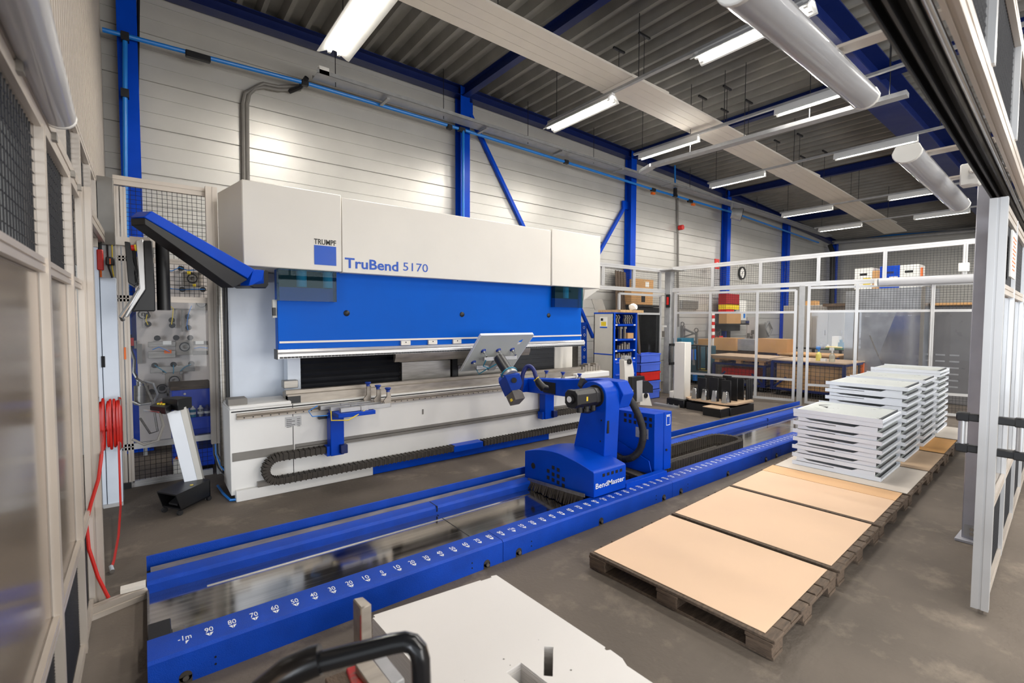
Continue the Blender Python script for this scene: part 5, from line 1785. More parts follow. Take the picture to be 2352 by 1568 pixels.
# double grip handle through the gate
for side, nm in ((-0.11, 'inner'), (0.13, 'outer')):
    for zz in (1.14, 0.955):
        g = G()
        g.obox(gp(0.03, side * 0.55, zz), GD * 0.022, GN * abs(side) * 0.55, ZUP * 0.022)
        g.obox(gp(0.03, side, zz), GD * 0.025, GN * 0.03, ZUP * 0.026)
        g.obj('handle_bracket', M_BLACK, t, bev=0.006)
    G().cyl(gp(0.03, side, 0.975), gp(0.03, side, 1.12), 0.021, n=16).obj('handle_grip', M_ALU, t)
# steel stand post with base plate
t = thing('steel_post', 'heavy grey steel post with foot plate beside the open gate', 'post', (3.92, -2.0, 0))
pc = PZ(2228, 1243, 0)
G().obox(V((pc.x + 0.05, pc.y - 0.01, 1.45)), (0.06, 0, 0), (0, 0.06, 0), (0, 0, 1.45)).obj('shaft', M_GREYP, t, bev=0.006)
G().obox(V((pc.x + 0.05, pc.y - 0.01, 0.011)), (0.12, 0, 0), (0, 0.09, 0), (0, 0, 0.011)).obj('foot_plate', M_GREYP, t, bev=0.003)
a = V((pc.x - 0.012, pc.y - 0.01, 0.085))
sp = G().obox(a, (0.002, 0, 0), (0, 0.045, 0), (0, 0, 0.045)).obj('joint_plate', M_GALV, t)
for dz in (-0.018, 0.018):
    G().cyl(a + V((0, 0, dz)), a + V((-0.014, 0, dz)), 0.014, n=6).obj('bolt', M_CHROME, sp)
g = G()
for k in range(5):
    z = 0.78 + k * 0.035
    g.obox(V((pc.x - 0.02, pc.y - 0.06, z)), (0.012, 0, 0), (0, 0.012, 0), (0, 0, 0.012))
g.obj('catch', M_CHROME, t)

# guide beams and mesh above the gate
t = thing('gate_track', 'dark running track and mesh screen above the sliding gate', 'track', tuple(gp(0, 0, 2.5)))
def tp(s, n, z):
    return gp(s, n, z)
s0, s1 = -3.0, 5.5
G().section(tp(s0, -0.03, 2.50), tp(s1, -0.03, 2.50), [(-0.036, -0.03), (-0.030, -0.03), (-0.030, 0.02), (-0.008, 0.02), (-0.008, -0.025), (0.0, -0.025), (0.0, 0.02), (0.028, 0.02), (0.028, -0.02), (0.034, -0.02), (0.034, 0.02), (0.05, 0.02), (0.05, 0.035), (-0.036, 0.035)]).obj('track_profile', M_BLACK, t)
G().cyl(tp(s0, 0.032, 2.478), tp(s1, 0.032, 2.478), 0.010, n=12).obj('running_tube', M_CHROME, t)
G().slot(tp(s0, 0.068, 2.51), tp(s1, 0.068, 2.51), 0.035, 0.08).obj('rail', M_ALUW, t)
G().slot(tp(s0, 0.068, 3.0), tp(s1, 0.068, 3.0), 0.05, 0.06).obj('rail', M_ALUW, t)
ps = [-2.6, -1.6, -0.6, 0.4, 1.4, 2.4, 3.4, 4.4, 5.4]
for s in ps:
    G().slot(tp(s, 0.068, 2.55), tp(s, 0.068, 2.98), 0.035, 0.05, up=GN).obj('post', M_ALU, t)
for a, b in zip(ps, ps[1:]):
    wire_panel(t, tp(a + 0.025, 0.068, 0), tp(b - 0.025, 0.068, 0), 2.55, 2.98, M_BWIRE, 0.03, 0.003)

# two tube lights carried on flat brackets from the track
def tube_light(p, q, r, label, br):
    p, q = V(p), V(q)
    d = (q - p).normalized()
    t = thing('tube_light', label, 'lamp', tuple((p + q) / 2), 'unlit tube lights on the fences')
    sd = d.cross(ZUP).normalized()
    n = 10
    pts = [(-0.75 * r, 0.55 * r)] + [(math.cos(math.pi + math.pi * i / n) * r, math.sin(math.pi + math.pi * i / n) * r * 0.9) for i in range(n + 1)] + [(0.75 * r, 0.55 * r)]
    G().section(p, q, pts).obj('cover', M_TUBEC, t)
    G().bar(p + ZUP * 0.3 * r, q + ZUP * 0.3 * r, r * 1.3, r * 0.35).obj('reflector', M_REFL, t)
    for e, s in ((p, -1), (q, 1)):
        G().section(e, e + d * s * 0.025, [(x * 1.05, y * 1.05) for x, y in pts]).obj('end_cap', M_PAPER, t, bev=0.004)
    for b_ in br:
        c = p + d * b_[0]
        G().obox(c + sd * b_[1] * 0.5 + ZUP * r * 0.9, d * 0.05, sd * abs(b_[1]) * 0.5, ZUP * 0.006).obj('bracket', M_ALUW, t)
    return t


tube_light(PD(1700, -35, 1.40), PD(1985, 222, 2.45), 0.062, 'bigger unlit tube light with frosted cover on the black gate track', [(0.95, 0.45)])
tube_light(PD(2085, 350, 2.95), PD(2203, 468, 4.2), 0.072, 'smaller unlit tube light beside the white junction box on the gate track', [(0.35, 0.35), (1.2, 0.35)])
t = thing('junction_box', 'small white junction box with cable gland beside the gate track', 'box', tuple(PD(2232, 400, 3.3)))
p = PD(2230, 402, 3.3)
G().obox(p, (0.05, 0, 0), (0, 0.05, 0), (0, 0, 0.075)).obj('housing', M_PAPER, t, bev=0.008)
G().cyl(p + V((-0.05, -0.02, 0.02)), p + V((-0.09, -0.03, 0.02)), 0.022, n=12).obj('gland', M_PAPER, t)

# ---------------------------------------------------------------- left fence, close to the camera
LXF = -1.41
t = thing('clear_fence', 'tall aluminium fence of dusty clear panels beside the trailing red hose', 'fence', (LXF, 0, 0))
yy0, yy1 = -2.2, 0.88
G().slot((LXF, yy0, 2.42), (LXF, yy1, 2.42), 0.05, 0.10).obj('rail', M_ALUW, t)
G().slot((LXF, yy0, 1.89), (LXF, yy1, 1.89), 0.045, 0.05).obj('rail', M_ALUW, t)
G().slot((LXF, yy0, 0.60), (LXF, yy1, 0.60), 0.045, 0.05).obj('rail', M_ALUW, t)
G().slot((LXF, yy0, 0.07), (LXF, yy1, 0.07), 0.045, 0.06).obj('rail', M_ALUW, t)
ys_ = [-2.2, -1.3, -0.33, 0.42]
for y in ys_[1:]:
    G().slot((LXF, y, 0.05), (LXF, y, 2.38), 0.045, 0.06, up=V((1, 0, 0))).obj('post', M_ALUW, t)
for a, b in zip(ys_, ys_[1:] + [yy1]):
    wire_panel(t, (LXF, a + 0.02, 0), (LXF, b - 0.02, 0), 1.92, 2.37, M_BWIRE, 0.04, 0.0026)
    clear_panel(t, (LXF, a + 0.03, 0), (LXF, b - 0.03, 0), 0.63, 1.86, M_ACRYLD)
    wire_panel(t, (LXF, a + 0.02, 0), (LXF, b - 0.02, 0), 0.10, 0.57, M_BWIRE, 0.012, 0.0035)
a = PY(166, 410, 0.9); b = PY(206, 414, 0.9)
G().slot((-1.374, 0.94, 0.02), (-1.374, 0.94, 2.44), 0.067, 0.075, up=V((0, 1, 0))).obj('end_post', M_ALUW, t)
for y in (-0.75, -0.1, 0.5, 0.8):
    G().box(LXF + 0.025, LXF + 0.04, y - 0.02, y + 0.02, 2.395, 2.425).obj('bracket', M_STEEL, t)
# second row of posts and mesh behind, under the partition
t = thing('partition_screen', 'upper mesh screen with aluminium posts hanging under the corrugated partition', 'screen', (-1.46, 1, 2.4))
for y in (-0.9, 0.62, 1.35, 2.1, 2.6):
    G().slot((-1.455, y, 2.30), (-1.455, y, 2.86), 0.05, 0.09, up=V((1, 0, 0))).obj('post', M_ALUW, t)
for a, b in ((-2.0, -0.9), (-0.9, 0.62), (0.62, 1.35), (1.35, 2.1), (2.1, 2.6)):
    wire_panel(t, (-1.455, a, 0), (-1.455, b, 0), 2.32, 2.84, M_BWIRE, 0.03, 0.004)
G().slot((-1.42, 0.98, 2.42), (-1.40, 2.85, 2.42), 0.05, 0.10).obj('header', M_ALUW, t)
G().box(-1.46, -1.455, 1.0, 2.85, 2.05, 2.4).obj('header_panel', M_GRAYST, t)
# threshold beam on the floor between left fence and rail
a, b = PZ(212, 1412, 0.03), PZ(338, 1352, 0.03)
t = thing('floor_beam', 'aluminium threshold beam on the floor between left fence and rail end', 'beam', tuple(a))
G().slot(V((a.x - 0.05, a.y, 0.035)), V((-1.15, b.y - 0.04, 0.035)), 0.05, 0.07).obj('profile', M_ALUW, t)
G().box(-1.27, -1.15, b.y - 0.07, b.y - 0.01, 0.072, 0.095).obj('cover_piece', M_WHITE, t)
# tube light hanging on the left fence, right beside the camera
tube_light(PD(18, -90, 1.0), PD(132, 262, 1.8), 0.053, 'unlit tube light with frosted cover on the clear fence below the corrugated partition', [(0.55, -0.2)])
# grey steel box column with the red safety switch
t = thing('switch_column', 'pale grey sheet metal column with red safety switch behind the left fence', 'column', (-1.38, 2.93, 0))
G().box(-1.455, -1.425, 2.9, 3.05, 0, 2.93).obj('side_strip', M_PALE, t, bev=0.003)
G().box(-1.42, -1.31, 2.89, 3.05, 0.02, 2.07).obj('cover', M_PALE, t, bev=0.003)
G().box(-1.42, -1.31, 2.92, 3.05, 2.07, 2.36).obj('recess', M_GALV, t)
G().box(-1.42, -1.31, 2.89, 3.05, 2.36, 2.96).obj('upper_cover', M_GRAYST, t, bev=0.003)
G().box(-1.45, -1.31, 2.87, 3.08, 0.0, 0.03).obj('foot', M_ALU, t)
G().box(-1.435, -1.39, 2.85, 2.90, 2.13, 2.31).obj('safety_switch', M_RED, t, bev=0.006)
G().cyl((-1.412, 2.875, 2.31), (-1.412, 2.875, 2.40), 0.014, n=10).obj('switch_cable', M_BLACK, t)
G().cyl((-1.412, 2.875, 2.13), (-1.412, 2.875, 2.07), 0.008, n=8).obj('switch_tongue', M_ORANGE, t)
G().box(-1.375, -1.315, 2.85, 2.92, 2.18, 2.25).obj('lever_switch', M_BLACK, t, bev=0.006)
G().box(-1.350, -1.340, 2.835, 2.85, 2.185, 2.235).obj('lever', M_ORANGE, t)
G().tube([(-1.36, 2.88, 2.36), (-1.36, 2.88, 2.25), (-1.355, 2.88, 2.16), (-1.335, 2.89, 2.07)], 0.008, 6).obj('cable', M_BLACK, t)
G().tube([(-1.33, 2.88, 2.36), (-1.33, 2.88, 2.25), (-1.335, 2.88, 2.16), (-1.325, 2.89, 2.08)], 0.005, 6).obj('yellow_cable', M_YELL, t)
G().box(-1.43, -1.405, 2.885, 2.89, 1.27, 1.37).obj('latch_opening', M_DARK, t)
G().box(-1.41, -1.34, 2.87, 2.89, 0.80, 0.90).obj('hinge_plate', M_GALV, t)
# red air hose coiled on a hook, its end trailing to the floor
t = thing('red_hose', 'red air hose coiled on a hook and trailing down to the floor', 'hose', (-1.36, 2.6, 0))
cen = PY(249, 972, 2.78)
pts = []
for k in range(14):
    for i in range(16):
        an = 2 * math.pi * i / 16
        off = (k - 6.5) * 0.0145
        pts.append(V((cen.x + off + 0.008 * math.sin(k * 2.3), cen.y - 0.04 + 0.05 * math.cos(an) + 0.006 * math.sin(k), cen.z + (0.200 + 0.018 * math.sin(k * 1.7)) * math.sin(an) - 0.012 * math.cos(k * 3))))
G().tube(pts, 0.0105, 8).obj('coil', M_HOSE, t)
G().tube([PY(234, 990, 2.7), PY(235, 1012, 1.4), PY(233, 1045, 0.87), PY(226, 1100, 0.86), PY(209, 1155, 0.86), PY(198, 1200, 0.85), PY(204, 1260, 0.84), PY(225, 1325, 0.85), PY(249, 1372, 0.86)], 0.009, 8).obj('trailing_end', M_HOSE, t)
G().tube([PY(272, 1000, 2.72), PY(275, 1090, 2.6), PY(277, 1160, 2.4), PY(272, 1230, 1.9), PY(262, 1285, 1.55), PZ(255, 1308, 0.02)], 0.008, 8).obj('trailing_end', M_HOSE, t)
pe = PZ(258, 1312, 0.02)
G().cyl(pe, pe + V((-0.01, 0.06, 0.01)), 0.014, n=10).obj('coupling', M_CHROME, t)
for s in (-1, 1):
    u = 249 + s * 25
    G().tube([PY(u, 925, 2.88), PY(u - s * 2, 912, 2.75), PY(u + s * 3, 920, 2.7), PY(u + s * 3, 1030, 2.7), PY(u, 1035, 2.86)], 0.006, 6).obj('hook', M_GRAYST, t)

# mesh fence behind the operator console
t = thing('mesh_fence', 'mesh and clear panel fence bay in front of the tool board', 'fence', (-0.95, 3.42, 0))
ya, yb = 3.43, 3.36
def mf(u):
    p = PY(u, 700, 3.4)
    return p.x
xl, xr = -1.31, -0.56
for x in (xl, xl + 0.055):
    G().slot((x, ya, 0.05), (x, ya, 3.0), 0.045, 0.045, up=V((0, 1, 0))).obj('post', M_ALUW, t)
for z, h in ((3.06, 0.09), (1.905, 0.06), (0.415, 0.06), (0.03, 0.06)):
    G().slot((xl - 0.02, ya, z), (xr, ya, z), 0.045, h).obj('rail', M_ALUW if z > 1 else M_ALU, t)
G().slot((xl, ya, 2.30), (xr, ya, 2.30), 0.045, 0.05).obj('rail', M_ALUW, t)
wire_panel(t, (xl + 0.07, ya, 0), (xr, ya, 0), 2.33, 3.02, None, 0.042, 0.002)
wire_panel(t, (xl + 0.07, ya, 0), (xr, ya, 0), 1.93, 2.27, None, 0.042, 0.002)
wire_panel(t, (xl + 0.07, ya, 0), (xr, ya, 0), 0.06, 0.39, None, 0.045, 0.002)
clear_panel(t, (xl + 0.07, ya, 0), (xr, ya, 0), 0.44, 1.88)
G().bar((-1.36, 3.36, 2.46), (-0.72, 3.36, 2.46), 0.06, 0.08).obj('cable_duct', M_ALUW, t)
G().box(-1.33, -1.26, 3.38, 3.44, 0.0, 0.06).obj('foot', M_BLACK, t)
G().box(-1.285, -1.27, 3.39, 3.41, 1.30, 1.42).obj('orange_tag', M_ORANGE, t)
# wide upright cable trunking at the press end
t = thing('cable_trunking', 'wide aluminium cable trunk standing at the left end of the press brake', 'trunking', (-0.52, 3.33, 0.3))
G().slot((-0.525, 3.32, 0.36), (-0.525, 3.32, 3.10), 0.105, 0.07, up=V((0, 1, 0))).obj('trunk', M_ALUW, t)
for k, m in enumerate((M_BLACK, M_CYAN, M_RUBBER, M_GRAYST, M_BLACK)):
    x = -0.56 + k * 0.018
    G().tube([(x, 3.30, 0.37), (x + 0.0, 3.28, 0.25), (x + 0.03 + 0.01 * k, 3.2, 0.12), (x + 0.08 + 0.02 * k, 3.1, 0.04), (x + 0.2, 3.05, 0.02)], 0.008, 6).obj('cable', m, t)
G().slot((-0.50, 3.40, 0.0), (-0.50, 3.40, 0.36), 0.05, 0.05, up=V((0, 1, 0))).obj('foot_post', M_ALU, t)
g = G().tube([PZ(500, 1115, 0.015), PZ(512, 1132, 0.015), PZ(530, 1148, 0.015), PZ(548, 1146, 0.015)], 0.012, 8)
tag(g.obj('floor_cable', M_CYAN), 'blue cable lying on the floor at the press brake foot', 'cable')
# ---------------------------------------------------------------- tool board with robot grippers, in the corner
YB = 4.72
a, b = PY(322, 1022, YB), PY(520, 612, YB)
t = thing('tool_board', 'white speckled board behind the mesh fence with robot grippers hung on it', 'board', ((a.x + b.x) / 2, YB, 0))
G().box(a.x, 0.05, YB, YB + 0.03, a.z, b.z).obj('panel', M_PEG, t)
G().box(a.x, 0.05, YB - 0.005, YB + 0.035, b.z, b.z + 0.03).obj('top_edge', M_GRAYST, t)
for x in (a.x + 0.05, -0.02):
    G().box(x - 0.02, x + 0.02, YB + 0.03, YB + 0.06, 0, b.z).obj('leg', M_GALV, t)
yg = YB - 0.03
def gx(u, v, y=yg):
    return PY(u, v, y)
def gripper(label, ring, plate, bars, cups, hoses=(), marks=()):
    c = gx(*ring)
    t = thing('robot_gripper', label, 'gripper', tuple(c), 'robot grippers on the tool board')
    p0, p1 = gx(plate[0], plate[1]), gx(plate[2], plate[3])
    G().box(p0.x, p1.x, yg - 0.01, YB - 0.001, p1.z, p0.z).obj('plate', M_TOOL, t, bev=0.003)
    G().ring(V((c.x, yg - 0.01, c.z)), (0, -1, 0), 0.03, 0.058, 0.03).obj('flange', M_BLACK, t)
    G().ring(V((c.x, yg - 0.035, c.z)), (0, -1, 0), 0.024, 0.046, 0.012).obj('flange_ring', M_STEEL, t)
    for u0, v0, u1, v1 in bars:
        q0, q1 = gx(u0, v0), gx(u1, v1)
        G().box(min(q0.x, q1.x), max(q0.x, q1.x), yg - 0.045, yg - 0.012, min(q0.z, q1.z), max(q0.z, q1.z)).obj('bar', M_STEEL, t, bev=0.002)
    for u, v in cups:
        q = gx(u, v)
        G().cyl(V((q.x, yg - 0.05, q.z)), V((q.x, yg + 0.02, q.z)), 0.018, n=12).cyl(V((q.x, yg - 0.06, q.z)), V((q.x, yg - 0.045, q.z)), 0.034, 0.026, n=14).obj('suction_cup', M_RUBBER, t)
    for h, m in hoses:
        G().tube([gx(u, v, yg - 0.06) for u, v in h], 0.005, 6).obj('air_hose', m, t)
    for (u0, v0, u1, v1), m in marks:
        q0, q1 = gx(u0, v0, yg - 0.055), gx(u1, v1, yg - 0.055)
        G().box(q0.x, q1.x, yg - 0.056, yg - 0.045, q1.z, q0.z).obj('label_plate', m, t)
    return t


gripper('square gripper with four suction cups and yellow warning marks, topmost on the tool board', (441, 640), (421, 623, 462, 658), [(388, 623, 473, 628), (388, 653, 473, 658), (416, 628, 420, 654)], [(415, 617), (464, 619), (418, 665), (465, 665)],
        [([(373, 620), (395, 622), (412, 614), (430, 621), (450, 620), (463, 616), (480, 620)], M_CYAN), ([(373, 656), (395, 663), (418, 665), (445, 664), (470, 664)], M_CYAN)], [((430, 622, 438, 630), M_YELL), ((443, 652, 450, 658), M_YELL)])
gripper('gripper with two upright bars, second from the top of the tool board', (462, 696), (448, 690, 478, 712), [(380, 708, 450, 712), (400, 709, 405, 753), (416, 710, 422, 761)], [(394, 735), (395, 747), (431, 727), (432, 752)], [([(388, 700), (398, 708), (396, 730), (394, 745)], M_YELL), ([(440, 702), (433, 720), (429, 745), (432, 758)], M_CYAN)], [])
gripper('lone short bar gripper left of the others on the tool board', (330, 722), (326, 716, 336, 728), [(327, 719, 331.5, 753)], [(338, 725), (340, 744)], [([(338, 722), (335, 735), (340, 746)], M_YELL)], [])
gripper('wide gripper with two long double rails, in the middle of the tool board', (424, 796), (403, 781, 443, 814), [(340, 785, 403, 790), (340, 791, 403, 795), (443, 783, 477, 792), (340, 807, 403, 813), (340, 814, 403, 820), (443, 806, 477, 814)], [(361, 776), (404, 775), (436, 775)], [([(350, 803), (365, 797), (378, 802), (390, 808)], M_CYAN), ([(446, 800), (460, 797), (477, 799)], M_CYAN)],
        [((374, 783, 394, 791), M_PAPER), ((449, 783, 468, 790), M_PAPER), ((377, 804, 394, 811), M_ORANGE)])
gripper('gripper with one top rail and three suction cups, lowest on the tool board', (400, 873), (379, 854, 418, 892), [(345, 842, 447, 851), (372, 851, 380, 858), (412, 850, 420, 858)], [(355, 838), (398, 836), (439, 834)], [([(355, 838), (370, 848), (382, 856)], M_TEAL), ([(398, 838), (399, 850), (398, 858)], M_TEAL), ([(439, 836), (424, 843), (414, 852)], M_TEAL)])
gripper('small gripper half hidden by the console and the blue cabinet', (372, 892), (360, 896, 386, 908), [(340, 905, 392, 911), (382, 888, 388, 908)], [(348, 898), (372, 890)])
g = G().box(gx(313, 760).x, gx(325, 760).x, yg - 0.02, yg, gx(313, 835).z, gx(313, 790).z).box(gx(308, 780).x, gx(313, 780).x, yg - 0.02, yg, gx(310, 800).z, gx(310, 782).z)
tag(g.obj('steel_bracket', M_GRAYST), 'dark steel bracket hung at the left edge of the tool board', 'bracket')

# blue cabinet with spray cans
yf = 3.62
a, b = PY(394, 897, yf), PY(512, 1084, yf)
t = thing('blue_cabinet', 'royal blue tool cabinet with wooden top behind the mesh fence', 'cabinet', ((a.x + b.x) / 2, yf, 0))
G().box(a.x, -0.52, yf, yf + 0.45, 0.05, a.z).obj('body', M_CABB, t, bev=0.006)
G().box(a.x - 0.01, -0.52, yf - 0.01, yf + 0.5, a.z, a.z + 0.045).obj('worktop', M_WOODX, t, bev=0.004)
zs = PY(440, 956, yf).z
G().box(PY(430, 950, yf).x, -0.52, yf - 0.09, yf, zs - 0.13, zs).obj('shelf_tray', M_CABB, t, bev=0.004)
p = PY(424, 902, yf)
G().cyl(p + V((0, 0, -0.01)), p + V((0, -0.02, -0.01)), 0.012, n=12).obj('lock', M_CHROME, t)
G().box(PY(455, 1000, yf).x, -0.53, yf - 0.004, yf, 0.25, 0.42).obj('drawer_recess', M_BLUED, t)
G().box(a.x + 0.02, -0.54, yf + 0.02, yf + 0.4, 0, 0.05).obj('plinth', M_BLACK, t)
for u, m, lab in ((443, M_TEAL, 'teal spray can, leftmost on the blue cabinet shelf'), (461, M_CHROME, 'silver spray can in the middle of the blue cabinet shelf'), (476, M_NAVY, 'dark spray can with white label, right on the blue cabinet shelf')):
    p = PY(u, 955, yf - 0.045)
    c = thing('spray_can', lab, 'spray can', (p.x, p.y, zs), 'spray cans on the blue cabinet')
    G().cyl((p.x, p.y, zs), (p.x, p.y, zs + 0.085), 0.03, n=16).obj('can', m, c)
    G().cyl((p.x, p.y, zs + 0.085), (p.x, p.y, zs + 0.105), 0.03, 0.014, n=16).cyl((p.x, p.y, zs + 0.105), (p.x, p.y, zs + 0.122), 0.011, n=10).obj('nozzle', M_PAPER if m is not M_NAVY else M_NAVY, c)
    G().cyl((p.x, p.y, zs + 0.03), (p.x, p.y, zs + 0.055), 0.0305, n=16, caps=False).obj('label_band', M_PAPER, c)
p = PZ(410, 1095, 0)
q = PY(398, 1056, 3.52)
t = thing('white_canister', 'small white canister on the floor behind the lower mesh', 'canister', (q.x + 0.05, 3.55, 0))
G().box(q.x, q.x + 0.075, 3.49, 3.60, 0, q.z).obj('body', M_PAPER, t, bev=0.008)
G().cyl((q.x + 0.04, 3.55, q.z), (q.x + 0.04, 3.55, q.z + 0.02), 0.02, n=12).obj('cap', M_ORANGE, t)

# ---------------------------------------------------------------- tool cabinet with open shelves
yf = 3.30
xl = PY(1408.5, 800, yf).x
xr = PY(1462, 800, yf).x
ybk = PX(1364, 760, xl).y
zt = PY(1408, 720, yf).z
t = thing('tool_cabinet', 'tall grey cabinet with blue open shelves of bending tools behind the robot', 'cabinet', ((xl + xr) / 2, yf + 0.3, 0))
G().box(xl - 0.0, xl + 0.02, yf, ybk, 0.03, zt).obj('side_panel', M_CABG, t)
G().box(xr - 0.02, xr, yf, ybk, 0.03, zt).obj('side_panel', M_BLUE, t)
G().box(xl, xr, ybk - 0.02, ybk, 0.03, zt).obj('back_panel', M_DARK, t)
G().box(xl - 0.004, xr + 0.004, yf - 0.005, ybk, zt, zt + 0.025).obj('top_panel', M_BLUE, t)
zz = PX(1364, 811, xl).z
G().box(xl - 0.004, xl, yf, ybk, zz - 0.012, zz + 0.008).obj('side_joint', M_BLUE, t)
G().box(xl, xl + 0.045, yf - 0.01, yf + 0.02, 0.03, zt).obj('corner_strip', M_BLUE, t)
G().box(xr - 0.045, xr, yf - 0.01, yf + 0.02, 0.03, zt).obj('corner_strip', M_BLUE, t)
n0 = PX(1378, 748, xl - 0.002); n1 = PX(1395, 733, xl - 0.002)
nt = G().box(xl - 0.003, xl, n1.y, n0.y, n0.z - 0.04, n1.z + 0.04).obj('notice', M_PAPER, t)
G().box(xl - 0.004, xl - 0.003, n1.y + 0.03, n0.y - 0.03, n0.z + 0.0, n0.z + 0.08).obj('yellow_note', M_YELL, nt)
G().box(xl - 0.004, xl - 0.003, n1.y, n0.y, n0.z - 0.04, n0.z - 0.015).obj('blue_note', M_LBLUE, nt)
G().box(xl - 0.004, xl - 0.003, n0.y - 0.08, n0.y - 0.02, n1.z - 0.03, n1.z + 0.02).obj('logo_patch', M_BLACK, nt)
sh = [PY(1430, v, yf).z for v in (744, 778, 803, 822)]
for z in sh:
    s = G().box(xl + 0.02, xr - 0.02, yf, ybk - 0.03, z - 0.035, z).obj('shelf', M_BLUE, t)
    for x in (xl + 0.04, xr - 0.10):
        G().box(x, x + 0.07, yf - 0.004, yf, z - 0.03, z - 0.006).obj('shelf_label', M_PAPER, s)
G().box(xl + 0.045, xr - 0.045, yf, yf + 0.03, 0.05, sh[3] - 0.035).obj('drawer_front', M_BLUE, t)
for dz in (0.05, 0.28):
    G().box(xl + 0.06, xr - 0.06, yf - 0.02, yf, sh[3] - dz - 0.045, sh[3] - dz - 0.025).obj('drawer_handle', M_CRATE, t)
def tools(z, xs, h, kind, lab):
    for i, x in enumerate(xs):
        g = G()
        y = yf + 0.06
        if kind == 's':
            pts = [(0.0, 0), (0.03, -0.05), (0.005, -0.10), (0.0, -0.15), (0.02, -0.21), (0.0, -0.215), (-0.02, -0.15), (-0.015, -0.09), (0.008, -0.05), (-0.02, -0.01), (-0.02, 0.01), (0.0, 0.01)]
            g.prism([V((x + a * 1.2, y, z + h + b * h / 0.22)) for a, b in pts], (0, 0.05, 0))
        elif kind == 'i':
            g.box(x - 0.018, x + 0.018, y, y + 0.05, z, z + h * 0.9).box(x - 0.035, x + 0.035, y - 0.01, y + 0.06, z + h * 0.82, z + h)
        else:
            g.box(x - 0.02, x + 0.02, y, y + 0.06, z, z + h * (0.55 + 0.45 * ((i * 7) % 5) / 4))
        tag(g.obj('bending_tool', M_TOOL), lab, 'tool', 'bending tools in the tool cabinet')
w = xr - xl
tools(sh[0] + 0.002, [xl + w * q for q in (0.13, 0.23, 0.33, 0.60, 0.69, 0.78, 0.89)], (zt - sh[0]) * 0.85, 's', 'curved bending tool hanging on the top shelf of the tool cabinet')
tools(sh[1] + 0.002, [xl + w * q for q in (0.13, 0.42, 0.60)], (sh[0] - sh[1] - 0.035) * 0.92, 'i', 'tall straight tool on the second shelf of the tool cabinet')
tools(sh[2] + 0.002, [xl + w * q for q in (0.38, 0.49, 0.60, 0.70, 0.78)], (sh[1] - sh[2] - 0.035) * 0.8, 'b', 'upright steel punch on the third shelf of the tool cabinet')
tools(sh[3] + 0.002, [xl + w * q for q in (0.16, 0.26, 0.36, 0.46, 0.56, 0.66, 0.76, 0.86)], (sh[2] - sh[3] - 0.035) * 0.75, 'b', 'short steel tool on the lowest open shelf of the tool cabinet')
g = G().box(xl + w * 0.66, xr - 0.06, yf + 0.03, yf + 0.15, sh[1] + 0.001, sh[1] + 0.11)
tag(g.obj('wooden_box', M_BOX), 'small yellow-brown box on the second shelf of the tool cabinet', 'box')
# on top of the cabinet
g = G().obox(((xl + xr) / 2 + 0.1, yf + 0.2, zt + 0.05), (w * 0.5, 0.0, 0.0), (0.0, 0.28, 0), (0, 0, 0.025))
tag(g.obj('chipboard_plank', M_OSB), 'chipboard plank lying on top of the tool cabinet', 'plank')
p0, p1 = PY(1367, 714, yf + 0.5), PY(1392, 687, yf + 0.5)
g = G().prism([V((p0.x, yf + 0.5, zt + 0.077)), V((p1.x, yf + 0.5, zt + 0.077)), V((p1.x, yf + 0.6, p1.z)), V((p0.x, yf + 0.6, p1.z))], (0, 0.012, 0))
tag(g.obj('grey_sheet', M_GRAYST), 'small grey sheet standing upright on the tool cabinet', 'panel')
p = PY(1455, 707, yf + 0.2)
bm = bmesh.new()
bmesh.ops.create_icosphere(bm, subdivisions=2, radius=0.09)
for v in bm.verts:
    v.co *= R.uniform(0.75, 1.25)
    v.co.z *= 0.8
g = G().add([v.co + V((p.x, p.y, zt + 0.14)) for v in bm.verts], [[v.index for v in f.verts] for f in bm.faces])
bm.free()
tag(g.obj('crumpled_paper', M_PAPER, smooth=False), 'crumpled paper bag on the tool cabinet', 'paper')
for k in range(4):
    u = 1420 + k * 6
    a = PY(u + 4, 770, 4.5); b = PY(u - 4, 622 + k * 1, 5.12)
    g = G().bar(V((a.x, 4.5, 0)), b, 0.13, 0.02, up=V((0.2, -1, 0)))
    tag(g.obj('leaning_plank', M_WOOD), 'dark weathered plank leaning on the wall behind the tool cabinet, %s of four' % ('leftmost', 'second from left', 'third from left', 'rightmost')[k], 'plank', 'planks leaning on the wall')
a, b = PY(1458, 800, 3.95), PY(1470, 850, 3.9)
g = G().bar(V((b.x + 0.04, 3.86, 0)), PY(1463, 723, 3.8), 0.07, 0.02, up=V((0, -1, 0)))
tag(g.obj('timber_batten', M_WOOD), 'long timber batten leaning beside the tool cabinet', 'batten')
yb = 4.72
a, b = PY(1452, 699, yb), PY(1517, 697, yb)
t = thing('wall_shelf', 'black wall shelf carrying cardboard boxes behind the return fence', 'shelf', ((a.x + b.x) / 2, yb, a.z))
G().box(a.x, b.x, yb, WY - 0.02, a.z - 0.05, a.z).obj('board', M_BLACK, t)
G().box(a.x, b.x, WY - 0.5, WY - 0.03, 0.3, a.z - 0.06).obj('rack', M_DARK, t)
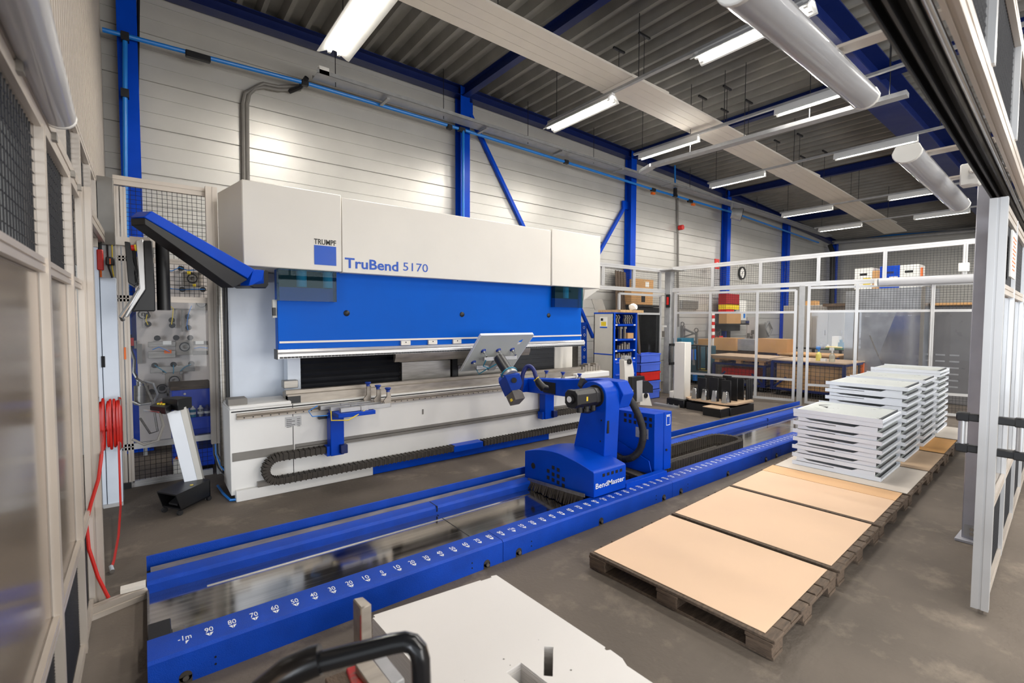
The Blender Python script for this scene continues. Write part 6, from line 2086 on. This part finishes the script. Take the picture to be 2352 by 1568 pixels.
def carton(u0, v0, u1, v1, y, lab, m=None, d=0.22, zbase=None, mark=None):
    p0, p1 = PY(u0, v1, y), PY(u1, v0, y)
    zb = p0.z if zbase is None else zbase
    t = thing('cardboard_box', lab, 'box', ((p0.x + p1.x) / 2, y + d / 2, zb))
    G().box(p0.x, p1.x, y, y + d, zb, p1.z).obj('carton', m or M_BOX, t, bev=0.006)
    G().box((p0.x + p1.x) / 2 - 0.03, (p0.x + p1.x) / 2 + 0.03, y - 0.001, y, zb + (p1.z - zb) * 0.75, p1.z).obj('tape', M_OSB, t)
    if mark:
        G().box(p0.x + (p1.x - p0.x) * mark[0], p0.x + (p1.x - p0.x) * mark[1], y - 0.002, y - 0.001, zb + (p1.z - zb) * mark[2], zb + (p1.z - zb) * mark[3]).obj('print', mark[4], t)
    return p1.z
z1 = carton(1450, 669, 1500, 699, yb + 0.05, 'large cardboard box on the black wall shelf', mark=(0.45, 0.62, 0.2, 0.62, M_BLACK))
carton(1459, 643, 1501, 668, yb + 0.1, 'cardboard box on top of the large one on the wall shelf', d=0.18, zbase=z1, mark=(0.55, 0.75, 0.35, 0.8, M_PAPER))

# plastic crates in one pile
yc = 3.62
xa, xb = PY(1471, 850, yc).x, PY(1516, 850, yc).x
zs = [PY(1490, v, yc).z for v in (905, 887.5, 868.5, 850, 832, 812)]
z0 = 0.0
hh = (zs[-1]) / 5
names = ['bottom blue crate of the pile by the corner post', 'second blue crate from the bottom, under the red crate', 'red crate in the middle of the crate pile', 'blue crate resting directly on the red crate', 'topmost blue crate of the pile by the corner post']
for k in range(5):
    m = M_RED if k == 2 else M_CRATE
    zb = k * hh
    t = thing('plastic_crate', names[k], 'crate', ((xa + xb) / 2, yc + 0.15, zb), 'crates piled by the corner post')
    g = G()
    x0_, x1_, y0_, y1_ = xa, xb, yc, yc + 0.30
    w_ = 0.012
    g.box(x0_, x1_, y0_, y0_ + w_, zb, zb + hh - 0.002).box(x0_, x1_, y1_ - w_, y1_, zb, zb + hh - 0.002).box(x0_, x0_ + w_, y0_, y1_, zb, zb + hh - 0.002).box(x1_ - w_, x1_, y0_, y1_, zb, zb + hh - 0.002).box(x0_, x1_, y0_, y1_, zb, zb + w_)
    g.obj('tub', m, t)
    g = G().box(x0_ - 0.012, x1_ + 0.012, y0_ - 0.012, y0_, zb + hh - 0.035, zb + hh - 0.004).box(x0_ - 0.012, x0_, y0_, y1_, zb + hh - 0.035, zb + hh - 0.004).box(x1_, x1_ + 0.012, y0_, y1_, zb + hh - 0.035, zb + hh - 0.004)
    g.obj('rim', m, t)
    G().box(x1_, x1_ + 0.002, yc + 0.08, yc + 0.14, zb + 0.05, zb + 0.13).obj('label_card', M_PAPER, t)

# ---------------------------------------------------------------- white measuring column and turning station
c = PZ(1571, 937, 0)
x0, y0 = c.x, c.y
t = thing('white_column', 'tall white boxed column on a black foot beyond the rail', 'column', (x0 + 0.12, y0 + 0.12, 0))
ya = PX(1548, 850, x0).y
xb = PY(1587, 850, y0).x
zt = PX(1569, 786, x0).z
G().prism([V((x0, y0, 0.16)), V((xb, y0, 0.16)), V((xb, ya, 0.16)), V((x0, ya, 0.16))], (0, 0, zt - 0.16)).obj('casing', M_WHITE, t, bev=0.01)
G().box(x0, x0 + 0.15, ya, ya + 0.10, 0.16, 0.30).obj('casing_step', M_WHITE, t, bev=0.01)
G().prism([V((x0 - 0.03, y0 - 0.02, 0)), V((xb + 0.03, y0 - 0.02, 0)), V((xb + 0.03, ya + 0.14, 0)), V((x0 - 0.03, ya + 0.14, 0))], (0, 0, 0.158)).obj('foot', M_BLACK, t, bev=0.01)
for k in range(3):
    G().cyl((x0 - 0.09, y0 + 0.05 + k * 0.12, 0), (x0 - 0.09, y0 + 0.05 + k * 0.12, 0.07), 0.012, n=8).obj('anchor_bolt', M_CHROME, t)
G().bar((x0 - 0.12, y0 + 0.05, 0.02), (x0 - 0.12, ya + 0.35, 0.02), 0.12, 0.04).obj('base_rail', M_GALV, t)
# turning station
A = PZ(1655, 960, 0.0)
t = thing('turning_station', 'black floor station with dark upright plates and silver cones beyond the rail', 'station', (A.x + 0.5, A.y + 0.3, 0))
B = PZ(1730, 938, 0.0)
Cc = PZ(1609, 954, 0.0)
L1 = max(0.8, B.x - A.x)
yl = Cc.y
G().box(A.x, A.x + 0.30, A.y, yl, 0.0, 0.15).obj('front_box', M_BLACK, t, bev=0.006)
G().box(A.x - 0.005, A.x + 0.30, A.y - 0.003, yl + 0.003, 0.15, 0.162).obj('front_lid', M_CARDB, t)
G().box(A.x + 0.30, A.x + 1.17, A.y - 0.02, A.y + 0.86, 0.0, 0.14).obj('base', M_BLACK, t, bev=0.006)
cx0, cy0_ = A.x + 0.74, A.y + 0.44
oc = []
for sx, sy in ((-1, -0.7), (-0.7, -1), (0.7, -1), (1, -0.7), (1, 0.7), (0.7, 1), (-0.7, 1), (-1, 0.7)):
    oc.append(V((cx0 + sx * 0.46, cy0_ + sy * 0.50, 0.185)))
G().prism(oc, (0, 0, 0.03)).obj('turn_plate', M_CARDB, t)
G().cyl((cx0, cy0_, 0.14), (cx0, cy0_, 0.185), 0.3, n=24).obj('turn_ring', M_BLACK, t)
for i in range(3):
    for j in range(3):
        px_, py_ = cx0 - 0.28 + i * 0.24, cy0_ - 0.28 + j * 0.24
        h = 0.40 if (i + j) % 2 == 0 else 0.43
        G().box(px_, px_ + 0.02, py_ - 0.09, py_ + 0.09, 0.215, 0.215 + h).obj('upright_plate', M_BLACK, t, bev=0.004)
for i in range(3):
    px_ = cx0 + 0.30
    G().box(px_ - 0.05 + i * 0.09, px_ + 0.02 + i * 0.09, cy0_ - 0.40, cy0_ - 0.38, 0.215, 0.60).obj('upright_plate', M_BLACK, t, bev=0.004)
for i in range(4):
    px_, py_ = cx0 - 0.38, cy0_ - 0.33 + i * 0.2
    pts = [(-0.055, -0.055), (0.055, -0.055), (0.055, 0.055), (-0.055, 0.055)]
    g = G()
    lo = [V((px_ + a, py_ + b, 0.215)) for a, b in pts]
    hi = [V((px_ + a * 0.66, py_ + b * 0.66, 0.42)) for a, b in pts]
    g.add(lo + hi, [(3, 2, 1, 0), (4, 5, 6, 7), (0, 1, 5, 4), (1, 2, 6, 5), (2, 3, 7, 6), (3, 0, 4, 7)])
    g.obj('cone', M_CHROME, t, bev=0.006)
    G().cyl((px_, py_, 0.42), (px_, py_, 0.44), 0.025, n=10).obj('pin', M_BLACK, t)

# white stand with clamp unit
ys = 2.75
t = thing('white_stand', 'white slanted stand with a dark ring on top, behind the robot hose', 'stand', (PY(1446, 900, ys).x, ys, 0))
q = lambda u, v: PY(u, v, ys)
G().prism([q(1434, 826), q(1452, 826), q(1456, 850), q(1460, 930), q(1436, 930), q(1435, 845)], (0.0, 0.12, 0)).obj('upright', M_WHITE, t, bev=0.005)
G().prism([q(1434, 828), q(1452, 828), q(1449, 817), q(1437, 817)], (0, 0.10, 0)).obj('head', M_GALV, t, bev=0.003)
p = q(1444, 830)
G().ring(p + V((0, -0.002, 0)), (0, -1, 0), 0.025, 0.05, 0.03).obj('ring', M_BLACK, t)
G().box(p.x - 0.1, p.x + 0.25, ys, ys + 0.25, 0, 0.012).obj('foot_plate', M_GALV, t)
t = thing('clamp_unit', 'black clamp unit with steel slide beside the white stand', 'clamp', (PY(1475, 900, ys).x, ys - 0.1, 0))
q = lambda u, v: PY(u, v, ys - 0.1)
G().prism([q(1453, 866), q(1480, 863), q(1482, 872), q(1462, 875), q(1462, 922), q(1453, 922)], (0, 0.10, 0)).obj('bracket', M_BLACK, t, bev=0.004)
G().prism([q(1463, 874), q(1476, 872), q(1476, 922), q(1463, 924)], (0, 0.06, 0)).obj('slide', M_ALU, t, bev=0.003)
G().prism([q(1477, 876), q(1488, 874), q(1500, 886), q(1500, 902), q(1477, 902)], (0, 0.12, 0)).obj('motor_housing', M_BLACK, t, bev=0.004)
G().prism([q(1472, 903), q(1490, 903), q(1498, 932), q(1470, 930)], (0, 0.05, 0)).obj('foot_wedge', M_WHITE, t, bev=0.003)
p = q(1482, 908)
G().ring(p + V((0, -0.002, 0)), (0, -1, 0), 0.02, 0.045, 0.025).obj('ring', M_BLACK, t)
G().box(p.x - 0.25, p.x + 0.15, ys - 0.1, ys + 0.05, 0, 0.012).obj('foot_plate', M_GALV, t)
# ---------------------------------------------------------------- the workshop beyond the far fence
def xb(u0, v0, u1, v1, x, d, z0=None):
    """box whose camera-facing side fills the sight rectangle on the plane x"""
    p, q = PX(u0, v0, x), PX(u1, v1, x)
    return (x, x + d, q.y, p.y, q.z if z0 is None else z0, p.z)


# compressor-like teal machine and lifting gear behind the white column
t = thing('teal_machine', 'blue-green machine behind the far fence with black hanging rack', 'machine', tuple(PX(1560, 880, 10.6)))
G().box(*xb(1538, 792, 1606, 900, 10.6, 0.8, 0.1)).obj('body', mat('teal_machine_paint', (44, 84, 98), 0.5, var=0.2), t, bev=0.01)
G().box(*xb(1541, 776, 1566, 793, 10.6, 0.6)).obj('head', M_TEAL, t, bev=0.01)
g = G()
for u in (1601, 1608, 1622, 1628):
    a, b = PX(u, 795, 10.3), PX(u, 850, 10.3)
    g.bar(a, b, 0.03, 0.03)
g.bar(PX(1590, 793, 10.3), PX(1630, 795, 10.3), 0.03, 0.03).bar(PX(1535, 793, 10.3), PX(1590, 793, 10.3), 0.03, 0.03)
g.bar(PX(1601, 849, 10.3), PX(1629, 849, 10.3), 0.03, 0.03)
g.obj('rack', M_BLACK, t)
for u, m in ((1591, M_CRATE), (1597, M_CYAN), (1594, M_CHROME)):
    a, b = PX(u, 802, 10.3), PX(u, 826 if m is not M_CHROME else 838, 10.3)
    G().cyl(a, b, 0.035, n=10).obj('spray_gun', m, t)
g = G().cyl(PX(1596, 860, 10.4), PX(1596, 874, 10.4), 0.06, n=12)
g.obj('cylinder', M_CYAN, t)
G().box(*xb(1605, 846, 1620, 852, 10.4, 0.1)).obj('yellow_part', M_YELL, t)
t = thing('lifting_gear', 'black lifting frame with two ring eyes standing behind the teal machine', 'lifting gear', tuple(PX(1570, 780, 11.2)))
g = G().bar(PX(1568, 748, 11.2), PX(1568, 780, 11.2), 0.10, 0.10).bar(PX(1572, 755, 11.2), PX(1600, 768, 11.2), 0.05, 0.05).bar(PX(1572, 778, 11.2), PX(1602, 786, 11.2), 0.05, 0.05).bar(PX(1600, 762, 11.2), PX(1600, 790, 11.2), 0.06, 0.06).bar(PX(1572, 773, 11.2), PX(1600, 764, 11.2), 0.04, 0.04)
g.bar(PX(1568, 780, 11.2), V((11.2, PX(1568, 780, 11.2).y, 0.0)), 0.10, 0.10)
g.obj('frame', M_GRAYST, t)
for u, v in ((1568, 744), (1600, 758)):
    G().ring(PX(u, v, 11.2), (-1, 0, 0), 0.045, 0.065, 0.03, 18).obj('ring_eye', M_GRAYST, t)

# shelf with bins at the third column
Y3 = 4.75
def yb_(u0, v0, u1, v1, y, d):
    p, q = PY(u0, v1, y), PY(u1, v0, y)
    return (p.x, q.x, y, y + d, p.z, q.z)
g = G().box(*yb_(1668, 676, 1698, 699, Y3, 0.25))
tag(g.obj('red_bin', mat('dark_red_plastic', (150, 18, 24), 0.45)), 'dark red storage bin, topmost beside the third blue column', 'bin')
g = G().box(*yb_(1668, 699, 1698, 710, Y3, 0.25))
tag(g.obj('yellow_bin', M_YELL), 'yellow storage bin below the dark red one', 'bin')
g = G().box(*yb_(1668, 710, 1686, 718, Y3, 0.25))
tag(g.obj('red_bin', M_RED), 'bright red storage bin below the yellow one', 'bin')
t = thing('cardboard_box', 'cardboard box on the black wall bench beside the third blue column', 'box', tuple(PY(1685, 742, Y3)))
G().box(*yb_(1669, 719, 1702, 743, Y3, 0.25)).obj('carton', M_BOX, t)
t = thing('wall_bench', 'black wall bench beside the third blue column', 'bench', tuple(PY(1690, 760, Y3)))
G().box(*yb_(1668, 743, 1721, 746, Y3 - 0.1, 0.55)).obj('top', M_BLACK, t)
G().box(*yb_(1668, 746, 1700, 760, Y3, 0.4)).obj('drawer_box', M_BLACK, t)
G().box(*yb_(1672, 760, 1678, 800, Y3, 0.05)).obj('leg', M_BLACK, t)
t = thing('soap_dispenser', 'tall white dispenser cabinet on the wall behind the yellow bin', 'dispenser', tuple(PY(1706, 740, Y3 + 0.3)))
G().box(*yb_(1699, 690, 1715, 748, Y3 + 0.3, 0.15)).obj('casing', M_PAPER, t, bev=0.01)
G().box(*yb_(1708, 720, 1712, 730, Y3 + 0.29, 0.01)).obj('blue_mark', M_CYAN, t)
t = thing('printer', 'dark machine on the wall bench', 'machine', tuple(PY(1712, 742, Y3)))
G().box(*yb_(1703, 735, 1721, 743, Y3, 0.3)).obj('body', M_GRAYST, t, bev=0.01)
G().box(*yb_(1714, 737, 1721, 742, Y3 - 0.02, 0.02)).obj('panel', M_BLUED, t)
t = thing('marker_post', 'red and white banded post in front of the wall', 'post', tuple(PY(1639, 775, 4.6)))
for k in range(8):
    v = 716 + k * 7.6
    G().box(*yb_(1636, v, 1642, v + 7.6, 4.6, 0.05)).obj('band', M_RED if k % 2 else M_PAPER, t)
p = PY(1639, 775, 4.6)
G().box(p.x - 0.03, p.x + 0.03, 4.6, 4.65, 0, PY(1639, 776, 4.6).z).obj('foot', M_PAPER, t)
t = thing('fire_extinguisher', 'red fire extinguisher with black hose at the foot of the third column', 'extinguisher', tuple(PY(1652, 790, 4.7)))
p = PY(1653, 775, 4.7)
G().cyl((p.x, 4.7, p.z - 0.45), (p.x, 4.7, p.z + 0.05), 0.09, n=14).obj('cylinder', M_RED, t)
G().cyl((p.x, 4.7, p.z + 0.05), (p.x, 4.7, p.z + 0.25), 0.06, 0.03, n=12).obj('valve', M_BLACK, t)
G().tube([(p.x, 4.68, p.z + 0.2), (p.x - 0.2, 4.65, p.z + 0.15), (p.x - 0.22, 4.62, p.z), (p.x - 0.08, 4.6, p.z - 0.1)], 0.02, 8).obj('hose', M_BLACK, t)
G().bar((p.x, 4.76, 0), (p.x, 4.76, p.z), 0.03, 0.03).obj('bracket', M_GRAYST, t)
t = thing('hanging_frame', 'wire lozenge frame and hoses hung on the wall behind the carts', 'frame', tuple(PY(1766, 770, 4.9)))
g = G()
pts = [(1766, 738), (1774, 755), (1766, 772), (1758, 755), (1766, 738)]
for (a, b), (c, d) in zip(pts, pts[1:]):
    g.bar(PY(a, b, 5.2), PY(c, d, 5.2), 0.04, 0.04)
g.bar(PY(1758, 740, 5.2), PY(1758, 770, 5.2), 0.03, 0.03)
g.obj('frame', M_GALV, t)
G().cyl(PY(1748, 745, 4.9), PY(1750, 775, 4.9), 0.12, 0.16, n=12).obj('bag', M_GRAYST, t)
t = thing('pegboard', 'pale pegboard with small tools on the back wall, beyond the bench', 'board', tuple(PY(1725, 760, 5.1)))
G().box(*yb_(1716, 728, 1734, 790, 5.21, 0.04)).obj('panel', M_PEG, t)
for u, v in ((1720, 765), (1726, 772), (1729, 758), (1722, 780)):
    G().box(*yb_(u, v, u + 3, v + 9, 5.15, 0.06)).obj('hung_tool', M_GRAYST, t)

# long row of cartons and boards
XC_ = 11.75
for k, (u0, v0, u1, v1, m, lab) in enumerate(((1596, 778, 1634, 806, M_BOX, 'long cardboard box behind the lifting gear'), (1634, 775, 1692, 806, M_BOX, 'long low cardboard box behind the carts, left of the grey crate'), (1688, 778, 1735, 806, M_GALV, 'grey corrugated crate between the cardboard boxes'), (1733, 777, 1810, 812, M_BOX, 'large low cardboard box in front of the grey cupboards'))):
    t = thing('cardboard_box' if m is M_BOX else 'grey_crate', lab, 'box', tuple(PX((u0 + u1) / 2, v1, XC_ + 0.1 * k)))
    bx_ = xb(u0, v0, u1, v1, XC_ + 0.1 * k, 0.5)
    G().box(bx_[0], bx_[1], bx_[2] + 0.03, bx_[3] - 0.03, bx_[4], bx_[5]).obj('carton' if m is M_BOX else 'tub', m, t)
    G().box(bx_[0] + 0.05, bx_[1], bx_[2] + 0.05, bx_[3] - 0.05, 0, bx_[4]).obj('stand', M_WOOD, t)

# cart with loaded pallet and red crate
def cart(u0, u1, vt, vb, x, d, lab, orange=False):
    b = xb(u0, vt, u1, vb, x, d, 0.12)
    t = thing('mesh_cart', lab, 'cart', (x, (b[2] + b[3]) / 2, 0), 'blue carts behind the far fence')
    ya, yb__, zt = b[2], b[3], b[5]
    for xx in (x, x + d):
        for yy in (ya, yb__):
            G().bar((xx, yy, 0.12), (xx, yy, zt), 0.06, 0.06).obj('post', M_ORANGE if orange and yy == ya and xx > x else M_BLUED, t)
    for z in (0.15, zt):
        for p, q in (((x, ya, z), (x, yb__, z)), ((x + d, ya, z), (x + d, yb__, z)), ((x, ya, z), (x + d, ya, z)), ((x, yb__, z), (x + d, yb__, z))):
            G().bar(p, q, 0.05, 0.05).obj('frame_tube', M_BLUED, t)
    G().wires((x, ya, 0.15), (0, yb__ - ya, 0), (0, 0, zt - 0.15), 0.09, 0.004).obj('mesh_side', M_WIRE, t, smooth=False)
    G().wires((x, ya, 0.15), (d, 0, 0), (0, 0, zt - 0.15), 0.09, 0.004).obj('mesh_side', M_WIRE, t, smooth=False)
    for p, q in (((x, ya, 0.15), (x, ya + 0.3, 0.42)), ((x, yb__, 0.15), (x, yb__ - 0.3, 0.42))):
        G().bar(p, q, 0.04, 0.04).obj('gusset', M_BLUED, t)
    for xx in (x + 0.08, x + d - 0.08):
        for yy in (ya + 0.1, yb__ - 0.1):
            c = G().cyl((xx, yy - 0.02, 0.08), (xx, yy + 0.02, 0.08), 0.08, n=16)
            w = c.obj('wheel', M_RUBBER, t)
            G().cyl((xx, yy - 0.022, 0.08), (xx, yy + 0.022, 0.08), 0.04, n=12).obj('hub', M_CHROME, w)
    G().box(x, x + d, ya, yb__, 0.13, 0.16).obj('floor_plate', M_GRAYST, t)
    return t, b


tc, b = cart(1640, 1755, 833, 900, 10.5, 1.0, 'blue cart with red crate inside and pallet of boards on top')
z0 = b[5] + 0.03
g = G().box(*xb(1658, 842, 1733, 866, 10.62, 0.5))
tag(g.obj('red_crate', M_RED), 'red crate full of film standing inside the blue cart', 'crate')
g = G().box(*xb(1652, 867, 1740, 893, 10.60, 0.6, 0.17))
tag(g.obj('film_bag', M_GALV), 'heap of crumpled clear film in a bag low in the blue cart', 'bag')
t = thing('wooden_pallet', 'wooden pallet on the blue cart, under warped cardboard', 'pallet', (10.9, (b[2] + b[3]) / 2, z0))
for yy in (b[2] + 0.02, (b[2] + b[3]) / 2 - 0.06, b[3] - 0.14):
    for xx in (10.5, 10.95, 11.35):
        G().box(xx, xx + 0.12, yy, yy + 0.12, z0, z0 + 0.08).obj('block', M_BOX, t)
G().box(10.47, 11.5, b[2] - 0.03, b[3] + 0.03, z0 + 0.08, z0 + 0.11).obj('deck', M_BOX, t)
zc = z0 + 0.11
g = G()
for k in range(5):
    g.obox((11.0 - k * 0.01, (b[2] + b[3]) / 2 + 0.03 * (k % 2), zc + 0.008 + k * 0.014), (0.55, 0.04 * (k % 2), 0), (0, (b[3] - b[2]) / 2 + 0.12, 0.0), (0.0, 0, 0.006))
tag(g.obj('board_layers', M_CARDB), 'loose stack of warped cardboard sheets on the pallet cart', 'cardboard')
tc2, b2 = cart(1775, 1937, 829, 912, 10.45, 1.1, 'blue and orange mesh cart full of cardboard, by the big metal cabinet', True)
g = G().box(10.52, 11.45, b2[2] + 0.06, b2[3] - 0.06, 0.17, b2[5] - 0.05)
tag(g.obj('cardboard_pack', M_BOX), 'brown cardboard bundle filling the blue and orange cart', 'cardboard')
g = G().box(10.42, 11.6, b2[2] - 0.03, b2[3] + 0.03, b2[5] + 0.026, b2[5] + 0.05)
ztop = b2[5] + 0.05
tag(g.obj('cart_board', M_CARDB), 'pale board lying on top of the blue and orange cart', 'board')
b3 = xb(1785, 810, 1925, 826, 11.9, 1.0, 0.2)
t = thing('mesh_cart', 'second row cart with brown board top, behind the blue and orange one', 'cart', (12.4, (b3[2] + b3[3]) / 2, 0), 'blue carts behind the far fence')
G().box(11.9, 12.9, b3[2], b3[3], b3[5] - 0.04, b3[5]).obj('board_top', M_BOX, t)
G().box(11.95, 12.85, b3[2] + 0.04, b3[3] - 0.04, 0.2, b3[5] - 0.05).obj('load', M_BOX, t)
for yy in (b3[2], b3[3]):
    for xx in (11.9, 12.9):
        G().bar((xx, yy, 0), (xx, yy, b3[5] - 0.04), 0.05, 0.05).obj('post', M_BLUED, t)
# bottles on the board
def bottle(u, v0, v1, x, m, mc, lab):
    p = PX(u, v1, x)
    h = PX(u, v0, x).z - ztop
    t = thing('spray_bottle', lab, 'bottle', (p.x, p.y, ztop), 'spray bottles on the cart')
    r = 0.055
    G().cyl((p.x, p.y, ztop), (p.x, p.y, ztop + h * 0.45), r, n=16).cyl((p.x, p.y, ztop + h * 0.45), (p.x, p.y, ztop + h * 0.62), r, r * 0.3, n=16).obj('flask', m, t)
    G().cyl((p.x, p.y, ztop + h * 0.62), (p.x, p.y, ztop + h * 0.8), r * 0.32, n=12).box(p.x - 0.02, p.x + 0.02, p.y - 0.03, p.y + 0.05, ztop + h * 0.8, ztop + h).obj('spray_head', mc, t)
bottle(1880, 795, 824, 10.8, mat('yellow_liquid', (240, 225, 110), 0.3), M_CYAN, 'spray bottle with yellow liquid and blue head on the cart')
bottle(1911, 798, 827, 10.7, M_BOTTLE, M_PAPER, 'empty clear spray bottle with white head on the cart')
p = PX(1890, 822, 10.7)
g = G().box(p.x, p.x + 0.1, p.y - 0.05, p.y + 0.05, ztop, ztop + 0.06)
tag(g.obj('white_tub', M_PAPER), 'small white tub between the two spray bottles', 'tub')

# grey cupboards
XG = 14.5
M_CUPB = mat('grey_cupboard_paint', (164, 160, 153), 0.5, var=0.04)
t = thing('grey_cupboard', 'row of tall grey cupboards beyond the carts', 'cupboard', tuple(PX(1860, 800, XG)))
bx_ = xb(1800, 702, 1938, 830, XG, 0.6, 0.0)
G().box(*bx_).obj('carcass', M_CUPB, t, bev=0.006)
n = 4
for k in range(n):
    y0_ = bx_[2] + (bx_[3] - bx_[2]) * k / n
    y1_ = bx_[2] + (bx_[3] - bx_[2]) * (k + 1) / n
    d = G().box(XG - 0.02, XG, y0_ + 0.008, y1_ - 0.008, 0.1, bx_[5] - 0.02).obj('door', M_CUPB, t, bev=0.003)
    G().box(XG - 0.035, XG - 0.02, y0_ + 0.06, y0_ + 0.08, 1.3, 1.45).obj('handle', M_CHROME, d)
g = G().box(*xb(1850, 691, 1873, 701, XG + 0.2, 0.3, bx_[5]))
tag(g.obj('cardboard_box', M_BOX), 'flat cardboard box on top of the grey cupboards', 'box')
g = G().box(*xb(1890, 697, 1940, 703, XG - 0.3, 0.9))
tag(g.obj('wooden_board', M_WOOD), 'dark board lying across the cupboards beside the metal cabinet', 'board')
t = thing('workbench', 'dark workbench with small bottles in front of the grey cupboards', 'bench', tuple(PX(1880, 810, 13.6)))
bw = xb(1800, 799, 1938, 803, 13.6, 0.5)
G().box(*bw).obj('top', M_BLACK, t)
for yy in (bw[2] + 0.1, (bw[2] + bw[3]) / 2, bw[3] - 0.1):
    G().box(13.65, 13.7, yy - 0.03, yy + 0.03, 0, bw[4]).obj('leg', M_BLACK, t)
for k, (u, v, m, lab, r) in enumerate(((1888, 786, M_GALV, 'grey can, first on the dark workbench', 0.07), (1896, 790, M_GALV, 'small grey can beside the taller one on the workbench', 0.05), (1902, 791, M_PAPER, 'white bottle on the dark workbench', 0.045), (1932, 780, M_TEAL, 'teal bottle at the end of the dark workbench', 0.07))):
    p = PX(u, v, 13.75)
    g = G().cyl((13.75, p.y, bw[5]), (13.75, p.y, bw[5] + (p.z - bw[5]) * 0.75), r, n=12).cyl((13.75, p.y, bw[5] + (p.z - bw[5]) * 0.75), (13.75, p.y, p.z), r * 0.5, n=10)
    tag(g.obj('bottle' if k > 1 else 'can', m), lab, 'bottle' if k > 1 else 'can')
p = PX(1916, 793, 13.7)
t = thing('sponge', 'green and yellow sponge on the dark workbench', 'sponge', (13.7, p.y, bw[5]))
G().box(13.65, 13.8, p.y - 0.2, p.y + 0.2, bw[5] + 0.05, bw[5] + 0.1).obj('yellow_layer', M_YELL, t, bev=0.02)
G().box(13.65, 13.8, p.y - 0.22, p.y + 0.22, bw[5], bw[5] + 0.05).obj('green_layer', mat('green_pad', (60, 130, 60), 0.8), t, bev=0.02)
g = G().box(*xb(1911, 772, 1926, 797, 13.85, 0.2, bw[5]))
tag(g.obj('reader_device', M_PAPER), 'white and black device on the workbench beside the metal cabinet', 'device')

# big sheet metal cabinet with boxes on its roof
XM = 11.6
t = thing('metal_cabinet', 'big bare sheet metal cabinet behind the tray stacks', 'cabinet', tuple(PX(2030, 900, XM)))
bm_ = xb(1975, 664, 2112, 1000, XM, 1.2, 0.0)
G().box(*bm_).obj('carcass', M_SHEETM, t, bev=0.006)
sw = xb(1938, 668, 1976, 1000, XM, 0.02, 0.0)
G().prism([V((XM, sw[2], 0)), V((XM, sw[2], sw[5])), V((XM + 0.2, sw[3] + 0.02, sw[5])), V((XM + 0.2, sw[3] + 0.02, 0))], (0.02, 0, 0)).obj('side_door', M_SHEETM, t)
ga, gb_, gc, gd = PX(2060, 715, XM), PX(2018, 818, XM), PX(2070, 940, XM), PX(1998, 770, XM)
G().prism([V((XM, gb_.y, gb_.z)), V((XM, ga.y, ga.z)), V((XM, bm_[2] + 0.02, ga.z)), V((XM, bm_[2] + 0.02, gc.z)), V((XM, gc.y, gc.z))], (-0.012, 0, 0)).obj('patch_sheet', M_CHROME, t)
G().bar(V((XM - 0.004, gd.y, gd.z)), V((XM - 0.004, gb_.y, gb_.z)), 0.006, 0.02).obj('seam', M_GRAYST, t)
G().box(XM - 0.03, XM, bm_[2], bm_[2] + 0.06, 0, bm_[5]).obj('corner_profile', M_GRAYST, t)
for u0, v0, u1, m, lab, mark in ((1963, 617, 2003, M_PAPER, 'white box with yellow label, leftmost on the metal cabinet', M_YELL), (2003, 622, 2020, M_BOX, 'brown box between white and blue boxes on the metal cabinet', None), (2021, 612, 2065, M_BLUE, 'blue crate on the metal cabinet', M_PAPER), (2067, 609, 2108, M_PAPER, 'white box with oval hand hole, right on the metal cabinet', None)):
    b = xb(u0, v0, u1, 664, XM + 0.1, 0.5, bm_[5])
    t = thing('storage_box' if m is not M_BOX else 'cardboard_box', lab, 'box', (XM + 0.3, (b[2] + b[3]) / 2, bm_[5]), 'boxes on the metal cabinet')
    G().box(*b).obj('carton', m, t, bev=0.006)
    yc_ = (b[2] + b[3]) / 2
    if m is not M_BOX:
        G().box(b[0] - 0.002, b[0], yc_ - 0.07, yc_ + 0.07, b[5] - 0.17, b[5] - 0.12).obj('hand_hole', M_DARK if m is M_PAPER else M_BLUED, t)
    if mark:
        G().box(b[0] - 0.003, b[0], b[2] + 0.03, yc_, b[4] + 0.1, b[4] + 0.25).obj('label_patch', mark, t)
g = G().cyl(PX(2112, 615, XM + 0.3), PX(2112, 640, XM + 0.3), 0.06, n=12)
tag(g.obj('orange_roll', M_ORANGE), 'orange roll beside the white box on the metal cabinet', 'roll')
# machines at the right, behind the last fence field
t = thing('dark_machine', 'large dark grey machine behind the right end of the far fence', 'machine', tuple(PX(2180, 900, 11.8)))
b = xb(2118, 702, 2250, 1000, 12.0, 1.4, 0.0)
b = (b[0], b[1], b[2], min(b[3], bm_[2] - 0.02), b[4], b[5])
G().box(*b).obj('casing', mat('graphite_paint', (104, 102, 102), 0.3, var=0.06), t, bev=0.02)
G().box(b[0] - 0.1, b[1], b[2], b[3], b[5], b[5] + 0.05).obj('wooden_top', M_BOX, t)
for k in range(6):
    for j in range(3):
        G().box(b[0] - 0.004, b[0], b[2] + 0.35 + j * 0.22, b[2] + 0.5 + j * 0.22, 0.35 + k * 0.13, 0.38 + k * 0.13).obj('louvre_slot', M_GALV, t)
t = thing('tall_frame', 'narrow upright lamp strip behind the dark machine', 'strip', tuple(PX(2127, 690, 13)))
G().box(*xb(2125, 665, 2130, 700, 13.6, 0.05, 0.0)).obj('strip', M_PAPER, t)
bpy.context.view_layer.update()
